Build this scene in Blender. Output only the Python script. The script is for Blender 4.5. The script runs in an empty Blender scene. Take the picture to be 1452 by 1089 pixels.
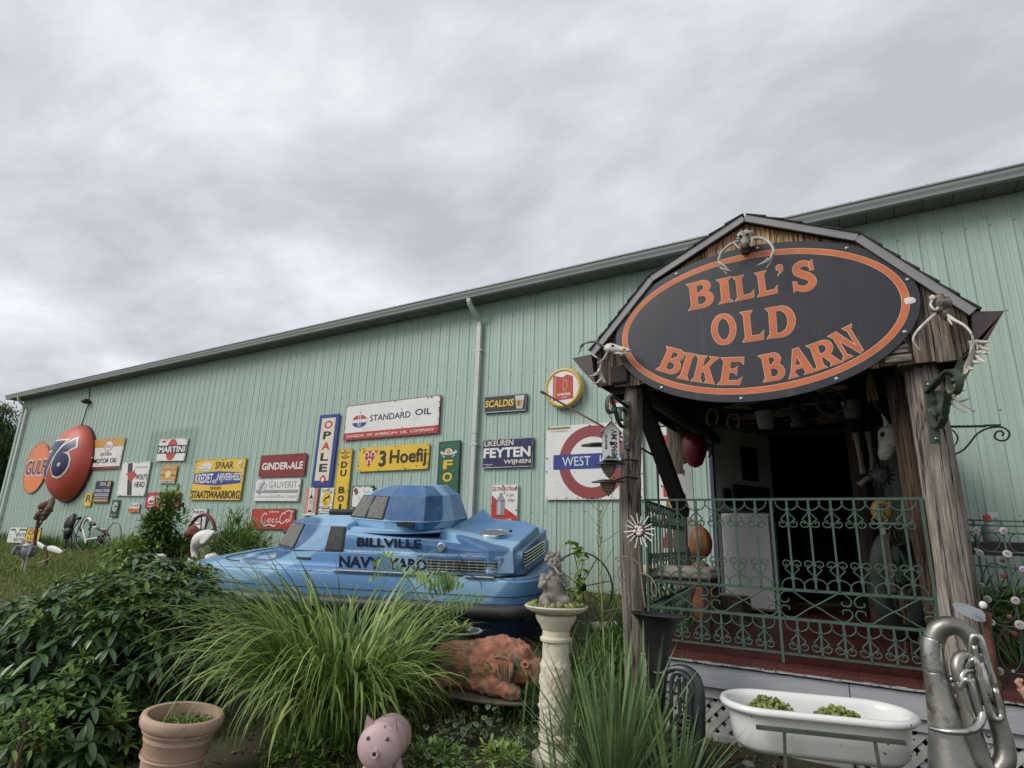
import bpy, bmesh, math, random
from mathutils import Vector, Matrix, noise
R = math.radians
V = Vector
random.seed(7)
rnd = random.Random(11)
U = rnd.uniform
sc = bpy.context.scene
COL = sc.collection

# ---------------------------------------------------------------- camera
F = 820.0
CX = V((0.85805, 0.51189, 0.03055)); CY = V((-0.10557, 0.23475, -0.96631)); CZ = V((-0.50264, 0.82570, 0.25551))
CX.normalize(); CZ = (CZ - CX * CZ.dot(CX)).normalized(); CY = CZ.cross(CX)
CAM = V((0, 0, 1.5))
cd = bpy.data.cameras.new('camera'); cam = bpy.data.objects.new('camera', cd); COL.objects.link(cam)
cm = Matrix((CX, -CY, -CZ)).transposed().to_4x4(); cm.translation = CAM
cam.matrix_world = cm
cd.sensor_width = 36; cd.lens = 36 * F / 1452; cd.clip_start = .05; cd.clip_end = 900
sc.camera = cam

def at(px, py, Y):
    """where the sight line through a point of the survey photo meets the vertical plane at depth Y"""
    r = CX * (px - 726) + CY * (py - 544.5) + CZ * F
    return CAM + r * (Y / r.y)

# ---------------------------------------------------------------- sky and sun
W = bpy.data.worlds.new('World'); sc.world = W; W.use_nodes = True
nt = W.node_tree; nt.nodes.clear(); N = nt.nodes.new; L = nt.links.new
out = N('ShaderNodeOutputWorld'); bg = N('ShaderNodeBackground'); bg2 = N('ShaderNodeBackground'); mx = N('ShaderNodeMixShader')
sky = N('ShaderNodeTexSky'); sky.sky_type = 'NISHITA'; sky.sun_disc = False
sky.sun_elevation = R(38); sky.sun_rotation = R(218)
bg.inputs[1].default_value = .10; L(sky.outputs[0], bg.inputs[0])
tc = N('ShaderNodeTexCoord'); sep = N('ShaderNodeSeparateXYZ'); L(tc.outputs['Generated'], sep.inputs[0])
ad = N('ShaderNodeMath'); ad.operation = 'ADD'; L(sep.outputs[2], ad.inputs[0]); ad.inputs[1].default_value = .22
mxm = N('ShaderNodeMath'); mxm.operation = 'MAXIMUM'; L(ad.outputs[0], mxm.inputs[0]); mxm.inputs[1].default_value = .06
dv = N('ShaderNodeVectorMath'); dv.operation = 'DIVIDE'; L(tc.outputs['Generated'], dv.inputs[0])
cb = N('ShaderNodeCombineXYZ'); [L(mxm.outputs[0], cb.inputs[i]) for i in range(2)]; cb.inputs[2].default_value = 1.0
L(cb.outputs[0], dv.inputs[1])
mp = N('ShaderNodeMapping'); mp.inputs['Location'].default_value = (3.1, .4, 0); mp.inputs['Scale'].default_value = (1.0, 1.35, .25); mp.inputs['Rotation'].default_value = (0, 0, .5)
L(dv.outputs[0], mp.inputs[0])
n1 = N('ShaderNodeTexNoise'); n1.inputs['Scale'].default_value = 1.55; n1.inputs['Detail'].default_value = 9; n1.inputs['Roughness'].default_value = .56; n1.inputs['Distortion'].default_value = .2
L(mp.outputs[0], n1.inputs['Vector'])
cr = N('ShaderNodeValToRGB'); e = cr.color_ramp.elements
e[0].position = .36; e[0].color = (.395, .41, .435, 1); e[1].position = .64; e[1].color = (.68, .695, .72, 1)
m_ = e.new(.50); m_.color = (.52, .535, .56, 1)
L(n1.outputs[0], cr.inputs[0]); L(cr.outputs[0], bg2.inputs[0]); bg2.inputs[1].default_value = 1.0
mx.inputs[0].default_value = .93; L(bg.outputs[0], mx.inputs[1]); L(bg2.outputs[0], mx.inputs[2]); L(mx.outputs[0], out.inputs[0])
sd = bpy.data.lights.new('sun', 'SUN'); sd.energy = 1.5; sd.angle = R(30); sd.color = (1, .97, .93)
sun = bpy.data.objects.new('sun', sd); COL.objects.link(sun)
sun.rotation_euler = V((-.52, -.66, .66)).to_track_quat('Z', 'Y').to_euler()
vs = sc.view_settings; vs.view_transform = 'Standard'; vs.look = 'None'; vs.exposure = .5; vs.gamma = 1; vs.use_curve_mapping = False
sc.cycles.max_bounces = 6; sc.cycles.diffuse_bounces = 3; sc.cycles.glossy_bounces = 3; sc.cycles.transparent_max_bounces = 8

# ---------------------------------------------------------------- materials
MATS = {}
def mat(name, col, rough=.6, metal=0., var=.15, vs=5., bump=0., bs=60., dirt=None, damt=.0, ds=7., stretch=(1, 1, 1), spec=.5, coat=0., world=False, trans=0., detail=5, rust=None):
    """one procedural surface: base colour with grain, optional patches of dirt or rust, fine relief"""
    if name in MATS: return MATS[name]
    m = bpy.data.materials.new(name); m.use_nodes = True; t = m.node_tree; N = t.nodes.new; L = t.links.new
    b = t.nodes['Principled BSDF']; b.inputs['Roughness'].default_value = rough; b.inputs['Metallic'].default_value = metal
    b.inputs['Specular IOR Level'].default_value = spec; b.inputs['Coat Weight'].default_value = coat
    b.inputs['Transmission Weight'].default_value = trans
    if world:
        g = N('ShaderNodeNewGeometry'); src = g.outputs['Position']
    else:
        g = N('ShaderNodeTexCoord'); src = g.outputs['Object']
    mp = N('ShaderNodeMapping'); mp.inputs['Scale'].default_value = stretch; L(src, mp.inputs[0])
    oi = N('ShaderNodeObjectInfo'); 
    off = N('ShaderNodeVectorMath'); off.operation = 'ADD'; L(mp.outputs[0], off.inputs[0])
    if not world:
        sx = N('ShaderNodeMath'); sx.operation = 'MULTIPLY'; sx.inputs[1].default_value = 37.; L(oi.outputs['Random'], sx.inputs[0]); L(sx.outputs[0], off.inputs[1])
    vec = off.outputs[0]
    def nz(s, d=detail, r=.6):
        n = N('ShaderNodeTexNoise'); n.inputs['Scale'].default_value = s; n.inputs['Detail'].default_value = d; n.inputs['Roughness'].default_value = r; L(vec, n.inputs['Vector']); return n.outputs[0]
    r1 = N('ShaderNodeValToRGB'); r1.color_ramp.elements[0].position = .3; r1.color_ramp.elements[1].position = .7
    r1.color_ramp.elements[0].color = (*[c * (1 - var) for c in col], 1); r1.color_ramp.elements[1].color = (*[min(1, c * (1 + var)) for c in col], 1)
    L(nz(vs), r1.inputs[0]); colo = r1.outputs[0]
    if dirt:
        r2 = N('ShaderNodeValToRGB'); r2.color_ramp.elements[0].position = .72 - damt * .5; r2.color_ramp.elements[1].position = .80 - damt * .42
        L(nz(ds, 8, .7), r2.inputs[0]); mi = N('ShaderNodeMix'); mi.data_type = 'RGBA'
        L(r2.outputs[0], mi.inputs[0]); L(colo, mi.inputs[6]); mi.inputs[7].default_value = (*dirt, 1); colo = mi.outputs[2]
        if metal == 0:
            mr = N('ShaderNodeMapRange'); L(r2.outputs[0], mr.inputs[0]); mr.inputs[3].default_value = rough; mr.inputs[4].default_value = min(1, rough + .3); L(mr.outputs[0], b.inputs['Roughness'])
    L(colo, b.inputs['Base Color'])
    if bump:
        bp = N('ShaderNodeBump'); bp.inputs['Strength'].default_value = min(1, bump); bp.inputs['Distance'].default_value = .01 * max(1, bump)
        L(nz(bs, 6, .65), bp.inputs['Height']); L(bp.outputs[0], b.inputs['Normal'])
    MATS[name] = m; return m

def leafmat(name, c1, c2, rough=.45, trans=.25, spec=.4):
    """leaf: colour differs from leaf clump to leaf clump, a little light passes through"""
    if name in MATS: return MATS[name]
    m = bpy.data.materials.new(name); m.use_nodes = True; t = m.node_tree; N = t.nodes.new; L = t.links.new
    b = t.nodes['Principled BSDF']; b.inputs['Roughness'].default_value = rough; b.inputs['Specular IOR Level'].default_value = spec
    g = N('ShaderNodeNewGeometry'); n = N('ShaderNodeTexNoise'); n.inputs['Scale'].default_value = 9; n.inputs['Detail'].default_value = 3; L(g.outputs['Position'], n.inputs['Vector'])
    ri = N('ShaderNodeMath'); ri.operation = 'MULTIPLY_ADD'; L(g.outputs['Random Per Island'], ri.inputs[0]); ri.inputs[1].default_value = .75
    ri.inputs[2].default_value = -.37; a = N('ShaderNodeMath'); a.operation = 'ADD'; L(n.outputs[0], a.inputs[0]); L(ri.outputs[0], a.inputs[1])
    r = N('ShaderNodeValToRGB'); r.color_ramp.elements[0].position = .2; r.color_ramp.elements[1].position = .85
    r.color_ramp.elements[0].color = (*c1, 1); r.color_ramp.elements[1].color = (*c2, 1); L(a.outputs[0], r.inputs[0]); L(r.outputs[0], b.inputs['Base Color'])
    tr = N('ShaderNodeBsdfTranslucent'); L(r.outputs[0], tr.inputs[0]); ms = N('ShaderNodeMixShader'); ms.inputs[0].default_value = trans
    L(b.outputs[0], ms.inputs[1]); L(tr.outputs[0], ms.inputs[2]); L(ms.outputs[0], t.nodes['Material Output'].inputs[0])
    MATS[name] = m; return m

def woodmat(name, light, dark, crack=(.015, .011, .009), sc=1., tint=None, tamt=.5, bump=.9, axis=(1, 1, .05)):
    """weathered wood: fine grain along one axis, broad bleaching, dark checks"""
    if name in MATS: return MATS[name]
    m = bpy.data.materials.new(name); m.use_nodes = True; t = m.node_tree; N = t.nodes.new; L = t.links.new; b = t.nodes['Principled BSDF']; b.inputs['Roughness'].default_value = .88; b.inputs['Specular IOR Level'].default_value = .25
    tc = N('ShaderNodeTexCoord'); oi = N('ShaderNodeObjectInfo'); mu = N('ShaderNodeMath'); mu.operation = 'MULTIPLY'; mu.inputs[1].default_value = 53; L(oi.outputs['Random'], mu.inputs[0]); ad = N('ShaderNodeVectorMath'); L(tc.outputs['Object'], ad.inputs[0]); L(mu.outputs[0], ad.inputs[1])
    def nz(s, ax, d=6, r=.65, dist=0):
        mp = N('ShaderNodeMapping'); mp.inputs['Scale'].default_value = ax; L(ad.outputs[0], mp.inputs[0]); n = N('ShaderNodeTexNoise'); n.inputs['Scale'].default_value = s * sc; n.inputs['Detail'].default_value = d; n.inputs['Roughness'].default_value = r; n.inputs['Distortion'].default_value = dist; L(mp.outputs[0], n.inputs['Vector']); return n.outputs[0]
    def ramp(s, a, b_, c1, c2): r = N('ShaderNodeValToRGB'); r.color_ramp.elements[0].position = a; r.color_ramp.elements[1].position = b_; r.color_ramp.elements[0].color = (*c1, 1); r.color_ramp.elements[1].color = (*c2, 1); L(s, r.inputs[0]); return r.outputs[0]
    def mix(f, a, b_): x = N('ShaderNodeMix'); x.data_type = 'RGBA'; L(f, x.inputs[0]); L(a, x.inputs[6]); (L(b_, x.inputs[7]) if not isinstance(b_, tuple) else setattr(x.inputs[7], 'default_value', (*b_, 1))); return x.outputs[2]
    fine = nz(120, axis); broad = nz(18, tuple(q * (2.2 if q < .5 else .8) for q in axis)); c = ramp(fine, .30, .68, dark, light)
    if tint: c = mix(ramp(broad, .42, .62, (0, 0, 0), (tamt,) * 3), c, tint)
    ck = nz(17, tuple(q * (.55 if q < .5 else 1) for q in axis), 4, .6, .3); s_ = N('ShaderNodeMath'); s_.operation = 'SUBTRACT'; L(ck, s_.inputs[0]); s_.inputs[1].default_value = .5; a_ = N('ShaderNodeMath'); a_.operation = 'ABSOLUTE'; L(s_.outputs[0], a_.inputs[0])
    c = mix(ramp(a_.outputs[0], .003, .016, (1, 1, 1), (0, 0, 0)), c, crack); sp = nz(22, (1, 1, .35), 8, .8); c = mix(ramp(sp, .60, .72, (0, 0, 0), (.85, .85, .85)), c, tuple(q * .35 for q in dark)); L(c, b.inputs['Base Color'])
    h = N('ShaderNodeMath'); h.operation = 'MULTIPLY_ADD'; L(ramp(a_.outputs[0], .0, .04, (0, 0, 0), (1, 1, 1)), h.inputs[0]); h.inputs[1].default_value = 1.2; L(fine, h.inputs[2]); bp = N('ShaderNodeBump'); bp.inputs['Strength'].default_value = bump; bp.inputs['Distance'].default_value = .006; L(h.outputs[0], bp.inputs['Height']); L(bp.outputs[0], b.inputs['Normal'])
    MATS[name] = m; return m

def paint(name, col, rough=.35, rust=.12, var=.06):   # enamel with a few chips
    return mat('enamel_' + name, col, rough, var=var, vs=3, dirt=(.10, .045, .02), damt=rust, ds=9, bump=.05, bs=12)
EN = dict(white=(.70, .70, .66), cream=(.66, .60, .47), red=(.46, .03, .025), dred=(.22, .012, .016), blue=(.02, .042, .24), navy=(.012, .014, .075), black=(.015, .015, .017),
          yellow=(.72, .47, .03), orange=(.72, .17, .02), green=(.015, .10, .045), dgreen=(.02, .06, .03), grey=(.26, .27, .28), lgrey=(.5, .51, .52), brown=(.2, .09, .04), pink=(.55, .25, .17), amber=(.55, .29, .04), gold=(.42, .27, .06), ball=(.5, .07, .04), rbrown=(.27, .045, .045), mid=(.04, .11, .33))
def en(c): return paint(c, EN[c], rust=.12 if c in ('white', 'yellow', 'cream', 'orange') else .04)

# ---------------------------------------------------------------- geometry
WM = {}
class G:
    def __init__(s): s.v = []; s.f = []
    def add(s, vs, fs, M=None):
        n = len(s.v); s.v += [tuple(M @ V(p)) if M else tuple(p) for p in vs]; s.f += [tuple(i + n for i in f) for f in fs]; return s
    def box(s, a, b, M=None):
        x0, y0, z0 = a; x1, y1, z1 = b
        return s.add([(x0, y0, z0), (x1, y0, z0), (x1, y1, z0), (x0, y1, z0), (x0, y0, z1), (x1, y0, z1), (x1, y1, z1), (x0, y1, z1)],
                     [(0, 3, 2, 1), (4, 5, 6, 7), (0, 1, 5, 4), (1, 2, 6, 5), (2, 3, 7, 6), (3, 0, 4, 7)], M)
    def cbox(s, c, d, M=None):
        return s.box([c[i] - d[i] / 2 for i in range(3)], [c[i] + d[i] / 2 for i in range(3)], M)
    def bar(s, p, q, w, h=None, up=(0, 0, 1)):
        """rectangular bar from p to q"""
        p = V(p); q = V(q); h = h or w; d = (q - p).normalized(); sd = d.cross(V(up))
        if sd.length < 1e-4: sd = d.cross(V((1, 0, 0)))
        sd.normalize(); u = sd.cross(d); vs = []
        for o in (p, q):
            for a, b in ((-1, -1), (1, -1), (1, 1), (-1, 1)): vs.append(o + sd * (a * w / 2) + u * (b * h / 2))
        return s.add(vs, [(0, 1, 2, 3), (7, 6, 5, 4), (0, 4, 5, 1), (1, 5, 6, 2), (2, 6, 7, 3), (3, 7, 4, 0)])
    def tube(s, pts, r, n=8, closed=False, squash=None, cap=True):
        pts = [V(p) for p in pts]; m = len(pts); rr = r if isinstance(r, (list, tuple)) else [r] * m
        if m < 2: return s
        base = len(s.v); prev = None; ring = []
        for i, p in enumerate(pts):
            if closed: t = pts[(i + 1) % m] - pts[i - 1]
            else: t = pts[min(i + 1, m - 1)] - pts[max(i - 1, 0)]
            if t.length < 1e-9: t = V((0, 0, 1))
            t.normalize()
            if prev is None:
                a = V((0, 0, 1)) if abs(t.z) < .9 else V((1, 0, 0)); u = t.cross(a).normalized()
            else:
                u = prev - t * prev.dot(t)
                if u.length < 1e-6: u = t.cross(V((0, 1, 0)))
                u.normalize()
            prev = u; w = t.cross(u)
            for k in range(n):
                a = 2 * math.pi * k / n; s.v.append(tuple(p + (u * math.cos(a) + w * math.sin(a)) * rr[i]))
        for i in range(m if closed else m - 1):
            j = (i + 1) % m
            for k in range(n): s.f.append((base + i * n + k, base + i * n + (k + 1) % n, base + j * n + (k + 1) % n, base + j * n + k))
        if not closed and cap:
            s.f.append(tuple(base + k for k in reversed(range(n)))); s.f.append(tuple(base + (m - 1) * n + k for k in range(n)))
        return s
    def lathe(s, prof, n=24, M=None, cap=True, ang=(0, 2 * math.pi), wob=None):
        vs = []; fs = []; full = abs(ang[1] - ang[0] - 2 * math.pi) < 1e-6; nn = n if full else n + 1
        for i, (r, z) in enumerate(prof):
            for k in range(nn):
                a = ang[0] + (ang[1] - ang[0]) * k / n; q = r * (1 + (wob(a, z) if wob else 0)); vs.append((q * math.cos(a), q * math.sin(a), z))
        for i in range(len(prof) - 1):
            for k in range(n):
                k2 = (k + 1) % nn; fs.append((i * nn + k, i * nn + k2, (i + 1) * nn + k2, (i + 1) * nn + k))
        if cap and full:
            if prof[0][0] > 1e-5: fs.append(tuple(reversed(range(n))))
            if prof[-1][0] > 1e-5: fs.append(tuple((len(prof) - 1) * n + k for k in range(n)))
        return s.add(vs, fs, M)
    def prism(s, poly, a, b, M=None):
        """2-D outline (x,z) extruded from y=a to y=b"""
        n = len(poly); vs = [(x, a, z) for x, z in poly] + [(x, b, z) for x, z in poly]
        fs = [tuple(range(n)), tuple(reversed(range(n, 2 * n)))] + [(i, i + n, (i + 1) % n + n, (i + 1) % n) for i in range(n)]
        return s.add(vs, fs, M)
    def blob(s, c, r, n=12, m=8, amp=0., fr=3., M=None, seed=0):
        c = V(c); r = r if isinstance(r, (tuple, list)) else (r, r, r); vs = []; fs = []
        for i in range(m + 1):
            th = math.pi * i / m
            for k in range(n):
                ph = 2 * math.pi * k / n; d = V((math.sin(th) * math.cos(ph), math.sin(th) * math.sin(ph), math.cos(th)))
                q = 1 + amp * noise.noise(d * fr + V((seed, seed * 1.7, 3))); vs.append(c + V((d.x * r[0], d.y * r[1], d.z * r[2])) * q)
        for i in range(m):
            for k in range(n): fs.append((i * n + k, (i + 1) * n + k, (i + 1) * n + (k + 1) % n, i * n + (k + 1) % n))
        return s.add(vs, fs, M)
    def strip(s, pts, w, side, fold=0.):
        """leaf or blade: a strip along pts, width list w, side vector; fold raises the edges"""
        n = len(s.v); pts = [V(p) for p in pts]; side = V(side).normalized()
        for i, p in enumerate(pts):
            t = (pts[min(i + 1, len(pts) - 1)] - pts[max(i - 1, 0)]).normalized(); up = side.cross(t)
            if fold: s.v += [tuple(p - side * w[i] / 2 + up * fold * w[i]), tuple(p), tuple(p + side * w[i] / 2 + up * fold * w[i])]
            else: s.v += [tuple(p - side * w[i] / 2), tuple(p + side * w[i] / 2)]
        k = 3 if fold else 2
        for i in range(len(pts) - 1):
            for j in range(k - 1): s.f.append((n + i * k + j, n + i * k + j + 1, n + (i + 1) * k + j + 1, n + (i + 1) * k + j))
        return s
    def mesh(s, name, m, smooth=False, origin=None):
        me = bpy.data.meshes.new(name); o = V(origin) if origin else V((0, 0, 0))
        me.from_pydata([(p[0] - o.x, p[1] - o.y, p[2] - o.z) for p in s.v] if origin else s.v, [], s.f); me.materials.append(m)
        if smooth: me.polygons.foreach_set('use_smooth', [True] * len(me.polygons))
        me.update(); return me
    def build(s, name, m, parent=None, smooth=False, bev=0, world=False, sharp=None, weld=False, kind=None, label=None):
        """one mesh object under parent; world=True: the shape was given in world coordinates"""
        if parent is not None and world:
            I = WM[parent.name].inverted(); s.v = [tuple(I @ V(p)) for p in s.v]
        me = s.mesh(name, m, smooth); o = bpy.data.objects.new(name, me); COL.objects.link(o)
        if parent is not None: o.parent = parent; WM[o.name] = WM[parent.name]
        else: WM[o.name] = Matrix()
        if smooth and sharp: me.set_sharp_from_angle(angle=R(sharp))
        if bev:
            b = o.modifiers.new('bevel', 'BEVEL'); b.width = bev; b.segments = 2; b.limit_method = 'ANGLE'; b.harden_normals = False
        if kind: o['kind'] = kind
        if label: o['label'] = label
        return o

def thing(name, label, cat, loc=(0, 0, 0), rot=(0, 0, 0), group=None):
    o = bpy.data.objects.new(name, None); COL.objects.link(o); o.location = loc; o.rotation_euler = rot; o.empty_display_size = .1
    o['label'] = label; o['category'] = cat
    if group: o['group'] = group
    from mathutils import Euler
    WM[o.name] = Matrix.LocRotScale(V(loc), Euler(rot), None); return o
def solo(g, name, m, label, cat, group=None, smooth=False, bev=0, kind=None, sharp=None):
    """a thing that is one mesh, given in world coordinates, origin at its base"""
    zs = [p[2] for p in g.v]; xs = [p[0] for p in g.v]; ys = [p[1] for p in g.v]
    o0 = V(((min(xs) + max(xs)) / 2, (min(ys) + max(ys)) / 2, min(zs))); g.v = [(p[0] - o0.x, p[1] - o0.y, p[2] - o0.z) for p in g.v]
    o = g.build(name, m, None, smooth, bev, sharp=sharp); o.location = o0; WM[o.name] = Matrix.Translation(o0)
    if kind == 'structure' or kind == 'stuff': o['kind'] = kind
    o['label'] = label
    o['category'] = cat
    if group: o['group'] = group
    return o
def dup(root, loc=None, rotz=None, label=None, group=None, scale=None):
    def cp(o, p):
        c = o.copy(); COL.objects.link(c)
        if p: c.parent = p
        for ch in [x for x in o.children]: cp(ch, c)
        return c
    r = cp(root, None)
    if loc is not None: r.location = loc
    if rotz is not None: r.rotation_euler = (r.rotation_euler[0], r.rotation_euler[1], rotz)
    if scale: r.scale = (scale,) * 3
    if label: r['label'] = label
    if group: r['group'] = group
    WM[r.name] = Matrix.Translation(r.location); return r
def part(me, name, parent, loc=(0, 0, 0), rot=(0, 0, 0), scale=None):
    """another copy of a shared mesh as a part"""
    o = bpy.data.objects.new(name, me); COL.objects.link(o); o.parent = parent; o.location = loc; o.rotation_euler = rot
    if scale: o.scale = scale
    return o
def smoothpts(pts, k=6, closed=False):
    """Catmull-Rom through pts"""
    P = [V(p) for p in pts]; n = len(P); out = []
    for i in range(n if closed else n - 1):
        a, b, c, d = (P[(i - 1) % n] if closed or i > 0 else P[0], P[i], P[(i + 1) % n], P[(i + 2) % n] if closed or i + 2 < n else P[-1])
        for j in range(k):
            t = j / k; out.append(.5 * ((2 * b) + (c - a) * t + (2 * a - 5 * b + 4 * c - d) * t * t + (3 * b - a - 3 * c + d) * t ** 3))
    if not closed: out.append(P[-1])
    return out
def gz(x, y):
    return .089 * max(-3, min(y, 12)) * (1 + max(-x, 0) * .012)
def skin(name, pts, edges, m, parent=None, sub=1, world=True, smooth=True):
    """a continuous body: joints (x,y,z,r) joined by edges, grown with the Skin modifier"""
    me = bpy.data.meshes.new(name); P = [V(p[:3]) for p in pts]
    if parent is not None and world:
        I = WM[parent.name].inverted(); P = [I @ p for p in P]
    me.from_pydata([tuple(p) for p in P], edges, []); me.materials.append(m)
    o = bpy.data.objects.new(name, me); COL.objects.link(o)
    if parent is not None: o.parent = parent
    sk = o.modifiers.new('skin', 'SKIN'); sk.use_smooth_shade = True
    for i, p in enumerate(pts):
        d = me.skin_vertices[0].data[i]; rr = p[3]; d.radius = (rr, rr) if not isinstance(rr, tuple) else rr; d.use_root = (i == 0)
    s2 = o.modifiers.new('sub', 'SUBSURF'); s2.levels = sub; s2.render_levels = sub
    dg = bpy.context.evaluated_depsgraph_get(); dg.update(); ev = o.evaluated_get(dg); m2 = bpy.data.meshes.new_from_object(ev, depsgraph=dg)
    o.modifiers.clear(); o.data = m2; m2.name = name
    if not m2.materials: m2.materials.append(m)
    m2.polygons.foreach_set('use_smooth', [True] * len(m2.polygons))
    return o

# ---------------------------------------------------------------- lettering
_tc = {}
def textmesh(s, bold=0.0, shear=0.0):
    k = (s, bold, shear)
    if k in _tc: return _tc[k]
    cu = bpy.data.curves.new('t', 'FONT'); cu.body = s; cu.offset = bold; cu.shear = shear; cu.size = 1; cu.resolution_u = 3
    ob = bpy.data.objects.new('t', cu); COL.objects.link(ob)
    dg = bpy.context.evaluated_depsgraph_get(); dg.update(); me = bpy.data.meshes.new_from_object(ob.evaluated_get(dg), depsgraph=dg)
    vs = [(v.co.x, v.co.y) for v in me.vertices]; fs = [tuple(p.vertices) for p in me.polygons]
    bpy.data.objects.remove(ob); bpy.data.meshes.remove(me)
    _tc[k] = (vs, fs); return _tc[k]
def put_text(g, s, cx, cz, w, h, y, bold=.02, shear=0., M=None, warp=None):
    vs, fs = textmesh(s, bold, shear)
    if not vs: return
    x0 = min(v[0] for v in vs); x1 = max(v[0] for v in vs); y0 = min(v[1] for v in vs); y1 = max(v[1] for v in vs)
    sx = w / (x1 - x0); sy = h / (y1 - y0); P = []
    for a, b in vs:
        X = cx + (a - (x0 + x1) / 2) * sx; Z = cz + (b - (y0 + y1) / 2) * sy
        if warp: X, Z = warp(X, Z)
        P.append((X, y, Z))
    g.add(P, fs, M)
# ================================================================ ground
def gzn(x, y): return gz(x, y) + .025 * noise.noise(V((x * .8, y * .8, 0))) + .008 * noise.noise(V((x * 4, y * 4, 2)))
M_SOIL = mat('soil_grass', (.050, .052, .022), .95, var=.5, vs=2.5, dirt=(.055, .042, .028), damt=.42, ds=1.6, bump=.6, bs=40, world=True)
g = G(); xs = []; x = -160.
while x < 120: xs.append(x); x += 12 if abs(x + 5) > 60 else (3 if abs(x + 5) > 24 else (.5))
ys = []; y = -120.
while y < 200: ys.append(y); y += 12 if abs(y - 4) > 40 else (3 if abs(y - 4) > 9 else (.35))
for yy in ys:
    for xx in xs: g.v.append((xx, yy, gzn(xx, yy)))
nx = len(xs)
for j in range(len(ys) - 1):
    for i in range(nx - 1): g.f.append((j * nx + i, j * nx + i + 1, (j + 1) * nx + i + 1, (j + 1) * nx + i))
o = g.build('ground', M_SOIL, smooth=True, kind='structure', label='rising garden ground of soil and mown grass')
# wooded hill far behind the left end of the shed
g = G(); hill = []
for j in range(13):
    for i in range(25):
        x_ = -125 + i * 3.6; y_ = -8 + j * 5.0; d = math.exp(-((x_ + 75) / 26) ** 2 - ((y_ - 24) / 22) ** 2)
        g.v.append((x_, y_, gz(x_, y_) - .6 + 9 * d + .6 * noise.noise(V((x_ * .1, y_ * .1, 0)))))
for j in range(12):
    for i in range(24): g.f.append((j * 25 + i, j * 25 + i + 1, (j + 1) * 25 + i + 1, (j + 1) * 25 + i))
g.build('hill', M_SOIL, smooth=True, kind='structure')

# ================================================================ shed
YW = 8.2; ZT = 5.63; XL = -25.0; XR = 7.0
m = bpy.data.materials.new('green_sheet'); m.use_nodes = True; t = m.node_tree; N = t.nodes.new; L = t.links.new; b = t.nodes['Principled BSDF']
b.inputs['Roughness'].default_value = .45; b.inputs['Specular IOR Level'].default_value = .35
ge = N('ShaderNodeNewGeometry'); se = N('ShaderNodeSeparateXYZ'); L(ge.outputs['Position'], se.inputs[0])
mp = N('ShaderNodeMapping'); mp.inputs['Scale'].default_value = (7, 7, .35); L(ge.outputs['Position'], mp.inputs[0])
n1 = N('ShaderNodeTexNoise'); n1.inputs['Scale'].default_value = 1.6; n1.inputs['Detail'].default_value = 6; L(mp.outputs[0], n1.inputs['Vector'])
r1 = N('ShaderNodeValToRGB'); r1.color_ramp.elements[0].position = .3; r1.color_ramp.elements[1].position = .72
r1.color_ramp.elements[0].color = (.335, .440, .372, 1); r1.color_ramp.elements[1].color = (.405, .522, .444, 1); L(n1.outputs[0], r1.inputs[0])
def rng(sock, lo, hi, soft):
    a = N('ShaderNodeMapRange'); a.inputs[1].default_value = lo - soft; a.inputs[2].default_value = lo + soft; L(sock, a.inputs[0])
    c = N('ShaderNodeMapRange'); c.inputs[1].default_value = hi - soft; c.inputs[2].default_value = hi + soft; c.inputs[3].default_value = 1; c.inputs[4].default_value = 0; L(sock, c.inputs[0])
    p = N('ShaderNodeMath'); p.operation = 'MULTIPLY'; L(a.outputs[0], p.inputs[0]); L(c.outputs[0], p.inputs[1]); return p.outputs[0]
p0 = at(209, 640, YW); p1 = at(284, 605, YW); p2 = at(244, 661, YW)
a_ = rng(se.outputs[0], p0.x, p1.x, .06); c_ = rng(se.outputs[2], p2.z, p1.z, .06); pm = N('ShaderNodeMath'); pm.operation = 'MULTIPLY'; L(a_, pm.inputs[0]); L(c_, pm.inputs[1])
pk = N('ShaderNodeMath'); pk.operation = 'MULTIPLY'; pk.inputs[1].default_value = .8; L(pm.outputs[0], pk.inputs[0])
pk.inputs[1].default_value = 1.; mi = N('ShaderNodeMix'); mi.data_type = 'RGBA'; L(pk.outputs[0], mi.inputs[0]); L(r1.outputs[0], mi.inputs[6]); mi.inputs[7].default_value = (.275, .375, .31, 1)
n2 = N('ShaderNodeTexNoise'); n2.inputs['Scale'].default_value = 9; n2.inputs['Detail'].default_value = 8; n2.inputs['Roughness'].default_value = .75; L(ge.outputs['Position'], n2.inputs['Vector'])
r2 = N('ShaderNodeValToRGB'); r2.color_ramp.elements[0].position = .66; r2.color_ramp.elements[1].position = .78; r2.color_ramp.elements[1].color = (.35, .35, .35, 1); L(n2.outputs[0], r2.inputs[0])
m2 = N('ShaderNodeMix'); m2.data_type = 'RGBA'; L(r2.outputs[0], m2.inputs[0]); L(mi.outputs[2], m2.inputs[6]); m2.inputs[7].default_value = (.17, .24, .17, 1)
sx_ = N('ShaderNodeMapRange'); sx_.inputs[1].default_value = .75; sx_.inputs[2].default_value = 1.45; sx_.inputs[3].default_value = .42; sx_.inputs[4].default_value = 0; L(se.outputs[2], sx_.inputs[0])
sm_ = N('ShaderNodeMath'); sm_.operation = 'MULTIPLY'; L(sx_.outputs[0], sm_.inputs[0]); L(n2.outputs[0], sm_.inputs[1]); sm2 = N('ShaderNodeMath'); sm2.operation = 'MULTIPLY'; sm2.inputs[1].default_value = 1.9; L(sm_.outputs[0], sm2.inputs[0])
m3 = N('ShaderNodeMix'); m3.data_type = 'RGBA'; L(sm2.outputs[0], m3.inputs[0]); L(m2.outputs[2], m3.inputs[6]); m3.inputs[7].default_value = (.16, .15, .10, 1); L(m3.outputs[2], b.inputs['Base Color'])
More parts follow.
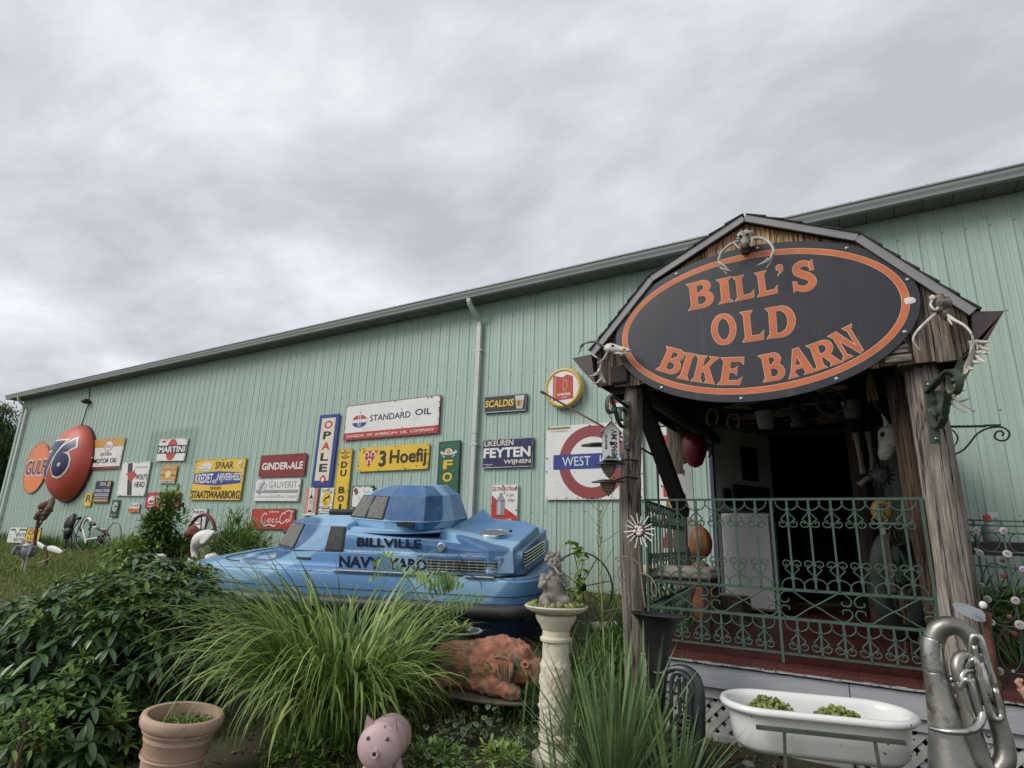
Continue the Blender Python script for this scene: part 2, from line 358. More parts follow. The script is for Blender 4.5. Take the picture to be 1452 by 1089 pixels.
bp = N('ShaderNodeBump'); bp.inputs['Strength'].default_value = .25; bp.inputs['Distance'].default_value = .02; n3 = N('ShaderNodeTexNoise'); n3.inputs['Scale'].default_value = 1.7; L(ge.outputs['Position'], n3.inputs['Vector']); L(n3.outputs[0], bp.inputs['Height']); L(bp.outputs[0], b.inputs['Normal'])
M_SHEET = m
M_GUT = mat('gutter_metal', (.26, .28, .27), .4, var=.1, vs=2, dirt=(.10, .11, .10), damt=.1, ds=3, stretch=(.3, 1, 1))
M_SOF = mat('soffit', (.16, .17, .15), .7, var=.15, vs=4)
M_WTRIM = mat('pale_trim', (.50, .53, .49), .4, var=.06, vs=3, dirt=(.25, .26, .22), damt=.12, ds=3, stretch=(1, 1, .3))
M_ROOF = mat('roof_metal', (.30, .32, .31), .4, var=.1, vs=2)
M_DARK = mat('dark_void', (.02, .02, .02), .9)
PITCH = .2286
def ribprof(x0, x1):
    """plan outline of ribbed sheet from x0 to x1: a tall rib every nine inches, two low ones between"""
    ev = []
    k = math.floor(x0 / PITCH) - 1
    while k * PITCH < x1 + PITCH:
        c = k * PITCH; ev += [(c - .022, 0), (c - .009, .0125), (c + .009, .0125), (c + .022, 0)]
        for d in (.0762, .1524): ev += [(c + d - .009, 0), (c + d - .004, .0045), (c + d + .004, .0045), (c + d + .009, 0)]
        k += 1
    ev.sort(); P = [(x, h) for x, h in ev if x0 < x < x1]
    return [(x0, 0)] + P + [(x1, 0)]
def sheet(name, x0, x1, z0, z1, y, par, m=M_SHEET, lap=0):
    P = ribprof(x0, x1); g = G(); n = len(P)
    g.v = [(x, y - h - lap, z0) for x, h in P] + [(x, y - h - lap, z1) for x, h in P] + [(x0, y + .01, z0), (x1, y + .01, z0), (x0, y + .01, z1), (x1, y + .01, z1)]
    g.f = [(i, i + 1, i + 1 + n, i + n) for i in range(n - 1)] + [(2 * n + 1, 2 * n, 2 * n + 2, 2 * n + 3)]
    return g.build(name, m, par, world=True)
shed = thing('metal_shed', 'long green ribbed metal shed with grey gutter behind the signs', 'shed', (-9, YW, .7))
DX0, DX1, DZ1 = -1.10, .14, 2.88
x = XL; i = 0
while x < XR:
    x1 = min(x + 4 * PITCH, XR); zb = .60
    segs = [(x, x1, zb)]
    if x < DX1 and x1 > DX0:
        segs = []
        if x < DX0: segs.append((x, DX0, zb))
        segs.append((max(x, DX0), min(x1, DX1), DZ1))
        if x1 > DX1: segs.append((DX1, x1, zb))
    for s0, s1, zz in segs: sheet('wall_panel', s0, s1, zz, ZT, YW, shed, lap=.0 if i % 2 else .0015)
    x = x1; i += 1
g = G()                                                    # screw heads
k = math.ceil(XL / PITCH)
while k * PITCH < 3:
    c = k * PITCH
    for z in (1.0, 1.9, 3.05, 4.2, 5.3):
        if not (DX0 - .05 < c < DX1 + .1 and z < DZ1): g.cbox((c + .034, YW - .003, z + .012 * math.sin(k * 7.)), (.014, .008, .014))
    k += 1
g.build('screw', mat('screw_head', (.10, .16, .12), .5), shed, world=True, kind='stuff')
M_LS = M_SHEET
g = G(); g.box((XL, YW + .012, .3), (XL + .04, 22, ZT)); g.box((XR - .04, YW + .012, .3), (XR, 22, ZT)); g.box((XL + .05, 21.9, .3), (XR - .05, 22, ZT)); g.build('side_wall', M_SHEET, shed, world=True)
g = G(); g.box((XL - .05, YW - .035, .4), (XL + .09, YW - .012, ZT - .01)); g.box((XL - .05, YW - .011, .4), (XL - .012, YW + .12, ZT - .01)); g.build('corner_trim', M_SHEET, shed, world=True)
g = G(); g.box((XL, YW - .030, .5), (XR, YW + .005, .598)); g.build('base_trim', mat('base_board', (.10, .075, .055), .85, var=.3, bump=.4), shed, world=True)
YE = 7.84
g = G(); g.box((XL - .5, YE + .02, ZT), (XR, YW + .06, ZT + .012)); g.build('soffit', M_SOF, shed, world=True)
g = G()
for k in range(int((XR - XL) / .3)): g.box((XL - .4 + k * .3, YE + .03, ZT - .004), (XL - .388 + k * .3, YW - .01, ZT - .0005))
g.build('soffit_groove', mat('soffit_dark', (.06, .06, .055), .8), shed, world=True, kind='stuff')
# gutter: rolled lip, ogee face, flat bottom
prof = [(YE + .02, ZT - .012), (YE - .045, ZT - .012), (YE - .052, ZT + .02), (YE - .07, ZT + .06), (YE - .075, ZT + .10), (YE - .092, ZT + .105), (YE - .092, ZT + .125), (YE - .07, ZT + .125), (YE - .07, ZT + .118), (YE + .02, ZT + .07)]
x = XL - .5
while x < XR:
    x1 = min(x + 3.05, XR); g = G(); n = len(prof); e = .0012 if int(x * 10) % 2 else 0
    g.v = [(x, a - e, c) for a, c in prof] + [(x1 - .002, a - e, c) for a, c in prof]
    g.f = [(i, (i + 1) % n, (i + 1) % n + n, i + n) for i in range(n)] + [tuple(reversed(range(n))), tuple(range(n, 2 * n))]
    g.build('gutter', M_GUT, shed, world=True); x = x1
g = G(); zr = ZT + .115; slope = .16
g.v = []; g.f = []
for (y0, z0, y1, z1) in ((YE - .045, zr + .025, 15.1, zr + .025 + 7.3 * slope), (22.4, zr + .025, 15.1, zr + .025 + 7.3 * slope)):
    P = ribprof(XL - .5, XR); n = len(P); b0 = len(g.v)
    g.v += [(x, y0, z0 + h) for x, h in P] + [(x, y1, z1 + h) for x, h in P]; g.f += [(b0 + i, b0 + i + 1, b0 + i + 1 + n, b0 + i + n) for i in range(n - 1)]
    g.add([(XL - .5, y0, z0 - .02), (XR, y0, z0 - .02), (XR, y1, z1 - .02), (XL - .5, y1, z1 - .02)], [(0, 1, 2, 3)])
g.build('roof', M_ROOF, shed, world=True)
g = G()
for k in range(int((XR - XL) / .4572)):
    x_ = XL + k * .4572 + (.1 if k % 3 else 0); g.lathe([(.0, 0), (.012, 0), (.014, .012), (.006, .02), (0, .022)], 6, Matrix.Translation((x_, YE + .01, zr + .052)))
g.build('roof_screw', mat('roof_screw', (.07, .08, .07), .5), shed, world=True, kind='stuff')
# barge at the left gable end, closing the shed under its roof
for xx in (XL + .02, XR - .03):
    g = G(); g.add([(xx, YW + .01, ZT), (xx, 22, ZT), (xx, 15.1, zr + 7.3 * slope), (xx + .02, YW + .01, ZT), (xx + .02, 22, ZT), (xx + .02, 15.1, zr + 7.3 * slope)], [(0, 1, 2), (5, 4, 3), (0, 3, 4, 1), (1, 4, 5, 2), (2, 5, 3, 0)]); g.build('gable_end', M_SHEET, shed, world=True)
g = G(); g.box((XL + .06, 8.25, .76), (XR - .06, 21.8, .80)); g.build('inside_floor', mat('inner_floor', (.06, .055, .05), .8), shed, world=True)
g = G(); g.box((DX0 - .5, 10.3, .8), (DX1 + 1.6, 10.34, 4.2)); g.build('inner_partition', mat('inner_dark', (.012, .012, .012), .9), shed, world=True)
# door frame
g = G(); g.box((DX0 - .05, YW - .03, .82), (DX0 + .03, YW + .13, DZ1)); g.box((DX1 - .03, YW - .03, .82), (DX1 + .05, YW + .13, DZ1)); g.box((DX0 - .05, YW - .032, DZ1), (DX1 + .05, YW + .13, DZ1 + .07)); g.build('door_frame', mat('frame_grey', (.12, .12, .12), .6), shed, world=True)
def downspout(x, label):
    t = thing('downspout', label, 'downspout', (x, YW, 1.0), group='pale downspouts on the shed')
    g = G(); pts = [(x, YE - .01, ZT - .01), (x, YE, ZT - .09), (x + .02, YE + .10, ZT - .2), (x + .05, YW - .075, ZT - .36), (x + .05, YW - .065, ZT - .46)]
    pts = [V(p) for p in pts]
    for a, c in zip(pts[:-1], pts[1:]): g.bar(a - (c - a).normalized() * .004, c, .085, .065, up=(0, 1, 0))
    g.build('elbow', M_WTRIM, t, world=True, bev=.012)
    g = G(); g.box((x + .0, YW - .1, 3.2), (x + .1, YW - .03, ZT - .45)); g.box((x + .004, YW - .097, .75), (x + .096, YW - .033, 3.2)); g.build('pipe', M_WTRIM, t, world=True, bev=.01)
    for z in (4.7, 3.0, 1.6):
        g = G(); g.box((x - .02, YW - .103, z), (x + .12, YW - .02, z + .035)); g.build('bracket', M_WTRIM, t, world=True)
p = at(674, 600, YW - .06); downspout(p.x - .05, 'tall pale downspout on the shed wall between the green and the black beer signs')
p = at(34, 600, YW - .06); downspout(p.x - .05, 'pale downspout at the far left corner of the green shed')
# lamp and its cable above the big ball
p = at(122, 569, YW - .12); t = thing('wall_lamp', 'small black lamp and cable on the wall above the orange ball sign', 'lamp', p)
g = G(); g.blob((0, 0, 0), (.13, .13, .08), 10, 6); g.build('lamp_head', mat('black_metal', (.02, .02, .02), .5), t, smooth=True)
g = G(); q = at(114, 606, YW - .03); q2 = at(128, 545, YW - .03)
g.tube([q - p, V((0, .09, -.02)), q2 - p + V((0, 0, -.1))], .014, 5); g.build('cable', MATS['black_metal'], t)

# ================================================================ porch
YP = 4.05
M_LOG = woodmat('log_grey', (.42, .37, .32), (.15, .12, .10), tint=(.11, .09, .075), tamt=.85)
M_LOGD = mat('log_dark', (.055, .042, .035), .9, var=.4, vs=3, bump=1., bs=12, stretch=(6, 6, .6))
M_GW = woodmat('gable_wood', (.80, .56, .34), (.40, .20, .09), crack=(.04, .02, .012), tint=(.13, .065, .035), tamt=.7)
M_GWG = woodmat('gable_wood_grey', (.34, .27, .22), (.12, .09, .07), tint=(.05, .035, .028), tamt=.6)
M_TRIM = mat('rake_metal', (.25, .245, .25), .38, var=.12, vs=4, dirt=(.10, .10, .10), damt=.1, ds=5)
M_SHG = mat('shingle', (.035, .034, .036), .95, var=.3, vs=20, bump=.6, bs=80)
M_BRG = mat('brown_gutter', (.055, .035, .035), .5, var=.2, dirt=(.02, .015, .015), damt=.2)
M_RED = mat('red_deck', (.072, .014, .011), .6, var=.25, vs=4, dirt=(.05, .02, .015), damt=.22, ds=4, bump=.2, bs=30)
M_GBD = mat('grey_board', (.36, .37, .39), .7, var=.08, vs=5, stretch=(1, 6, 6), dirt=(.20, .20, .20), damt=.18, ds=5, bump=.3, bs=20)
M_LAT = mat('lattice_wood', (.46, .45, .44), .85, var=.2, vs=8, dirt=(.15, .14, .13), damt=.2, bump=.3)
M_WGR = mat('green_iron', (.045, .085, .062), .6, var=.2, vs=20, dirt=(.055, .05, .03), damt=.15, ds=30)
porch = thing('porch', 'rustic log entrance porch with barn-shaped roof and red deck', 'porch', (-.5, 6, .35))
PXL, PXR = -1.37, 3.2
# deck boards run front to back
x = PXL
while x < PXR:
    w = .138; g = G(); g.box((x, YP - .10 + .003 * math.sin(x * 40), .79), (min(x + w - .0015, PXR), YW - .04, .822)); g.build('floor_board', M_RED, porch, world=True); x += w
g = G(); g.box((PXL, YP - .06, .70), (PXR, YP + .02, .788)); g.build('red_edge', M_RED, porch, world=True)
g = G(); pr = [(-1.36 + k * .05, .798 + .004 * noise.noise(V((k, 0, 0)))) for k in range(60)]
for (a, za), (c, zc) in zip(pr[:-1], pr[1:]): g.box((a, YP - .112, .787 + .006 * noise.noise(V((a * 9, 2, 0)))), (c, YP - .103, .797 + .006 * noise.noise(V((a * 14, 5, 0)))))
g.build('flaking_paint', mat('flaking', (.34, .34, .33), .8, dirt=(.03, .02, .02), damt=.4, ds=25), porch, world=True, kind='stuff')
x = PXL
for x1 in (-.18, 1.6, PXR):
    g = G(); g.box((x + .002, YP - .09, .652), (x1 - .002, YP - .065, .775)); g.build('skirt_board', M_GBD, porch, world=True, bev=.003)
    g = G(); g.box((x + .002, YP - .06, .585), (x1 - .002, YP - .03, .648)); g.build('lower_board', M_GBD, porch, world=True, bev=.003)
    g = G(); g.box((x + .002, YP - .075, .335), (x1 - .002, YP - .045, .398)); g.build('bottom_board', M_LAT, porch, world=True, bev=.003); x = x1
# lattice: two layers of slats
L0 = .24
g1 = G(); g1.cbox((0, 0, 0), (.30, .006, .036)); me = g1.mesh('lattice_slat', M_LAT)
k = 0; x = PXL + .08
while x < 2.4:
    for s in (-1, 1):
        if not (x + .12 > 2.4): part(me, 'lattice_slat', porch, (x + .5, YP - .035 + s * .0034 - 6, .492 - .35), (0, s * R(45) + U(-.01, .01), 0))
    x += .084
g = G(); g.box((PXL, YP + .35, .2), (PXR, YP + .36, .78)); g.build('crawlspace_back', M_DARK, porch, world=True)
# logs
def log(name, pts, par, m, n=18, seed=0, amp=.1):
    g = G(); P = smoothpts([p[:3] for p in pts], 6); rr = []
    for i in range(len(P)):
        q = i / 6; a = int(min(q, len(pts) - 2)); rr.append(pts[a][3] + (pts[a + 1][3] - pts[a][3]) * (q - a) + .004 * noise.noise(V((i * .7, seed, 0))))
    g.tube(P, rr, n)
    # cracks and flats run along the grain
    c0 = [V(p) for p in P]; k = 0
    for i in range(len(P)):
        for j in range(n):
            v = V(g.v[i * n + j]); d = v - c0[i]; a = 2 * math.pi * j / n
            q = 1 + amp * noise.noise(V((math.cos(a) * 1.9 + seed, math.sin(a) * 1.9, i * .09))) - (.12 if j in ((seed * 3) % n, (seed * 5 + 7) % n) else 0)
            g.v[i * n + j] = tuple(c0[i] + d * q)
    return g.build(name, m, par, world=True, smooth=True)
log('post', [(-1.425, YP, .35, .075), (-1.435, YP, .9, .068), (-1.445, YP + .01, 1.4, .080), (-1.44, YP, 1.9, .076), (-1.41, YP, 2.3, .068), (-1.395, YP, 2.62, .066)], porch, M_LOG, seed=2)
log('post', [(.385, YP + .05, .80, .125), (.37, YP + .05, .9, .115), (.372, YP + .05, 1.5, .098), (.378, YP + .05, 2.0, .098), (.376, YP + .05, 2.56, .092)], porch, M_LOG, n=22, seed=5, amp=.14)
log('post', [(.30, 4.26, .82, .06), (.27, 4.26, 1.6, .055), (.25, 4.26, 2.55, .06)], porch, woodmat('log_brown', (.13, .085, .06), (.05, .032, .022)), seed=8)
log('post', [(-1.60, 6.1, .82, .105), (-1.61, 6.1, 1.8, .11), (-1.63, 6.1, 2.9, .12)], porch, woodmat('log_mid', (.22, .18, .14), (.06, .045, .035)), seed=3)
log('post', [(.02, 6.4, .82, .08), (.0, 6.4, 1.8, .085), (.0, 6.4, 2.9, .09)], porch, M_LOGD, seed=6)
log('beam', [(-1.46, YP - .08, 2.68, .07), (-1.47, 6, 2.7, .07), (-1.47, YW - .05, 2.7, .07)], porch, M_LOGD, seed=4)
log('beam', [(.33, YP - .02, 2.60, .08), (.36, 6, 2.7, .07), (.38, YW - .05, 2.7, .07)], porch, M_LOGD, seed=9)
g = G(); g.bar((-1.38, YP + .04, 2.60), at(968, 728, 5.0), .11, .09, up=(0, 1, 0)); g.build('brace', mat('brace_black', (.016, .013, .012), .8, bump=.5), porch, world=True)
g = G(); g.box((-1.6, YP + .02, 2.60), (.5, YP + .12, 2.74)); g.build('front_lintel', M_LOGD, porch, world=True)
# gable: plank by plank under the broken roof line
yg = 3.90
AP = at(1056, 313, yg); KL = at(926, 398, yg); EL = at(843, 503, yg); KR = at(1215, 341, yg); ER = at(1377, 446, yg)
RL = [(EL.x, EL.z), (KL.x, KL.z), (AP.x, AP.z), (KR.x, KR.z), (ER.x, ER.z)]
def rz(x):
    for (a, za), (c, zc) in zip(RL[:-1], RL[1:]):
        if a <= x <= c: return za + (zc - za) * (x - a) / (c - a)
    return RL[0][1] if x < RL[0][0] else RL[-1][1]
zbL = 2.600; zbR = 2.525; x = EL.x + .01; i = 0
def zb(x): return zbL + (zbR - zbL) * (x + 1.46) / 1.93
while x < ER.x - .02:
    w = rnd.uniform(.085, .14); x1 = min(x + w, ER.x - .012); xs_ = [x, x1 - .004]
    for kx, kz in RL:
        if x < kx < x1 - .004: xs_.insert(1, kx)
    top = [(a, rz(a) - .012) for a in xs_]; bot = zb(x) + rnd.uniform(-.008, .012)
    if -1.40 < x1 and x < .28 and not (-1.52 < x < -1.35): pass
    dy = rnd.uniform(-.006, .006); g = G(); pl = [(x, bot), (x1 - .004, bot + rnd.uniform(-.006, .006))] + list(reversed(top))
    g.prism(pl, YP - .118 + dy, YP - .09 + dy); g.build('gable_board', M_GWG if (x < -1.25 or x > .17) else M_GW, porch, world=True); x = x1; i += 1
bm = woodmat('beam_end', (.34, .30, .26), (.09, .07, .055), axis=(.06, 1, 1))
g = G(); g.cbox((-1.455, YP - .13, 2.682), (.135, .05, .135)); g.build('beam_end', mat('beam_end_dark', (.035, .025, .02), .9, var=.6, bump=1), porch, world=True, bev=.012)
for k, (z0, z1) in enumerate(((2.555, 2.60), (2.605, 2.66), (2.667, 2.73))):
    g = G(); g.box((.185 + k * .008, YP - .145 - k * .006, z0), (.325 - k * .01, YP - .10, z1)); g.build('beam_end', bm, porch, world=True, bev=.01)
# roof slopes, rake trim, shingle edge
yf = YP - .17
for k, ((a, za), (c, zc)) in enumerate(zip(RL[:-1], RL[1:])):
    d = V((c - a, 0, zc - za)).normalized(); nn = V((-d.z, 0, d.x)); A = V((a, 0, za)); C = V((c, 0, zc))
    def slab(off0, off1, y0, y1, e0=0, e1=0):
        g = G(); p = [A + nn * off0 - d * e0, C + nn * off0 + d * e1, C + nn * off1 + d * e1, A + nn * off1 - d * e0]; g.prism([(q.x, q.z) for q in p], y0, y1); return g
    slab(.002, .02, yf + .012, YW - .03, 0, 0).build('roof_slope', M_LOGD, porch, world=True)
    slab(-.016, .032, yf - .012, yf + .010, .0, .0).build('rake_trim', M_TRIM, porch, world=True)
    n = int((C - A).length / .13); 
    for j in range(n + 1):
        g = G(); s0 = j * (C - A).length / (n + 1); s1 = (j + 1.12) * (C - A).length / (n + 1); 
        e = 1 if k < 2 else -1
        lo, hi = (.036, .047) if e < 0 else (.047, .036)
        if e > 0: lo, hi = .048, .036
        p = [A + d * s0 + nn * .0325, A + d * s1 + nn * .0325, A + d * s1 + nn * (hi if e > 0 else .048), A + d * s0 + nn * (.048 if e > 0 else .036)]
        g.prism([(q.x, q.z) for q in p], yf - .022, YW - .03); g.build('shingle_course', M_SHG, porch, world=True)
g = G(); g.prism([(EL.x - .175, EL.z - .01), (EL.x - .02, EL.z + .0), (EL.x + .012, zbL + .02), (EL.x - .10, EL.z - .11)], yf + .0, YW - .04); g.build('eave_box', M_BRG, porch, world=True)
g = G(); g.prism([(ER.x + .0, ER.z + .01), (ER.x + .14, ER.z - .01), (ER.x + .06, ER.z - .13), (ER.x - .10, zbR - .01), (ER.x - .015, zbR + .05)], yf + .0, YW - .04); g.build('eave_box', M_BRG, porch, world=True)
# ceiling, right side wall
x = -1.6; z0 = 2.93
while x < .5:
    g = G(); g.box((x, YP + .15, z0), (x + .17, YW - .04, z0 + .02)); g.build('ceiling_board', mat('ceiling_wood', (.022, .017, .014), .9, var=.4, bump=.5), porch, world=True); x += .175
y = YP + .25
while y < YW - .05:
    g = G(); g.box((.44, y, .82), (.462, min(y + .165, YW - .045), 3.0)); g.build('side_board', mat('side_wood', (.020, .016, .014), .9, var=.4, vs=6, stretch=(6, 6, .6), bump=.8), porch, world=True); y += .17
g = G(); g.prism([(-1.6, 2.94), (.5, 2.94), (KR.x, KR.z - .05), (AP.x, AP.z - .05), (KL.x, KL.z - .05)], YP + .14, YP + .16); g.build('gable_lining', M_LOGD, porch, world=True)
me = G().box((-.13, -.06, 0), (.13, .06, .006)).mesh('ceiling_shake', mat('shake', (.34, .27, .20), .8, var=.4))
I = WM['porch'].inverted()
for k in range(26):
    p = V((U(-1.2, -.1), U(5.3, 7.6), 2.915 - .002 * k * .3)); part(me, 'ceiling_shake', porch, I @ p, (U(-.15, .15), U(-.1, .1), U(-.5, .5)))
g = G()
for k in range(40): p = (U(-1.2, -.3), U(6.9, 7.9), 2.915 + U(-.004, .002)); 
# ================================================================ railings
ZR = (1.781, 1.243, 1.078, .882)
def bar_unit(sgn):
    """one baluster scroll, x outward"""
    return 0
def scroll_half(s, top, h):
    """collar, diamond bulge, second collar, outward curl; top=+1 hangs from the upper rail"""
    P = [(s * .0637, 0, 0), (s * .060, 0, -.030), (s * .040, 0, -.052), (s * .012, 0, -.062), (s * .007, 0, -.070), (s * .012, 0, -.085), (s * .036, 0, -.110), (s * .036, 0, -.118), (s * .010, 0, -.142), (s * .006, 0, -.150)]
    c = [(s * .014, 0, -.158), (s * .034, 0, -.163), (s * .048, 0, -.153), (s * .050, 0, -.138), (s * .040, 0, -.130), (s * .031, 0, -.135), (s * .031, 0, -.143)]
    P = P + c; return [(x, y, z * h * top) for x, y, z in P]
def railing(par, A, B, nb, mids, M=M_WGR, rows=(1, 1, 1)):
    """ornamental iron railing from A to B (world, plan points), nb balusters per bay"""
    A = V((*A, 0)); B = V((*B, 0)); Ln = (B - A).length; d = (B - A) / Ln; yaw = math.atan2(d.y, d.x)
    T = Matrix.Translation(A) @ Matrix.Rotation(yaw, 4, 'Z'); I = WM[par.name].inverted() @ T
    def bl(g, name): g.v = [tuple(I @ V(p)) for p in g.v]; return g.build(name, M, par, smooth=False)
    bl(G().box((-.005, -.008, ZR[0] - .007), (Ln + .005, .008, ZR[0] + .007)), 'top_rail')
    for z in ZR[1:3]: bl(G().box((0, -.006, z - .008), (Ln, .006, z + .008)), 'mid_rail')
    bl(G().box((0, -.006, ZR[3] - .006), (Ln, .006, ZR[3] + .006)), 'bottom_rail')
    for x in [0] + mids + [Ln]: bl(G().box((x - .008, -.0085, .83 if x in mids else ZR[3] - .0), (x + .008, .0085, ZR[0] - .007)), 'stanchion')
    xs = [0] + mids + [Ln]
    # shared pieces
    h = 1.0
    mu = G().box((-.006, -.006, ZR[1] + .0), (.006, .006, ZR[0] - .008)); 
    for z in (ZR[0] - .062, ZR[0] - .150, ZR[1] + .062, ZR[1] + .150): mu.box((-.011, -.009, z - .007), (.011, .009, z + .007))
    ml = G().box((-.006, -.006, ZR[3]), (.006, .006, ZR[2] - .008))
    for z in (ZR[2] - .062, ZR[2] - .150): ml.box((-.011, -.009, z - .007), (.011, .009, z + .007))
    mu = mu.mesh('baluster', M); ml = ml.mesh('short_baluster', M)
    st = {}
    for s in (-1, 1):
        for tp in (1, -1): st[s, tp] = G().tube(smoothpts(scroll_half(s, tp, 1.0), 3), .0042, 5).mesh('scroll', M)
    def sub(me, name, p, x, z):
        o = bpy.data.objects.new(name, me); COL.objects.link(o); o.parent = p; o.location = (0, 0, z) ; return o
    for a, c in zip(xs[:-1], xs[1:]):
        st_ = (c - a) / (nb + .5)
        for k in range(nb):
            x = a + st_ * (k + .75)
            for me, zs in ((mu, ((ZR[0] - .007, 1), (ZR[1] + .008, -1))), (ml, ((ZR[2] - .008, 1),))):
                o = bpy.data.objects.new(me.name, me); COL.objects.link(o); o.parent = par; o.matrix_local = I @ Matrix.Translation((x, 0, 0))
                for z, tp in zs:
                    for s in (-1, 1): sub(st[s, tp], 'scroll', o, 0, z)
        # middle band: crossed bars ending in scrolls
        zm = (ZR[1] + ZR[2]) / 2; hh = (ZR[1] - ZR[2]) / 2 - .008; W_ = c - a; hw = W_ / 4
        for cx in (a + hw, a + 3 * hw):
            for s in (-1, 1):
                P = [(cx - hw * .55, 0, zm + s * hh * .96), (cx - hw * .2, 0, zm + s * hh * .30), (cx, 0, zm), (cx + hw * .2, 0, zm - s * hh * .30), (cx + hw * .62, 0, zm - s * hh * .98), (cx + hw * .82, 0, zm - s * hh * .95), (cx + hw * .96, 0, zm - s * hh * .55), (cx + hw * .90, 0, zm - s * hh * .15), (cx + hw * .72, 0, zm - s * hh * .2), (cx + hw * .72, 0, zm - s * hh * .45)]
                bl(G().tube(smoothpts(P, 3), .0045, 5), 'cross_scroll')
                P = [(2 * cx - x, y, z) for x, y, z in P[4:]]; P = [(cx - hw * .55, 0, zm - s * hh * .96)] + P
                bl(G().tube(smoothpts(P, 3), .0045, 5), 'curl')
fr = thing('iron_railing', 'dark green wrought iron scroll railing across the porch front', 'railing', (-.5, YP - .06, .83))
railing(fr, (-1.325, YP - .0), (.275, YP - .0), 6, [.812])
sr = thing('iron_railing', 'green iron railing running back along the open left side of the porch', 'railing', (-1.45, 5.3, .83))
railing(sr, (-1.36, YP + .12), (-1.56, 5.95), 7, [.93])
# ================================================================ wall signs
GRP = 'enamel advertising signs on the green shed wall'
def ell(cx, cz, rx, rz, n=28, a0=0, a1=2 * math.pi):
    return [(cx + rx * math.cos(a0 + (a1 - a0) * i / n), cz + rz * math.sin(a0 + (a1 - a0) * i / n)) for i in range(n + (0 if abs(a1 - a0 - 2 * math.pi) < 1e-6 else 1))]
def vstrip(pts, ws):
    """flat band with its own width at each point -> list of quads"""
    P = [V((p[0], p[1])) for p in pts]; out = []; n = len(P)
    if not isinstance(ws, (list, tuple)): ws = [ws] * n
    LR = []
    for i, p in enumerate(P):
        t = P[min(i + 1, n - 1)] - P[max(i - 1, 0)]; t.normalize(); nn = V((-t.y, t.x)); LR.append((p + nn * ws[i] / 2, p - nn * ws[i] / 2))
    for (a, b), (c, d) in zip(LR[:-1], LR[1:]): out.append([tuple(b), tuple(d), tuple(c), tuple(a)])
    return out
def flat(g, polys, y, M=None):
    for p in polys: g.add([(x, y, z) for x, z in p], [tuple(range(len(p)))], M)
def put_sign(px, label, base, cmds, shape='rect', thick=.022, frame=None, name='enamel_sign', cat='sign', Y=YW - .03, rough=None, fr=.012, rc=0.):
    """px: four survey corners TL TR BR BL of the sign (or centre + vertical radius for a round one)"""
    if shape == 'rect':
        q = [at(a, b, Y) for a, b in px]; w = ((q[1].x - q[0].x) + (q[2].x - q[3].x)) / 2; h = ((q[0].z - q[3].z) + (q[1].z - q[2].z)) / 2
        c = (q[0] + q[1] + q[2] + q[3]) / 4; rot = math.atan2((q[1].z - q[0].z + q[2].z - q[3].z) / 2, w) * .8
    else:
        (a, b), r = px; c = at(a, b, Y); h = at(a, b - r, Y).z - at(a, b + r, Y).z; w = h; rot = 0
    t = thing(name, label, cat, c, (0, -rot, 0), GRP); k = [0]
    def P(x, z): return ((x - .5) * w, (z - .5) * h)
    if shape == 'rect':
        if rc:
            r_ = rc; pl = []
            for sx, sz, a0 in ((1, -1, -90), (1, 1, 0), (-1, 1, 90), (-1, -1, 180)):
                for i in range(5): a = R(a0 + i * 22.5); pl.append((sx * (w / 2 - r_) + r_ * math.cos(a), sz * (h / 2 - r_) + r_ * math.sin(a)))
        else: pl = [(-w / 2, -h / 2), (w / 2, -h / 2), (w / 2, h / 2), (-w / 2, h / 2)]
        G().prism(pl, -thick, -.002).build('plate', en(base), t)
        if frame:
            g = G(); f = fr
            for a, b in (((-w / 2 - .002, -h / 2 - .002), (w / 2 + .002, -h / 2 + f)), ((-w / 2 - .002, h / 2 - f), (w / 2 + .002, h / 2 + .002)), ((-w / 2 - .002, -h / 2 + f), (-w / 2 + f, h / 2 - f)), ((w / 2 - f, -h / 2 + f), (w / 2 + .002, h / 2 - f))):
                g.box((a[0], -thick - .003, a[1]), (b[0], .0, b[1]))
            g.build('frame', en(frame), t)
    elif shape == 'round': G().prism(ell(0, 0, w / 2, h / 2, 40), -thick, -.002).build('plate', en(base), t)
    # fixing screws at the corners
    if shape == 'rect' and w > .35:
        g = G()
        for sx in (-1, 1):
            for sz in (-1, 1): g.lathe([(.010, 0), (.010, .004), (.004, .007)], 6, Matrix.Translation((sx * (w / 2 - .03), -thick - .002, sz * (h / 2 - .03))) @ Matrix.Rotation(R(90), 4, 'X'))
        g.build('fixing_screw', mat('old_screw', (.12, .08, .05), .6), t)
    y = -thick - .0012
    if w > .25 and base in ('white', 'yellow', 'cream', 'red', 'orange', 'navy'):      # chipped and rusted spots, most of them along the edges
        g = G(); rq = random.Random(int(abs(c.x) * 97))
        for _ in range(int(10 + 9 * w + 5 * h)):
            if rq.random() < .78:
                if rq.random() < .5: x, z = rq.uniform(-.48, .48) * w, rq.choice((-1, 1)) * (h / 2 - rq.uniform(.008, .03))
                else: x, z = rq.choice((-1, 1)) * (w / 2 - rq.uniform(.008, .03)), rq.uniform(-.48, .48) * h
            else: x, z = rq.uniform(-.45, .45) * w, rq.uniform(-.45, .45) * h
            if shape == 'round': a = rq.uniform(0, 6.28); x, z = w * .46 * math.cos(a), h * .46 * math.sin(a)
            r_ = rq.uniform(.006, .018); n = 8; dr = rq.uniform(1, 2.6) if z > h * .3 else 1
            flat(g, [[(x + r_ * rq.uniform(.5, 1.1) * math.cos(6.283 * i / n), z + r_ * rq.uniform(.5, 1.1) * math.sin(6.283 * i / n) * (dr if i > n / 2 else 1)) for i in range(n)]], y - .0125 if False else y - .0105)
        g.build('rust_chips', mat('rust_chip', (.075, .032, .016), .9, var=.6, vs=40), t, kind='stuff')
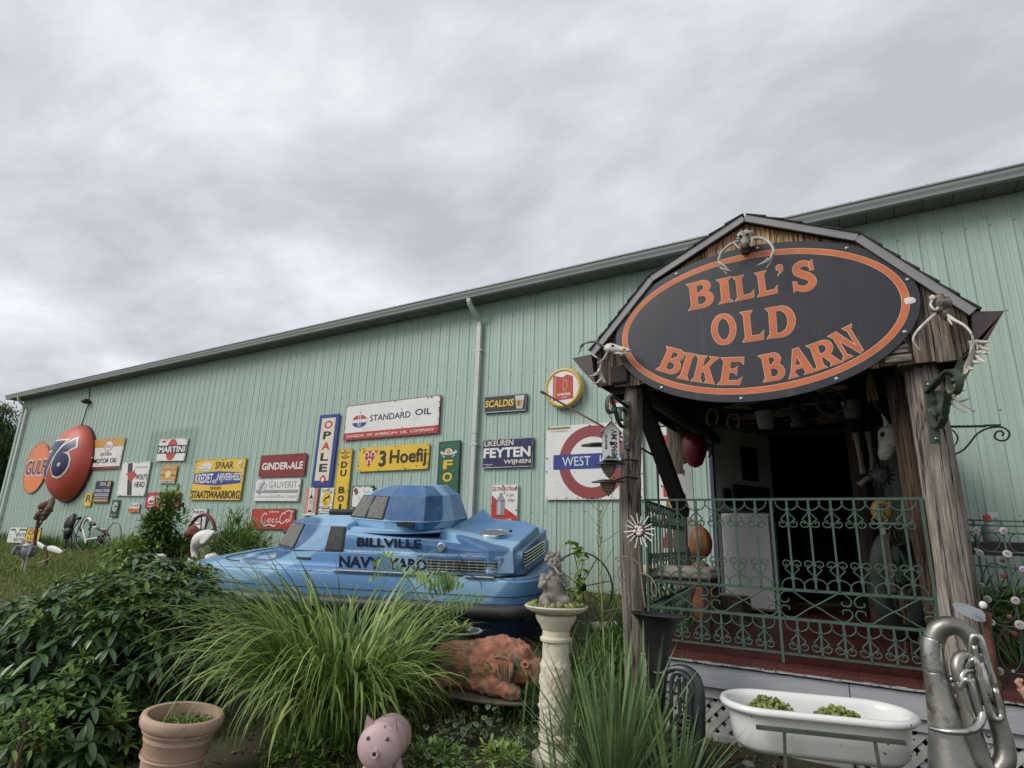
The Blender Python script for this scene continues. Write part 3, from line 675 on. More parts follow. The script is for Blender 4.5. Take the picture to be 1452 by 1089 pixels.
    for cmd in cmds:
        kind, col = cmd[0], cmd[1]; g = G(); y -= .0009
        if kind == 'r': x0, z0, x1, z1 = cmd[2:6]; a = P(x0, z0); b = P(x1, z1); flat(g, [[(a[0], a[1]), (b[0], a[1]), (b[0], b[1]), (a[0], b[1])]], y); nm = 'colour_band'
        elif kind == 'e': cx, cz = P(cmd[2], cmd[3]); flat(g, [ell(cx, cz, cmd[4] * w, cmd[5] * h)], y); nm = 'emblem'
        elif kind == 'ring':
            cx, cz = P(cmd[2], cmd[3]); ro, ri = cmd[4] * h, cmd[5] * h; n = 48
            for i in range(n):
                a, b = 2 * math.pi * i / n, 2 * math.pi * (i + 1) / n
                flat(g, [[(cx + ri * math.cos(a), cz + ri * math.sin(a)), (cx + ro * math.cos(a), cz + ro * math.sin(a)), (cx + ro * math.cos(b), cz + ro * math.sin(b)), (cx + ri * math.cos(b), cz + ri * math.sin(b))]], y)
            nm = 'ring'
        elif kind == 'p': flat(g, [[P(*p) for p in cmd[2]]], y); nm = 'emblem'
        elif kind == 'l':
            for q_ in vstrip([P(*p) for p in (smoothpts([(a, b, 0) for a, b in cmd[2]], 4) if len(cmd) > 4 else cmd[2])] if len(cmd) <= 4 else [P(p.x, p.y) for p in smoothpts([(a, b, 0) for a, b in cmd[2]], 4)], cmd[3]): flat(g, [q_], y)
            nm = 'drawn_line'
        elif kind == 't':
            s, cx, cz, tw, th = cmd[2:7]; bold = (cmd[7] if len(cmd) > 7 else .022) * .62; sh = cmd[8] if len(cmd) > 8 else 0
            X, Z = P(cx, cz); put_text(g, s, X, Z, tw * w, th * h, y, bold, sh); nm = 'lettering'
        elif kind == 'v':      # letters stacked vertically
            s, cx, z1, z0, tw = cmd[2:7]; n = len(s); st = (z1 - z0) / n
            for i, ch in enumerate(s):
                if ch == ' ': continue
                X, Z = P(cx, z1 - st * (i + .5)); put_text(g, ch, X, Z, tw * w * (.35 if ch == 'I' else 1), st * h * .74, y, .03)
            nm = 'lettering'
        if g.f: g.build(nm, en(col), t)
    return t, w, h
S = put_sign
# --- far left
S(((52, 663), 35.7), 'round orange enamel sign lettered GULF, left of the big ball', 'orange', [('ring', 'brown', .5, .5, .5, .488), ('t', 'white', 'GULF', .5, .5, .90, .33, .06), ('t', 'navy', 'GULF', .5, .5, .87, .29, .035)], 'round')
# domed ball
c = at(105, 657, YW - .05); rr = (at(105, 605, YW - .05).z - at(105, 711, YW - .05).z) / 2
t = thing('dome_sign', 'huge orange-red half ball sign with a blue 76 bulging from the wall', 'sign', c, (0, 0, 0), GRP)
ball = mat('ball_orange', (.52, .085, .055), .48, var=.12, vs=1.2, dirt=(.42, .13, .10), damt=.12, ds=1.2)
dep = rr * .50; prof = [(rr * math.sin(a), dep * math.cos(a)) for a in [i * math.pi / 2 / 16 for i in range(17)]]
G().lathe(prof, 48, Matrix.Rotation(R(90), 4, 'X'), cap=False).build('dome', ball, t, smooth=True)
G().lathe([(rr - .01, -.04), (rr + .025, -.04), (rr + .025, .035), (rr - .01, .035)], 48, Matrix.Rotation(R(90), 4, 'X'), cap=False).build('rim', mat('ball_rim', (.06, .02, .015), .6), t)
def on_dome(x, z, off):
    q = (x * x + z * z) / rr ** 2; return (x, -dep * math.sqrt(max(0, 1 - q)) - off, z)
def dome_text(bold, off, col, wd, ht):
    vs, fs = textmesh('76', bold, .25); bm = bmesh.new(); x0 = min(v[0] for v in vs); x1 = max(v[0] for v in vs); z0 = min(v[1] for v in vs); z1 = max(v[1] for v in vs)
    vv = [bm.verts.new(((v[0] - (x0 + x1) / 2) / (x1 - x0) * wd, 0, (v[1] - (z0 + z1) / 2) / (z1 - z0) * ht)) for v in vs]
    for f in fs:
        try: bm.faces.new([vv[i] for i in f])
        except ValueError: pass
    bmesh.ops.triangulate(bm, faces=bm.faces[:])
    for _ in range(4):
        es = [e for e in bm.edges if e.calc_length() > rr * .09]
        if not es: break
        bmesh.ops.subdivide_edges(bm, edges=es, cuts=1); bmesh.ops.triangulate(bm, faces=bm.faces[:])
    g = G(); bm.verts.index_update(); g.v = [on_dome(v.co.x + .08 * rr, v.co.z + .08 * rr, off) for v in bm.verts]; g.f = [tuple(v.index for v in f.verts) for f in bm.faces]; bm.free()
    g.build('lettering', en(col), t, smooth=False)
dome_text(.10, .008, 'white', 1.32 * rr, 1.12 * rr); dome_text(.055, .017, 'navy', 1.20 * rr, .99 * rr)
g = G(); g.cbox((.33 * rr, -.03, -rr * .9), (.1, .05, .05)); g.cbox((rr * .97, -.03, rr * .1), (.1, .05, .05)); g.build('clip', en('white'), t)
S([(135, 624), (178.4, 620), (169.8, 664.7), (127.6, 666.4)], 'white motor oil sign with a rusty orange top and red foot', 'white',
  [('r', 'amber', 0, .72, 1, 1), ('r', 'dred', 0, 0, 1, .09), ('e', 'red', .52, .76, .15, .175), ('e', 'white', .52, .76, .135, .155), ('t', 'red', 'Esso', .52, .76, .2, .15, .01), ('t', 'black', 'EXTRA', .5, .49, .36, .11, .0), ('t', 'black', 'MOTOR OIL', .5, .28, .78, .15, .012)])
S([(122, 699), (132, 699), (129.4, 718), (120, 718)], 'tiny yellow sign with a black B, right below the ball sign', 'yellow', [('t', 'black', 'B', .55, .55, .6, .6, .03), ('l', 'white', [(.25, .2), (.7, .35)], .03)])
S([(137.5, 682.5), (160, 682), (154, 713), (133, 713)], 'small dark blue sign with stacked white lines and a yellow foot', 'navy',
  [('r', 'amber', 0, .06, 1, .15), ('t', 'white', 'TATA', .45, .86, .4, .16, .03), ('e', 'gold', .85, .85, .11, .13), ('t', 'white', 'PNEUS STAR', .52, .55, .92, .13, .02), ('r', 'lgrey', .05, .32, .95, .42), ('r', 'grey', .05, .20, .95, .27), ('l', 'navy', [(.08, .37), (.92, .37)], .02)], frame='black')
S([(176, 656), (215, 654), (205.7, 703.6), (165.3, 702.8)], "white WOLF'S HEAD oil sign with a black bar and red wolf", 'white',
  [('p', 'black', [(.20, .96), (.37, .97), (.56, .01), (.40, .01)]), ('p', 'red', [(.18, .64), (.47, .73), (.60, .62), (.42, .36), (.36, .48), (.30, .50), (.30, .60)]), ('p', 'red', [(.50, .70), (.50, .80), (.44, .70)]), ('p', 'white', [(.22, .55), (.33, .52), (.33, .49)]), ('t', 'black', "WOLF'S", .78, .55, .42, .16, .015), ('t', 'black', 'HEAD', .77, .33, .35, .16, .015), ('l', 'grey', [(.50, .84), (.95, .84)], .018)], frame='lgrey')
S([(161, 709), (171.5, 708.5), (166, 733.5), (156.6, 733)], 'narrow green sign with a big white C', 'dgreen', [('ring', 'white', .5, .60, .27, .20), ('r', 'dgreen', .78, .52, 1, .68), ('t', 'white', 'C', .5, .60, .42, .26, .03), ('t', 'lgrey', 'CASTRO', .5, .12, .8, .1, .0)])
S([(184.6, 713.5), (199, 713), (197.5, 726.4), (183, 726)], 'tiny sign, white above and orange below, right of the green C sign', 'white', [('r', 'orange', 0, 0, 1, .42), ('t', 'navy', 'FUL CARS', .5, .7, .8, .22, .02), ('t', 'dred', 'AUTO OIL', .5, .2, .75, .16, .01)])
S([(226.9, 622.8), (266.8, 622), (263, 652.9), (223.4, 653.9)], 'white MARTINI sign with a red disc behind a black band', 'white',
  [('e', 'red', .5, .5, .19, .49), ('r', 'black', 0, .33, 1, .70), ('t', 'white', 'MARTINI', .5, .515, .93, .27, .045), ('r', 'red', .10, .84, .24, .93)], frame='cream')
S([(230.5, 660), (252.3, 660), (249, 685.7), (228, 685)], 'small amber sign with a white oval seal, below the MARTINI sign', 'amber', [('l', 'brown', [(0, .78), (1, .78)], .012), ('l', 'brown', [(0, .45), (.95, .45)], .03), ('r', 'lgrey', 0, 0, 1, .17), ('e', 'cream', .5, .5, .18, .20), ('t', 'dred', 'NAMUR', .5, .085, .8, .1, .02)])
S([(210.3, 698.6), (258, 698.4), (253, 720.8), (206, 720.8)], 'red cola sign half hidden behind the tall leafy shrub', 'red', [('e', 'white', .18, .52, .12, .26), ('e', 'rbrown', .18, .42, .08, .1), ('t', 'white', 'Drink Cool', .62, .60, .64, .40, .03, .2), ('t', 'white', 'COLA', .85, .28, .2, .2, .03), ('p', 'white', [(.06, .12), (.3, .18), (.25, .06)])], frame='dred')
S([(278.7, 652.9), (350, 649.4), (341.6, 709.6), (271, 708.2)], 'large yellow SPAAR KREDIET sign with a blue lozenge band', 'yellow',
  [('t', 'black', 'SPAAR', .60, .845, .36, .18, .035), ('p', 'blue', [(.02, .66), (.25, .68), (.5, .70), (.95, .66), (.96, .40), (.5, .35), (.25, .37), (.02, .40)]), ('t', 'white', 'KREDIET', .23, .53, .36, .23, .035), ('t', 'white', 'ed', .455, .47, .08, .13, .02), ('t', 'white', 'NIJVERHEID', .735, .53, .46, .23, .035), ('t', 'black', 'ONDER', .5, .285, .22, .075, .01), ('t', 'black', 'STAATSWAARBORG', .5, .13, .96, .19, .035),
   ('p', 'white', [(.08, .72), (.34, .72), (.36, .86), (.30, .93), (.24, .90), (.20, .94), (.13, .86), (.08, .84)]), ('l', 'black', [(.09, .78), (.13, .74), (.17, .78), (.21, .74), (.26, .79), (.31, .75)], .015), ('l', 'gold', [(.10, .82), (.16, .85), (.20, .81), (.27, .86), (.33, .83)], .012), ('e', 'white', .91, .86, .035, .09), ('e', 'gold', .91, .84, .02, .04)], frame='gold', fr=.008)
S([(273.9, 720.4), (295.7, 720), (290, 750), (268, 750)], 'white PHILIPS sign partly hidden behind the white stork', 'white', [('l', 'grey', [(.1, .97), (.9, .97), (.9, .03), (.1, .03), (.1, .97)], .02), ('t', 'navy', 'PHILIPS', .5, .80, .7, .13, .03), ('e', 'rbrown', .5, .40, .32, .22), ('e', 'white', .5, .40, .25, .17), ('t', 'black', 'RADIO', .5, .40, .4, .12, .02)], frame='lgrey')
S([(371.5, 646), (436, 642.7), (432.2, 674.5), (368, 676)], 'dark red GINDER-ALE sign with heavy white letters', 'dred', [('t', 'white', 'GINDER-ALE', .505, .47, .90, .34, .05)], frame='rbrown')
S([(364.7, 679.7), (428.4, 678.3), (424, 710.7), (360, 710.4)], 'pale grey and white GAUVERIT sign with a parrot emblem', 'white', [('r', 'grey', .04, .36, .97, .50), ('t', 'grey', 'GAUVERIT', .62, .73, .62, .30, .0), ('e', 'lgrey', .17, .66, .10, .24), ('l', 'grey', [(.22, .86), (.14, .62), (.13, .30)], .06, 1), ('t', 'lgrey', 'USINES REUNIES GAUVER', .62, .43, .6, .09, .0), ('t', 'lgrey', '13 RUE DU FAUBOURG TEMPLE', .5, .20, .92, .11, .0)], frame='lgrey', fr=.008)
cola = 'red Drink Coca-Cola sign with white script, low behind the blue boat'
t, w, h = S([(358.4, 721.7), (420.6, 721.3), (416, 750.7), (357, 749.7)], cola, 'red',
  [('t', 'white', 'DRINK', .53, .85, .24, .09, .01), ('t', 'gold', 'Delicious', .14, .52, .24, .14, .0, .3),
   ('l', 'white', [(.37, .70), (.33, .78), (.27, .66), (.25, .42), (.30, .27), (.37, .34), (.40, .44)], .022, 1), ('l', 'white', [(.45, .52), (.41, .46), (.42, .34), (.47, .38), (.47, .50), (.43, .52)], .020, 1), ('l', 'white', [(.55, .52), (.51, .44), (.52, .34), (.56, .38)], .020, 1), ('l', 'white', [(.64, .52), (.60, .46), (.60, .34), (.65, .38), (.65, .54), (.66, .34), (.68, .36)], .020, 1),
   ('l', 'white', [(.80, .70), (.76, .80), (.70, .64), (.69, .42), (.73, .27), (.80, .36), (.84, .5)], .022, 1), ('l', 'white', [(.87, .50), (.84, .42), (.86, .33), (.89, .42), (.86, .52)], .018, 1), ('l', 'white', [(.90, .36), (.93, .80), (.95, .84), (.93, .34)], .014, 1), ('l', 'white', [(.30, .24), (.36, .16), (.46, .22), (.56, .14), (.62, .20)], .028, 1), ('l', 'white', [(.78, .80), (.86, .90), (.97, .86)], .02, 1)], frame='brown', rc=.0)
# --- centre
S([(454.3, 589.3), (482.2, 586.7), (471.5, 690.3), (443, 690)], 'tall blue bordered OPALE sign with red and black letters', 'blue', [('r', 'cream', .14, .08, .83, .95), ('v', 'red', 'O A  ', .5, .93, .18, .42), ('v', 'black', ' P LE', .5, .93, .18, .40), ('e', 'red', .55, .095, .15, .05), ('p', 'red', [(.42, .11), (.55, .165), (.68, .11)]), ('e', 'white', .55, .095, .08, .028)])
S([(435.8, 692.7), (452.3, 692.3), (448.3, 731), (431, 731)], 'small salmon pink sign with a bottle on a white stripe', 'pink', [('r', 'white', .30, .08, .72, 1), ('l', 'grey', [(.51, .95), (.51, .72)], .03), ('p', 'black', [(.44, .74), (.58, .74), (.68, .62), (.36, .62)]), ('r', 'lgrey', .36, .20, .68, .62), ('t', 'grey', 'GEN', .52, .48, .24, .1, .0), ('r', 'black', .38, .12, .66, .19), ('r', 'white', 0, .0, 1, .07)])
S([(456.8, 692), (475, 692), (471, 728), (453.3, 727)], 'small white sign with a leaping black figure on a yellow oval', 'white', [('e', 'yellow', .5, .55, .36, .30), ('l', 'black', [(.3, .45), (.42, .58), (.60, .62), (.68, .72)], .035, 1), ('l', 'black', [(.58, .62), (.76, .65)], .025), ('t', 'amber', 'VELO', .5, .36, .4, .07, .02), ('l', 'grey', [(.12, .84), (.5, .92), (.88, .84)], .03, 1), ('l', 'grey', [(.14, .26), (.5, .18), (.86, .26)], .03, 1), ('r', 'black', .1, .16, .9, .175), ('t', 'red', 'CYCLES', .5, .08, .6, .07, .01)])
S([(481, 637.6), (499.8, 636.2), (492, 741), (473, 741)], 'narrow yellow sign lettered DU BOIS from top to bottom', 'yellow', [('t', 'black', 'BIEREN', .52, .945, .72, .03, .01), ('p', 'black', [(.15, .885), (.5, .915), (.88, .885), (.5, .86)]), ('p', 'yellow', [(.27, .885), (.5, .903), (.76, .885), (.5, .87)]), ('t', 'black', 'du', .5, .886, .3, .02, .02), ('v', 'black', 'DU BOIS', .5, .84, .03, .46)], frame='gold', rc=0, fr=.006)
S([(501.2, 690), (531, 688), (529, 721), (499.2, 719)], 'white sign with a smoking cigarette, half hidden by the upper turret', 'white', [('l', 'brown', [(.10, .86), (.26, .62)], .09), ('l', 'white', [(.26, .62), (.6, .2)], .09), ('l', 'grey', [(.27, .55), (.62, .12)], .01), ('l', 'lgrey', [(.5, .9), (.6, .7), (.8, .8)], .02, 1)], frame='black')
S([(491.7, 576.6), (625.7, 559.8), (623, 614), (488.7, 624.6)], 'wide white STANDARD OIL sign with a red foot band, highest of the signs', 'white',
  [('r', 'red', 0, 0, 1, .20), ('t', 'navy', 'STANDARD', .50, .565, .43, .175, .018), ('t', 'navy', 'OIL', .84, .60, .16, .17, .018), ('t', 'white', 'DIVISION  OF  AMERICAN  OIL  COMPANY', .5, .10, .92, .075, .02),
   ('e', 'white', .17, .53, .085, .20), ('p', 'red', ell(.17, .565, .078, .125, 16, 0, math.pi)), ('p', 'blue', ell(.17, .47, .078, .13, 16, math.pi, 2 * math.pi)), ('r', 'white', .155, .36, .163, .70), ('r', 'white', .178, .36, .186, .70), ('l', 'red', [(.166, .74), (.171, .80), (.178, .74)], .012)], frame='rbrown', fr=.01)
S([(509.9, 635.5), (609.9, 628.7), (607.9, 664.4), (508.3, 669.5)], 'wide yellow 3 Hoefij sign with white horseshoes in a red triangle', 'yellow',
  [('p', 'red', [(.06, .86), (.29, .86), (.165, .16)]), ('ring', 'white', .125, .70, .14, .085), ('ring', 'white', .22, .70, .14, .085), ('ring', 'white', .17, .40, .13, .075), ('r', 'red', .105, .54, .145, .62), ('r', 'red', .20, .54, .24, .62), ('r', 'red', .155, .26, .187, .34),
   ('t', 'black', '3', .365, .50, .10, .66, .045), ('t', 'black', 'Hoefij', .72, .47, .50, .72, .03)], rc=.03)
S([(624.4, 627), (654.3, 624.6), (648, 745), (617, 745)], 'tall green beer sign with a crest above yellow letters', 'green', [('e', 'lgrey', .48, .865, .40, .035), ('e', 'green', .48, .88, .30, .022), ('e', 'cream', .48, .875, .18, .038), ('e', 'amber', .48, .87, .12, .028), ('v', 'yellow', 'FORST', .48, .79, .04, .44), ('l', 'lgrey', [(.20, .83), (.32, .80)], .02), ('l', 'lgrey', [(.64, .80), (.78, .83)], .02)], frame='black', fr=.01)
# --- right
S([(687.8, 561.7), (748.2, 557.9), (747.4, 582.3), (687, 586.9)], 'black SCALDIS sign with yellow letters and a beer glass', 'black', [('l', 'lgrey', [(.015, .04), (.985, .04), (.985, .96), (.015, .96), (.015, .04)], .012), ('t', 'green', 'SAISON', .36, .86, .3, .15, .02), ('t', 'yellow', 'SCALDIS', .37, .52, .68, .40, .045, .1), ('t', 'green', 'BEER', .37, .15, .3, .13, .01), ('p', 'lgrey', [(.73, .88), (.95, .88), (.91, .14), (.78, .14)]), ('p', 'amber', [(.76, .62), (.92, .62), (.89, .24), (.80, .24)]), ('p', 'brown', [(.79, .58), (.85, .58), (.84, .3), (.80, .3)])], rc=.025)
S([(685.2, 623.9), (757.7, 619.6), (756.4, 662), (684.4, 664.6)], 'navy LIKEUREN FEYTEN WIJNEN sign with white letters', 'navy', [('l', 'lgrey', [(.01, .02), (.99, .02), (.99, .98), (.01, .98), (.01, .02)], .012), ('t', 'cream', 'LIKEUREN', .33, .85, .58, .19, .035), ('t', 'white', 'FEYTEN', .49, .52, .92, .34, .055), ('t', 'cream', 'WIJNEN', .70, .18, .52, .18, .04), ('l', 'lgrey', [(.04, .13), (.24, .13)], .008), ('l', 'lgrey', [(.08, .08), (.2, .08)], .008)], rc=.02)
S([(698.6, 688.5), (735, 687.2), (733.8, 745.6), (697.5, 744)], 'small red and white ULTRABUTANE sign with a gas bottle', 'white', [('p', 'red', [(0, 0), (1, 0), (1, .22), (.55, .42), (0, .75)]), ('t', 'red', 'ULTRABUTANE', .5, .90, .94, .10, .03), ('r', 'grey', .20, .24, .52, .62), ('p', 'grey', [(.20, .62), (.52, .62), (.44, .72), (.28, .72)]), ('r', 'lgrey', .26, .26, .36, .62), ('r', 'grey', .31, .72, .41, .80), ('l', 'black', [(.20, .24), (.52, .24)], .01), ('l', 'black', [(.20, .60), (.52, .60)], .008), ('t', 'grey', 'le gaz', .72, .75, .32, .09, .0, .3), ('t', 'red', 'riche', .76, .63, .28, .08, .0, .3), ('t', 'white', 'DISTRIBUTEUR', .5, .06, .9, .06, .02), ('t', 'white', 'DAR', .72, .145, .2, .05, .02)])
p = YW - .03; tl = at(774.9, 606, p); bl = at(774.9, 708.8, p); sx = tl.x + (tl.z - bl.z) * 1.38
def topx(pt):   # picture point of a wall point, used only to give the fourth corner of a square board
    d = pt - CAM; z = d.dot(CZ); return (726 + F * d.dot(CX) / z, 544.5 + F * d.dot(CY) / z)
S([(774.9, 606), topx(V((sx, p, tl.z))), topx(V((sx, p, bl.z))), (774.9, 708.8)], 'big white underground roundel sign lettered WEST on a blue bar', 'white',
  [('ring', 'rbrown', .5, .49, .485, .335), ('r', 'blue', .085, .40, .915, .60), ('t', 'white', 'WEST', .335, .505, .30, .125, .0), ('t', 'white', 'HAM', .70, .505, .24, .125, .0), ('r', 'gold', .01, .955, .27, .985), ('t', 'black', 'WAY OUT', .15, .97, .16, .02, .0), ('l', 'lgrey', [(.05, .93), (.24, .93)], .012)])
# crown-cork sign
c = at(799.4, 550.1, YW - .1); r = .5 * (at(799, 522, YW - .1).z - at(799, 579, YW - .1).z)
t = thing('bottle_cap_sign', 'round yellow bottle cap sign with a red label, above the roundel', 'sign', c, (0, 0, 0), GRP)
RX = Matrix.Rotation(R(90), 4, 'X')
G().lathe([(r * .80, .035), (r * .86, .052), (r * .93, .05), (r * .98, .03), (r, .0), (r * 1.0, -.04)], 60, RX, cap=False, wob=lambda a, z: .012 * math.cos(a * 24) * (z < .04)).build('crimped_rim', paint('cap', (.60, .42, .10), rust=.25), t, smooth=True)
G().lathe([(.0001, .036), (r * .82, .036)], 40, RX, cap=False).build('face', en('white'), t)
g = G(); flat(g, [[(-.52 * r, -.62 * r), (.55 * r, -.58 * r), (.53 * r, .52 * r), (.2 * r, .62 * r), (.0, .50 * r), (-.52 * r, .64 * r)]], -.0395); g.build('label_panel', en('red'), t)
g = G(); flat(g, [ell(.12 * r, .1 * r, .14 * r, .30 * r)], -.0405); flat(g, vstrip([(-.42 * r, -.5 * r), (-.40 * r, .55 * r)], .08 * r), -.0405); g.build('emblem', en('gold'), t)
g = G(); flat(g, [ell(.12 * r, .1 * r, .08 * r, .22 * r)], -.0412); g.build('emblem', en('red'), t)
g = G(); put_text(g, 'S.MICHEL', .08 * r, -.34 * r, .72 * r, .13 * r, -.041, .04); put_text(g, 'LEGERE', .08 * r, -.50 * r, .3 * r, .06 * r, -.041, .02); g.build('lettering', en('white'), t)
S([(866, 551), (886, 550), (885.5, 577), (865, 577.5)], 'small white sign with a red maple leaf behind the left log post', 'white', [('r', 'red', 0, 0, .12, 1), ('p', 'red', [(.5, .92), (.58, .72), (.72, .78), (.68, .60), (.92, .62), (.80, .48), (.86, .40), (.62, .30), (.62, .20), (.38, .20), (.38, .30), (.14, .40), (.20, .48), (.10, .62), (.33, .60), (.28, .78), (.42, .72)])])
S([(933, 604), (962, 603), (962, 812), (933, 812)], 'tall white board with red and yellow shapes beyond the porch railing', 'white', [('p', 'red', [(.20, .22), (.45, .28), (.72, .22), (.72, .16), (.20, .16)]), ('p', 'red', [(.20, .73), (.45, .80), (.72, .73), (.72, .66), (.20, .66)]), ('r', 'red', .30, .50, .78, .62), ('r', 'yellow', .42, .52, .70, .60), ('ring', 'dred', .5, .38, .05, .028), ('r', 'amber', .4, .44, .8, .47), ('r', 'red', .3, .86, .8, .93)], frame='black', fr=.02)

# ================================================================ the big oval sign
OY = YP - .150; OC = V((-.532, OY, 2.932)); OA, OB = .938, .545
bs = thing('oval_sign', "huge black oval sign with orange rim lettered BILL'S OLD BIKE BARN", 'sign', OC)
M_BLK = mat('sign_black', (.024, .027, .034), .38, var=.2, vs=3, dirt=(.060, .063, .070), damt=.22, ds=5, stretch=(1.6, 1, .3))  # faint streaks, with uneven sheen put into the colour
M_ORG = mat('sign_orange', (.58, .145, .045), .5, var=.16, vs=5, dirt=(.42, .17, .09), damt=.2, ds=14)
M_PALE = mat('sign_pale', (.72, .50, .36), .5)
G().prism(ell(0, 0, OA, OB, 96), -.012, 0).build('board', M_BLK, bs, bev=.003)
def ring(g, a, b, w, y, n=128):
    for i in range(n):
        p, q = 2 * math.pi * i / n, 2 * math.pi * (i + 1) / n
        g.add([(a * math.cos(p), y, b * math.sin(p)), (a * math.cos(q), y, b * math.sin(q)), ((a - w) * math.cos(q), y, (b - w) * math.sin(q)), ((a - w) * math.cos(p), y, (b - w) * math.sin(p))], [(0, 1, 2, 3)])
g = G(); ring(g, OA - .052, OB - .052, .042, -.0132); g.build('rim_outline', M_PALE, bs)
g = G(); ring(g, OA - .055, OB - .055, .036, -.0142); g.build('rim_band', M_ORG, bs)
g = G()
for k in range(10):
    a = 2 * math.pi * (k + .35) / 10; g.lathe([(.012, 0), (.012, .004), (.006, .008), (0, .009)], 8, Matrix.Translation(((OA - .025) * math.cos(a), -.012, (OB - .025) * math.sin(a))) @ Matrix.Rotation(R(90), 4, 'X'))
g.build('bolt', mat('zinc', (.45, .47, .50), .35, .8), bs)
g = G(); g.blob((.885, -.014, -.02), (.03, .003, .022), 9, 4, .6, 5); g.build('bird_dropping', en('white'), bs)
def arc(cx, cz, rx, rz_, a0, a1, n=14): return [(cx + rx * math.cos(R(a0 + (a1 - a0) * i / n)), cz + rz_ * math.sin(R(a0 + (a1 - a0) * i / n))) for i in range(n + 1)]
def wid(n, lo, hi): return [lo + (hi - lo) * math.sin(math.pi * i / n) for i in range(n + 1)]
SW = .23
def serif(x0, x1, z, d):    # flared foot (d=+1) or head (d=-1)
    xm0 = x0 + .07; xm1 = x1 - .07
    return [[(x0, z), (x1, z), (xm1, z + d * .10), (xm0, z + d * .10)]]
def stem(x0, x1): return [[(x0 + .055, .08), (x0 + .055, .92)], [(0)]]
def box_(x0, x1, z0=.03, z1=.97): return [(x0, z0), (x1, z0), (x1, z1), (x0, z1)]
GL = {}
def Q(pts, w): return ('s', pts, w)
GL['I'] = (.42, [box_(.10, .32)] + serif(0, .42, 0, 1) + serif(0, .42, 1, -1))
GL['L'] = (.80, [box_(.11, .33), [(.2, 0), (.74, 0), (.80, .30), (.66, .17), (.2, .15)]] + serif(0, .40, 0, 1) + serif(0, .44, 1, -1))
GL['B'] = (.84, [box_(.11, .33), [(.2, 0), (.5, 0), (.5, .13), (.2, .13)], [(.2, .87), (.48, .87), (.48, 1), (.2, 1)], [(.2, .46), (.5, .46), (.5, .58), (.2, .58)]] + serif(0, .40, 0, 1) + serif(0, .40, 1, -1) +
           vstrip(arc(.48, .76, .21, .18, -90, 90), wid(14, .12, .21)) + vstrip(arc(.50, .29, .25, .225, -90, 90), wid(14, .13, .22)))
GL['D'] = (.95, [box_(.11, .33), [(.2, 0), (.45, 0), (.45, .13), (.2, .13)], [(.2, .87), (.45, .87), (.45, 1), (.2, 1)]] + serif(0, .36, 0, 1) + serif(0, .36, 1, -1) + vstrip(arc(.45, .5, .39, .435, -90, 90, 20), wid(20, .13, .23)))
GL['O'] = (1.0, vstrip([(.5 + .39 * math.cos(R(a)), .5 + .44 * math.sin(R(a))) for a in range(0, 361, 12)], [.14 + .10 * abs(math.cos(R(a))) for a in range(0, 361, 12)]))
GL['E'] = (.80, [box_(.11, .33), [(.2, 0), (.72, 0), (.78, .28), (.65, .15), (.2, .14)], [(.2, .86), (.65, .86), (.76, .74), (.74, 1), (.2, 1)], [(.2, .45), (.5, .45), (.58, .37), (.58, .67), (.5, .57), (.2, .57)]] + serif(0, .36, 0, 1) + serif(0, .36, 1, -1))
GL['K'] = (.90, [box_(.11, .33), [(.30, .44), (.42, .40), (.78, .90), (.60, .90)], [(.40, .52), (.56, .62), (.86, .08), (.60, .08)]] + serif(0, .42, 0, 1) + serif(0, .42, 1, -1) + serif(.52, .92, 0, 1) + serif(.52, .88, 1, -1))
GL['R'] = (.90, [box_(.11, .33), [(.2, .87), (.48, .87), (.48, 1), (.2, 1)], [(.2, .42), (.5, .42), (.5, .54), (.2, .54)], [(.40, .46), (.60, .50), (.86, .08), (.62, .06)]] + serif(0, .42, 0, 1) + serif(0, .40, 1, -1) + serif(.54, .93, 0, 1) + vstrip(arc(.48, .71, .23, .225, -90, 90), wid(14, .12, .21)))
GL['A'] = (1.0, [[(.08, .06), (.22, .06), (.54, .98), (.40, .98)], [(.40, 1), (.62, 1), (.94, .06), (.66, .06)], [(.26, .26), (.72, .26), (.70, .38), (.28, .38)]] + serif(0, .34, 0, 1) + serif(.58, 1.0, 0, 1))
GL['N'] = (1.0, [box_(.14, .27), box_(.74, .87, .08), [(.10, .98), (.36, .98), (.87, .02), (.72, -.02)]] + serif(0, .40, 0, 1) + serif(0, .36, 1, -1) + serif(.62, 1.0, 1, -1))
sp = [(.70, .78), (.62, .89), (.42, .93), (.22, .84), (.20, .68), (.40, .55), (.60, .45), (.72, .29), (.60, .12), (.38, .07), (.18, .14), (.10, .26)]
sps = [(p.x, p.y) for p in smoothpts([(a, b, 0) for a, b in sp], 3)]; nS = len(sps)
GL['S'] = (.82, vstrip(sps, [.10 + .14 * math.sin(math.pi * i / (nS - 1)) ** .8 for i in range(nS)]) + [[(.66, .66), (.78, .66), (.76, 1), (.66, .92)], [(.04, .0), (.14, .08), (.16, .34), (.04, .36)]])
GL["'"] = (.4, [[(.0 + .2 + .2 * math.cos(R(a)), .7 + .28 * math.sin(R(a))) for a in range(0, 360, 24)]] + vstrip([(.32, .74), (.34, .4), (.1, .0)], [.18, .14, .02]))
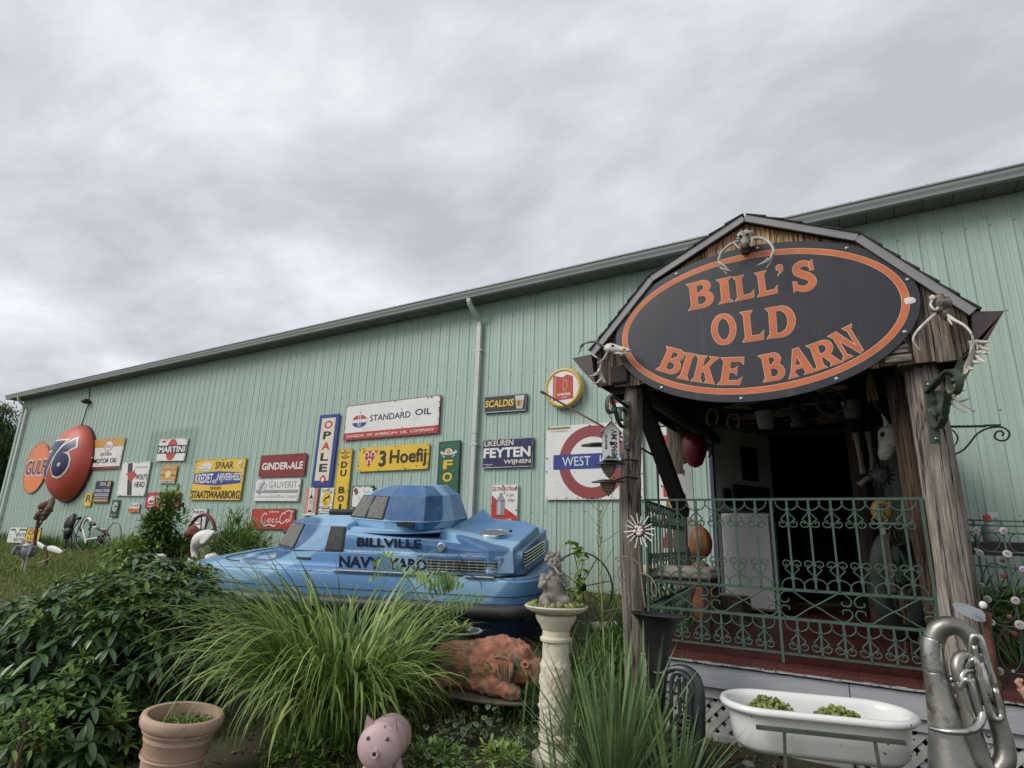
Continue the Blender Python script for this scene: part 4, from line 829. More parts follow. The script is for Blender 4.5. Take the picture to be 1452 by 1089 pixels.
letters = [("B", (976.4, 440.7), (1012, 433), (973, 403.5)), ("I", (1019, 431.6), (1039.7, 427.4), (1016, 397)), ("L", (1043, 426.9), (1070.9, 421), (1039, 393.5)), ("L", (1074.2, 421.4), (1104, 415), (1070, 387.5)),
           ("'", (1101, 391), (1110, 389), (1100, 376)), ("S", (1124.5, 415), (1158.5, 410), (1120, 374)),
           ("O", (1010.8, 490), (1045, 486.5), (1008, 448)), ("L", (1053.5, 485.3), (1084.7, 481), (1049.4, 443)), ("D", (1088, 480.5), (1129, 475), (1085.2, 437.6)),
           ("B", (930, 524), (959, 532.5), (945, 491)), ("I", (959.8, 536), (976, 539), (971, 500)), ("K", (979.7, 540), (1012, 544.5), (988, 503.5)), ("E", (1017, 545.5), (1052, 545.5), (1022.7, 507.4)),
           ("B", (1082.5, 542), (1114, 536.5), (1075.6, 504.6)), ("A", (1119, 537), (1157, 526.5), (1109, 500)), ("R", (1155.8, 526.5), (1193, 514), (1143.4, 490.7)), ("N", (1195, 512), (1229, 495), (1174, 477))]
def grow(poly, o):
    c = V((sum(p[0] for p in poly) / len(poly), sum(p[1] for p in poly) / len(poly))); n = len(poly); out = []; ar = sum(poly[i][0] * poly[(i + 1) % n][1] - poly[(i + 1) % n][0] * poly[i][1] for i in range(n)); sg = 1 if ar > 0 else -1
    for i in range(n):
        a, b, d = V(poly[i - 1]), V(poly[i]), V(poly[(i + 1) % n]); e1 = (b - a); e2 = (d - b)
        if e1.length < 1e-6 or e2.length < 1e-6: out.append(poly[i]); continue
        n1 = V((e1.y, -e1.x)).normalized() * sg; n2 = V((e2.y, -e2.x)).normalized() * sg; m = n1 + n2
        if m.length < .3: out.append(tuple(b + n1 * o)); continue
        m.normalize(); out.append(tuple(b + m * o / max(.5, m.dot(n1))))
    return out
for ch, b0, b1, t0 in letters:
    wd, polys = GL[ch]; o_ = at(*b0, OY - .012) - OC; u = (at(*b1, OY - .012) - OC) - o_; v = (at(*t0, OY - .012) - OC) - o_
    hpx = v.length
    for nm, grw, y, mt in (('letter_outline', .0032, -.0132, M_PALE), ('letter', 0, -.0144, M_ORG)):
        g = G()
        for i, pl in enumerate(polys):
            wp = [(o_.x + u.x * x / wd + v.x * z, o_.z + u.z * x / wd + v.z * z) for x, z in pl]
            if grw: wp = grow(wp, grw)
            g.add([(x, y - .00004 * i, z) for x, z in wp], [tuple(range(len(wp)))])
        g.build(nm, mt, bs)
# ================================================================ things on and in the porch
M_BONE = mat('bone', (.60, .57, .51), .6, var=.25, vs=30, dirt=(.16, .12, .09), damt=.34, ds=28, bump=.4, bs=60)
M_ANT = mat('antler', (.40, .37, .32), .5, var=.3, vs=10, dirt=(.16, .12, .08), damt=.2, ds=12, bump=.4, bs=40)
M_HOLE = mat('socket', (.02, .018, .015), .9)
M_HAIR = mat('old_hide', (.17, .145, .12), .95, var=.6, vs=18, bump=1.2, bs=35)
M_BLK2 = mat('black_iron', (.018, .018, .018), .5, var=.2)
M_RUST = mat('rust_iron', (.13, .05, .028), .85, var=.5, vs=10, bump=.6, dirt=(.05, .03, .025), damt=.3)
M_GREY = mat('grey_metal', (.33, .34, .36), .45, .3, var=.15, vs=6)
M_OLIVE = mat('green_iron_worn', (.03, .05, .033), .55, var=.35, vs=14, dirt=(.20, .19, .08), damt=.32, ds=16, bump=.2)
def pts_at(l): return [at(a, b, y) for a, b, y in l]
def antler(par, l, r0, r1, tines=(), m=None):
    P = smoothpts(pts_at(l), 4); n = len(P); g = G(); g.tube(P, [r0 + (r1 - r0) * i / (n - 1) for i in range(n)], 7)
    g.build('antler', m or M_ANT, par, smooth=True, world=True)
    for t in tines:
        P = smoothpts(pts_at(t), 3); n = len(P); G().tube(P, [r0 * .72 * (1 - .9 * i / (n - 1)) + .0012 for i in range(n)], 6).build('tine', m or M_ANT, par, smooth=True, world=True)
y = 3.82
t = thing('antlered_skull', 'deer skull with downward antlers over the top of the oval sign', 'skull', at(1056, 338, y), group='antlers and skulls mounted on the porch')
g = G(); c = at(1056, 335, y); g.blob(c, (.052, .04, .040), 14, 10, .5, 4, seed=3); g.blob(c + V((0, -.01, -.045)), (.030, .03, .045), 10, 8, .3, 4); g.build('skull_bone', mat('weathered_skull', (.42, .40, .36), .7, var=.5, vs=40, bump=1.5, bs=60, dirt=(.12, .09, .06), damt=.3, ds=30), t, smooth=True, world=True)
g = G(); [g.blob(c + V((s * .022, -.036, -.012)), (.010, .008, .010), 8, 6) for s in (-1, 1)]; g.build('eye_socket', M_HOLE, t, smooth=True, world=True)
g = G(); q = at(1057, 353, y + .04); g.cbox(q, (.05, .03, .07)); g.build('wood_block', M_LOGD, t, world=True)
antler(t, [(1050, 342, y), (1037, 346, y - .04), (1024, 357, y - .07), (1019, 370, y - .09), (1023, 381, y - .08)], .012, .007,
       [[(1041, 345, y - .03), (1046, 350, y - .06), (1049, 353, y - .08)], [(1020, 372, y - .09), (1028, 378, y - .10), (1034, 382, y - .10)], [(1022, 379, y - .08), (1027, 384, y - .09), (1031, 389, y - .10)], [(1023, 381, y - .08), (1029, 382, y - .11), (1037, 385, y - .12)]])
antler(t, [(1062, 340, y), (1076, 337, y - .04), (1090, 343, y - .07), (1097, 355, y - .09), (1094, 367, y - .08)], .013, .008,
       [[(1067, 340, y - .02), (1066, 345, y - .05), (1066, 350, y - .07)], [(1096, 358, y - .09), (1090, 370, y - .10), (1074, 376, y - .12)], [(1095, 366, y - .08), (1091, 374, y - .09), (1086, 381, y - .10)], [(1089, 367, y - .09), (1084, 371, y - .1), (1073, 377, y - .11)]])
# left corner: long skull facing right
y = 3.80
t = thing('antlered_skull', 'long white deer skull pointing right at the left corner of the porch roof', 'skull', at(870, 495, y), group='antlers and skulls mounted on the porch')
a, b = at(858, 493, y), at(893, 497, y - .03); d = (b - a)
g = G(); P = [a + d * k for k in (-.02, .15, .35, .55, .75, .95, 1.05)]; g.tube(P, [.018, .034, .036, .027, .021, .014, .006], 10); g.blob(a + d * .2 + V((0, -.01, .012)), (.03, .02, .02), 10, 6, .5, 5); g.build('skull_bone', M_BONE, t, smooth=True, world=True)
g = G(); g.blob(a + d * .38 + V((0, -.03, .012)), (.014, .008, .010), 8, 6); g.blob(a + d * .82 + V((0, -.016, .0)), (.014, .006, .005), 8, 6); g.build('eye_socket', M_HOLE, t, smooth=True, world=True)
g = G(); g.tube([a + d * .35 + V((0, 0, -.03)), a + d * .7 + V((0, -.01, -.034)), a + d * 1.0 + V((0, -.01, -.02))], [.010, .008, .004], 7); g.build('jaw', M_BONE, t, smooth=True, world=True)
antler(t, [(860, 493, y), (851, 489, y - .03), (846, 485, y - .04), (836, 485, y - .05), (827, 489, y - .06), (820, 502, y - .05)], .012, .004, [[(827, 488, y - .06), (824, 490, y - .08), (822, 494, y - .09)]], mat('antler_dark', (.15, .13, .11), .6, var=.4, vs=9))
antler(t, [(862, 498, y), (858, 506, y - .03), (854, 511, y - .05), (847, 515, y - .07)], .011, .004)
t = thing('shed_antler', 'small white branched antler nailed below the left corner skull', 'antler', at(855, 530, y), group='antlers and skulls mounted on the porch')
antler(t, [(857, 543, y), (853, 533, y - .01), (851, 525, y - .02), (852, 517, y - .04), (853, 510, y - .06)], .014, .004, [[(851, 528, y - .02), (843, 532, y - .05), (832, 534, y - .08)], [(854, 535, y - .01), (846, 543, y - .05), (836, 543, y - .07)], [(852, 533, y), (856, 539, y - .01), (859, 542, y - .02)], [(850, 524, y - .03), (847, 528, y - .05), (842, 530, y - .08)]], M_BONE)
# right corner
y = 3.80
t = thing('antlered_skull', 'hairy dark skull with hanging antlers on the right corner of the gable', 'skull', at(1334, 432, y), group='antlers and skulls mounted on the porch')
g = G(); c = at(1334, 432, y); g.blob(c, (.045, .04, .055), 14, 10, .6, 5, seed=8); g.blob(c + V((.01, 0, -.05)), (.028, .03, .05), 10, 8, .5, 5); g.build('skull_bone', M_HAIR, t, smooth=True, world=True)
g = G(); g.tube(smoothpts([c + V((-.03, -.03, .03)), c + V((-.05, -.04, .0)), c + V((-.045, -.05, -.03)), c + V((-.03, -.05, -.045)), c + V((-.02, -.05, -.03))], 3), .007, 6); g.blob(c + V((-.035, -.03, .035)), .018, 8, 6, .4); g.build('jaw', M_BONE, t, smooth=True, world=True)
antler(t, [(1327, 445, y), (1315, 455, y - .05), (1302, 468, y - .09), (1295, 480, y - .10), (1298, 489, y - .09), (1305, 497, y - .08)], .010, .003, (), M_BONE)
antler(t, [(1340, 444, y), (1352, 453, y - .05), (1368, 462, y - .09), (1378, 474, y - .10), (1379, 484, y - .09), (1376, 491, y - .07)], .010, .003, [[(1345, 452, y - .03), (1349, 459, y - .05), (1351, 461, y - .06)]], M_BONE)
t = thing('palmed_antler', 'broad white palmed antler with spikes under the right roof corner', 'antler', at(1372, 500, 3.85), group='antlers and skulls mounted on the porch')
y = 3.83; g = G(); pl = [(1373, 483), (1383, 482), (1388, 492), (1384, 505), (1378, 516), (1371, 529), (1366, 531), (1367, 518), (1374, 503), (1376, 492)]
P = [at(a, b, y - .03 * (i % 3)) for i, (a, b) in enumerate(pl)]; n = len(P); g.add([tuple(p) for p in P] + [tuple(p + V((0, .02, 0))) for p in P], [tuple(range(n)), tuple(reversed(range(n, 2 * n)))] + [(i, i + n, (i + 1) % n + n, (i + 1) % n) for i in range(n)]); g.build('palm', M_BONE, t, world=True, bev=.004)
for (a, b, c_, d_) in ((1384, 484, 1407, 484), (1386, 490, 1404, 496), (1385, 496, 1406, 502), (1383, 503, 1398, 515), (1378, 512, 1392, 514), (1374, 521, 1380, 523), (1384, 499, 1400, 500)):
    G().tube(smoothpts([at(a, b, y), at((a + c_) / 2, (b + d_) / 2 + 1, y - .06), at(c_, d_, y - .10)], 3), [.011, .011, .010, .009, .007, .004, .0015], 6).build('tine', M_BONE, t, smooth=True, world=True)
t = thing('shed_antler', 'pale branched antler sticking out behind the right bracket scroll', 'antler', at(1350, 560, 4.0), group='antlers and skulls mounted on the porch')
y = 3.95; antler(t, [(1340, 566, y + .1), (1352, 564, y), (1362, 571, y - .06), (1379, 582, y - .12)], .014, .003, [[(1350, 563, y), (1360, 556, y - .05), (1370, 552, y - .09)], [(1345, 566, y), (1356, 577, y - .05), (1371, 585, y - .10)], [(1362, 568, y - .06), (1368, 567, y - .08), (1374, 565, y - .1)], [(1352, 547, y + .03), (1358, 548, y), (1365, 547, y - .03)]])
# scroll brackets on the posts
def strap(g, P, w, th, wd=(0, 1, 0)):
    """flat iron bent edgewise along P"""
    P = smoothpts(P, 5); 
    for a, b in zip(P[:-1], P[1:]):
        g.bar(a, b + (b - a) * .15, w, th, up=wd)
t = thing('scroll_bracket', 'green scrolled iron bracket bolted to the right log post', 'bracket', at(1322, 590, 3.94), group='scroll brackets on the log posts')
g = G(); a, b = at(1316, 539, 3.93), at(1327, 629, 3.93); g.bar(a, b, .053, .012, up=(0, 1, 0)); g.build('back_plate', M_OLIVE, t, world=True, bev=.004)
[G().blob(at(px, py, 3.915), .008, 8, 6).build('bolt', MATS['zinc'], t, world=True, smooth=True) for px, py in ((1316, 545), (1327, 622))]
g = G(); strap(g, pts_at([(1315, 557, 3.93), (1325, 546, 3.84), (1338, 532, 3.72), (1347, 525, 3.66), (1357, 530, 3.62), (1361, 542, 3.62), (1357, 555, 3.64), (1350, 557, 3.66), (1346, 547, 3.67), (1349, 536, 3.66), (1354, 540, 3.65)]), .012, .034, (1, 0, 0)); g.build('upper_scroll', M_OLIVE, t, world=True)
g = G(); strap(g, pts_at([(1348, 528, 3.68), (1345, 550, 3.72), (1342, 575, 3.78), (1336, 600, 3.86), (1328, 606, 3.90), (1321, 595, 3.92), (1320, 575, 3.92), (1324, 558, 3.91), (1331, 557, 3.89), (1335, 570, 3.88), (1332, 587, 3.88), (1327, 588, 3.9), (1325, 576, 3.91), (1328, 568, 3.9)]), .012, .034, (1, 0, 0)); g.build('lower_scroll', M_OLIVE, t, world=True)
t = thing('scroll_bracket', 'green scrolled iron bracket holding the number plate birdhouse on the left log post', 'bracket', at(889, 600, 3.97), group='scroll brackets on the log posts')
g = G(); a, b = at(888, 569, 3.965), at(889, 637, 3.965); g.bar(a, b, .048, .012, up=(0, 1, 0)); g.build('back_plate', M_OLIVE, t, world=True, bev=.004)
[G().blob(at(px, py, 3.95), .007, 8, 6).build('bolt', MATS['zinc'], t, world=True, smooth=True) for px, py in ((888, 574), (889, 630))]
g = G(); strap(g, pts_at([(890, 577, 3.96), (882, 571, 3.88), (872, 563, 3.78), (866, 561, 3.72), (861, 568, 3.70), (861, 580, 3.70), (866, 586, 3.72), (871, 580, 3.75), (869, 570, 3.74), (865, 570, 3.73)]), .010, .028, (1, 0, 0)); g.build('upper_scroll', M_OLIVE, t, world=True)
g = G(); strap(g, pts_at([(868, 563, 3.72), (872, 580, 3.76), (877, 598, 3.82), (884, 606, 3.88), (889, 600, 3.92), (889, 588, 3.93), (884, 580, 3.91), (879, 585, 3.88), (880, 595, 3.88), (884, 596, 3.9)]), .010, .028, (1, 0, 0)); g.build('lower_scroll', M_OLIVE, t, world=True)
# number plate birdhouse
c0 = at(866, 653, 3.72); t = thing('birdhouse', 'birdhouse made of old MAINE number plates hanging on the left post', 'birdhouse', c0, (0, 0, R(28)))
w_, h_ = .105, .225; M_PL = mat('number_plate', (.62, .63, .60), .4, var=.08, vs=8, dirt=(.2, .2, .18), damt=.12, ds=16)
G().prism([(-w_ / 2, 0), (w_ / 2, 0), (w_ / 2, h_ * .88), (0, h_ * 1.13), (-w_ / 2, h_ * .88)], -w_ / 2, w_ / 2).build('plate_box', M_PL, t)
g = G(); g.bar((-w_ / 2 - .02, 0, h_ * .84), (.004, 0, h_ * 1.17), .003, w_ + .05, up=(1, 0, 1)); g.bar((w_ / 2 + .02, 0, h_ * .84), (-.004, 0, h_ * 1.17), .003, w_ + .05, up=(-1, 0, 1)); 
g = G()
for s in (-1, 1): g.add([(s * (w_ / 2 + .022), -w_ / 2 - .02, h_ * .80), (s * (w_ / 2 + .022), w_ / 2 + .02, h_ * .80), (0, w_ / 2 + .02, h_ * 1.17), (0, -w_ / 2 - .02, h_ * 1.17)], [(0, 1, 2, 3)])
ro = g.build('plate_roof', M_PL, t); so = ro.modifiers.new('thickness', 'SOLIDIFY'); so.thickness = .003
MB = en('black')
g = G(); Mx = Matrix.Translation((0, -w_ / 2 - .0015, 0)) @ Matrix.Rotation(R(90), 4, 'Y').inverted()
def side_text(s, cx, cz, w, h, y, rot, name='lettering', m=MB, bold=.02):
    g = G(); put_text(g, s, 0, 0, w, h, 0, bold); g.v = [(cx + (x * math.cos(rot) - z * math.sin(rot)), y, cz + (x * math.sin(rot) + z * math.cos(rot))) for x, _, z in g.v]; return g.build(name, m, t)
side_text('8968 MV', .018, .115, .18, .042, -w_ / 2 - .0015, R(90)); side_text('MAINE', -.036, .12, .10, .016, -w_ / 2 - .0015, R(90))
g = G(); g.prism([(-.045, .005), (-.02, .03), (0, .018), (.02, .034), (.045, .006)], -w_ / 2 - .0012, -w_ / 2 - .0006); g.build('emblem', en('dgreen'), t)
g = G(); g.blob((.0, -w_ / 2 - .001, .11), (.014, .004, .014), 10, 6); g.build('entrance_hole', M_HOLE, t, smooth=True)
g = G(); put_text(g, 'MV 896', 0, 0, .17, .036, 0, .02); g.v = [(-w_ / 2 - .0015, -(x * 0 - z) * 1.0, .11 + x) for x, _, z in g.v]; g.build('lettering', MB, t)
g = G(); g.tube(smoothpts([(0, 0, h_ * 1.15), (.012, 0, h_ * 1.25), (0, 0, h_ * 1.33), (-.008, 0, h_ * 1.42), (.0, 0, h_ * 1.5)], 4), .003, 5); g.build('hook', M_BLK2, t)
me = None
M_INS = mat('dark_shade', (.03, .027, .025), .35, var=.3, vs=8); M_TAN = mat('tan_pot', (.22, .17, .13), .6, var=.3, vs=10, bump=.4, dirt=(.06, .04, .03), damt=.2)
for k, (px, py, yy, lb) in enumerate(((863, 657, 3.78, 'dark saucer shaped bell just under the number plate birdhouse'), (862, 682, 3.80, 'dark saucer shaped bell, lowest on the left log post'), (846, 630, 3.9, 'dark saucer edge showing left of the number plate birdhouse'))):
    p = at(px, py, yy); t = thing('saucer_bell', lb, 'bell', p, (R(4), 0, 0), 'saucer bells hanging beside the left post')
    G().lathe([(.0, .012), (.05, .010), (.112, -.004), (.114, -.012), (.05, -.006), (.045, -.014)], 24).build('saucer', M_INS, t, smooth=True)
    if k < 2: G().lathe([(.056, -.008), (.052, -.035), (.046, -.038), (.046, -.05), (.040, -.053), (.038, -.068), (.028, -.072), (.022, -.09), (.006, -.094)], 18).build('stepped_pot', M_TAN, t, smooth=True, sharp=30); G().lathe([(.008, -.09), (.008, -.10), (.002, -.104)], 8).build('finial', M_INS, t)
    g = G(); g.tube([(.03, .0, .0), (.1, .12, .03), (.14, .22, .02)], .006, 6); g.build('arm', M_INS, t)
# iron rod
t = thing('lance', 'long thin dark red rod with a metal tip pointing left in front of the roundel', 'rod', at(850, 605, 5.6))
a, b = at(767, 555, 5.6), at(943, 655, 5.6); d = (b - a).normalized()
G().tube([a + d * .06, b], .011, 8).build('shaft', mat('dark_red', (.10, .015, .02), .4), t, world=True, smooth=True)
G().tube([a, a + d * .03, a + d * .075], [.014, .017, .012], 8).build('tip', M_BLK2, t, world=True)
G().tube([at(933, 648, 5.6), at(934, 712, 5.6), V((at(934, 712, 5.6).x, 5.6, .822))], .007, 6).build('stand_rod', M_BLK2, t, world=True)
# radiating star
c = at(907, 752, 3.90); t = thing('starburst_ornament', 'white radiating rod starburst nailed to the left log post', 'ornament', c)
for k in range(16):
    a = 2 * math.pi * (k + .3) / 16 + U(-.06, .06); r0, r1 = .045, .105 + U(-.012, .014); g = G(); g.tube([(r0 * math.cos(a), -.01, r0 * math.sin(a)), (r1 * math.cos(a), -.015, r1 * math.sin(a))], .0042, 6); g.build('rod', mat('rod_white', (.78, .76, .72), .4), t)
g = G(); [g.blob((U(-.028, .028), -.02, U(-.026, .026)), (U(.010, .018), .010, U(.008, .015)), 8, 6, .5, 4, seed=k) for k in range(11)]; g.build('shell_cluster', mat('shell_pink', (.68, .55, .58), .4, var=.25, vs=30), t, smooth=True)
g = G(); g.blob((0, -.006, 0), (.05, .010, .05), 14, 6, .2, 5); g.build('rusty_boss', M_RUST, t, smooth=True)
# scrolled arm on the right post
y = 4.45; t = thing('wall_scroll', 'thin green iron arm with twisted bar and spiral end, right of the right post', 'bracket', at(1350, 605, y))
g = G(); P = [at(1346 + (1398 - 1346) * k / 26, 605 - .03 * k, y) for k in range(27)]
for k in range(26): a = k * .55; dd = (P[k + 1] - P[k]); g.bar(P[k], P[k + 1], .012, .012, up=(0, math.sin(a), math.cos(a)))
g.bar(at(1396, 603.5, y), at(1419, 603, y), .014, .012); g.build('twisted_bar', M_WGR, t, world=True)
g = G(); g.tube(smoothpts(pts_at([(1340, 648, y), (1352, 645, y), (1366, 638, y), (1376, 627, y), (1385, 616, y), (1396, 609, y), (1408, 606, y), (1422, 606, y), (1431, 613, y), (1429, 622, y), (1420, 625, y), (1411, 621, y), (1412, 614, y), (1418, 611, y), (1423, 614, y), (1421, 618, y)]), 4), .0055, 7); g.build('scroll', M_WGR, t, world=True, smooth=True)
g = G(); g.tube(smoothpts(pts_at([(1343, 608, y), (1352, 611, y), (1358, 621, y), (1354, 631, y), (1346, 634, y)]), 4), .005, 6); g.build('scroll', M_WGR, t, world=True, smooth=True)
# ---- inside the porch
A_, B_ = V((-1.50, 7.02, 0)), V((-1.00, 8.08, 0)); dd = (B_ - A_).normalized(); yaw = math.atan2(dd.y, dd.x)
Wd = mat('door_white', (.74, .75, .72), .6, var=.06, vs=3, dirt=(.18, .18, .15), damt=.15)
t = thing('open_door', 'white door leaf standing open left of the dark doorway', 'door', (A_.x, A_.y, .83), (0, 0, yaw)); Lw = (B_ - A_).length
G().box((0, -.02, .02), (Lw, .02, 2.02)).build('door_leaf', Wd, t, bev=.004); dt = t
g = G(); g.box((0, -.026, 1.0), (Lw, -.0205, 1.02)); g.box((-.004, -.024, .02), (.03, .024, 2.03)); g.build('door_trim', mat('blue_trim', (.03, .03, .08), .5), t)
g = G(); g.cbox((Lw - .08, -.05, 1.0), (.02, .05, .12)); g.build('handle', M_BLK2, t)
def door_thing(name, label, cat, x0, z0, x1, z1, m, inner=None, n=1):
    tt = thing(name, label, cat, (A_.x + dd.x * (x0 + x1) / 2 + dd.y * .030, A_.y + dd.y * (x0 + x1) / 2 - dd.x * .030, .83 + z0), (0, 0, yaw), 'pictures fixed to the open white door'); w = (x1 - x0) / 2; h = z1 - z0
    G().box((-w, -.012, 0), (w, -.002, h)).build('frame', m, tt, bev=.002)
    for k in range(n):
        g = G(); a = -w + .02 + k * (2 * w - .02) / n; g.box((a, -.0165, .02), (a + (2 * w - .02) / n - .02, -.0125, h - .02)); g.build('picture', inner, tt)
Mp = mat('poster_navy', (.012, .016, .035), .5, var=.9, vs=18, dirt=(.10, .11, .12), damt=.18, ds=22)
Mp2 = mat('photo_dark', (.02, .03, .03), .5, var=.9, vs=26, dirt=(.14, .15, .13), damt=.3, ds=30)
door_thing('poster', 'dark navy poster high on the open white door', 'poster', .52, 1.42, .86, 1.84, mat('poster_edge', (.12, .12, .13), .6), Mp)
door_thing('picture_board', 'dark wide board of small photographs across the open white door', 'picture', .34, 1.06, 1.06, 1.36, M_BLK2, Mp2, 4)
door_thing('picture_board', 'small blue square card at the left of the photograph board', 'picture', .14, 1.10, .30, 1.30, mat('card_blue', (.015, .03, .10), .5), Mp)
door_thing('picture_board', 'small dark picture low on the open white door', 'picture', .66, .52, .98, .80, M_BLK2, Mp2)
door_thing('picture_board', 'little dark plaque near the right edge of the open white door', 'picture', .86, .90, 1.04, 1.0, M_BLK2, Mp2)
c0, c1 = at(1026, 790, 6.7), at(1096, 790, 6.7); t = thing('white_cabinet', 'low white cabinet standing before the open door, behind the railing', 'cabinet', ((c0.x + c1.x) / 2, 6.7, .822)); wc = (c1.x - c0.x) / 2; hc = at(1060, 728, 6.7).z - .822
G().box((-wc, 0, .03), (wc, .30, hc)).build('carcass', mat('cabinet_white', (.42, .43, .42), .45, var=.06, dirt=(.4, .38, .33), damt=.12), t, bev=.01); G().box((-wc + .01, -.02, .05), (wc - .01, -.002, hc - .02)).build('door', MATS['cabinet_white'], t, bev=.006)
# cushion seat behind the railing
c = at(962, 815, 4.75); t = thing('bench', 'low bench with a worn beige cushion behind the left railing', 'bench', (c.x, c.y, .822))
h = c.z - .822; g = G(); g.box((-.28, -.18, h - .06), (.28, .2, h - .02)); g.build('seat_board', M_LOGD, t)
g = G(); n = 12
for sx in (-1, 1):
    for sy in (-1, 1): G().box((sx * .24 - .02, sy * .15 - .02, 0), (sx * .24 + .02, sy * .15 + .02, h - .06)).build('leg', M_LOGD, t)
g = G(); g.box((-.29, -.2, h - .018), (.29, .2, h + .065)); o = g.build('cushion', mat('beige_cloth', (.46, .42, .34), .95, var=.12, vs=5, bump=.5, bs=180, dirt=(.25, .22, .17), damt=.12), t, bev=.03); sb = o.modifiers['bevel']; sb.segments = 4; [setattr(p_, 'use_smooth', True) for p_ in o.data.polygons]
# gourds
def gourd(px, py, Y, rx, rzz, label, m, seed):
    c = at(px, py, Y); t = thing('gourd', label, 'gourd', (c.x, c.y, c.z - rzz), group='gourds stacked by the white door')
    G().lathe([(rx * math.sin(a) * (1 + .05 * math.cos(a)), rzz - rzz * math.cos(a)) for a in [math.pi * i / 14 for i in range(15)]], 28, wob=lambda a, z: .045 * math.cos(a * 9)).build('shell', m, t, smooth=True)
    G().tube([(0, 0, 2 * rzz - .01), (.01, 0, 2 * rzz + .025)], [.012, .008], 6).build('stalk', M_LOGD, t)
MG = mat('gourd_orange', (.30, .14, .055), .5, var=.4, vs=7, dirt=(.14, .06, .03), damt=.25, ds=12)
gourd(993, 769, 5.6, .103, .145, 'ribbed orange gourd, upper of the stack behind the railing', MG, 1)
gourd(994, 812, 5.55, .10, .10, 'dusty pale brown gourd under the orange one', mat('gourd_tan', (.26, .13, .08), .6, var=.4, vs=6), 2)
c = at(1003, 850, 5.6); t = thing('clay_jar', 'rusty orange clay jar on the deck below the gourds', 'jar', (c.x, c.y, .822)); h = at(994, 832, 5.55).z - .825
G().lathe([(.09, 0), (.13, .06), (.13, h * .6), (.09, h * .9), (.10, h)], 24).build('body', mat('clay_orange', (.20, .07, .03), .75, var=.3), t, smooth=True); G().lathe([(.098, h), (.105, h + .008), (.085, h + .010), (.08, h - .03)], 24).build('lip', mat('clay_orange', (.33, .10, .035)), t, smooth=True)
p = at(1030, 842, 5.9); t = thing('tree_stump', 'sawn grey stump standing on the red porch floor', 'stump', (p.x, p.y, .822)); hs = .22
G().lathe([(.24, 0), (.20, .05), (.19, hs - .004), (.185, hs)], 26, wob=lambda a, z: .06 * math.sin(a * 3) + .03 * math.sin(a * 7)).build('bark', MATS['log_mid'], t, smooth=True, sharp=40); G().lathe([(.0, hs + .001), (.18, hs + .002)], 26, wob=lambda a, z: .06 * math.sin(a * 3) + .03 * math.sin(a * 7), cap=False).build('sawn_top', mat('sawn', (.22, .18, .13), .9, var=.4, vs=5), t)
# red float and rigging
c = at(985, 636, 5.9); t = thing('fishing_float', 'dark red cone shaped float hanging beside the inner log post', 'float', c)
G().lathe([(.02, -.19), (.07, -.16), (.11, -.05), (.125, .03), (.11, .10), (.07, .14), (.02, .15)], 22).build('body', mat('float_red', (.14, .012, .018), .4, var=.2), t, smooth=True)
g = G(); g.tube(smoothpts([(0, 0, .15), (-.04, 0, .25), (.05, 0, .36), (.10, 0, .42), (0, 0, .5)], 4), .012, 6); g.build('rope', mat('old_rope', (.10, .08, .06), .95), t)
c = at(970, 690, 6.0); t = thing('paper_notice', 'crumpled white notice pinned to the inner log post', 'notice', c); g = G(); g.add([(-.07, 0, .13), (.07, 0, .12), (.075, -.01, -.16), (.03, -.03, -.10), (-.03, -.02, -.02)], [(4, 3, 2, 1, 0)]); o = g.build('sheet', mat('notice_white', (.42, .42, .40), .8, dirt=(.2, .2, .2), damt=.2), t); o.modifiers.new('s', 'SOLIDIFY').thickness = .002; G().blob((0, -.005, .115), .007, 6, 4).build('pin', M_BLK2, t)
t = thing('arrow_board', 'narrow white notched board standing behind the railing', 'board', (at(981, 760, 5.9).x, 5.9, .822)); a0 = at(981, 760, 5.9).z - .822 - .1; a1 = at(981, 656, 5.9).z - .822
G().prism([(-.035, a0), (.035, a0), (.035, a1 - .05), (.0, a1), (-.05, a1 - .02), (-.05, a1 - .06), (-.035, a1 - .08)], -.012, .012).build('blade', mat('board_white', (.46, .50, .47), .6), t); G().box((-.02, -.01, 0), (.02, .01, a0)).build('stem', M_LOGD, t)
# right inside: cow skull, bones, sun face, lantern, wreath
t = thing('cow_skull', 'horned cow skull hanging in the dark right side of the porch', 'skull', at(1262, 625, 4.75)); y = 4.75
a, b = at(1266, 613, y), at(1252, 652, y - .05); d = b - a; g = G(); g.tube([a + d * k for k in (-.25, -.05, .15, .35, .6, .85, 1.0)], [.03, .075, .085, .07, .05, .042, .02], 12); g.build('skull_bone', M_BONE, t, smooth=True, world=True)
g = G(); g.blob(a + d * .12 + V((-.05, -.055, 0)), (.02, .02, .022), 8, 6); g.blob(a + d * .12 + V((.06, -.04, 0)), (.02, .02, .022), 8, 6); g.build('eye_socket', M_HOLE, t, smooth=True, world=True)
for l in ([(1258, 610, y), (1256, 597, y - .04), (1250, 587, y - .06)], [(1275, 608, y), (1284, 598, y - .03), (1283, 588, y - .05)]): G().tube(smoothpts(pts_at(l), 4), [.026 - .0028 * k for k in range(9)], 8).build('horn', M_BONE, t, smooth=True, world=True)
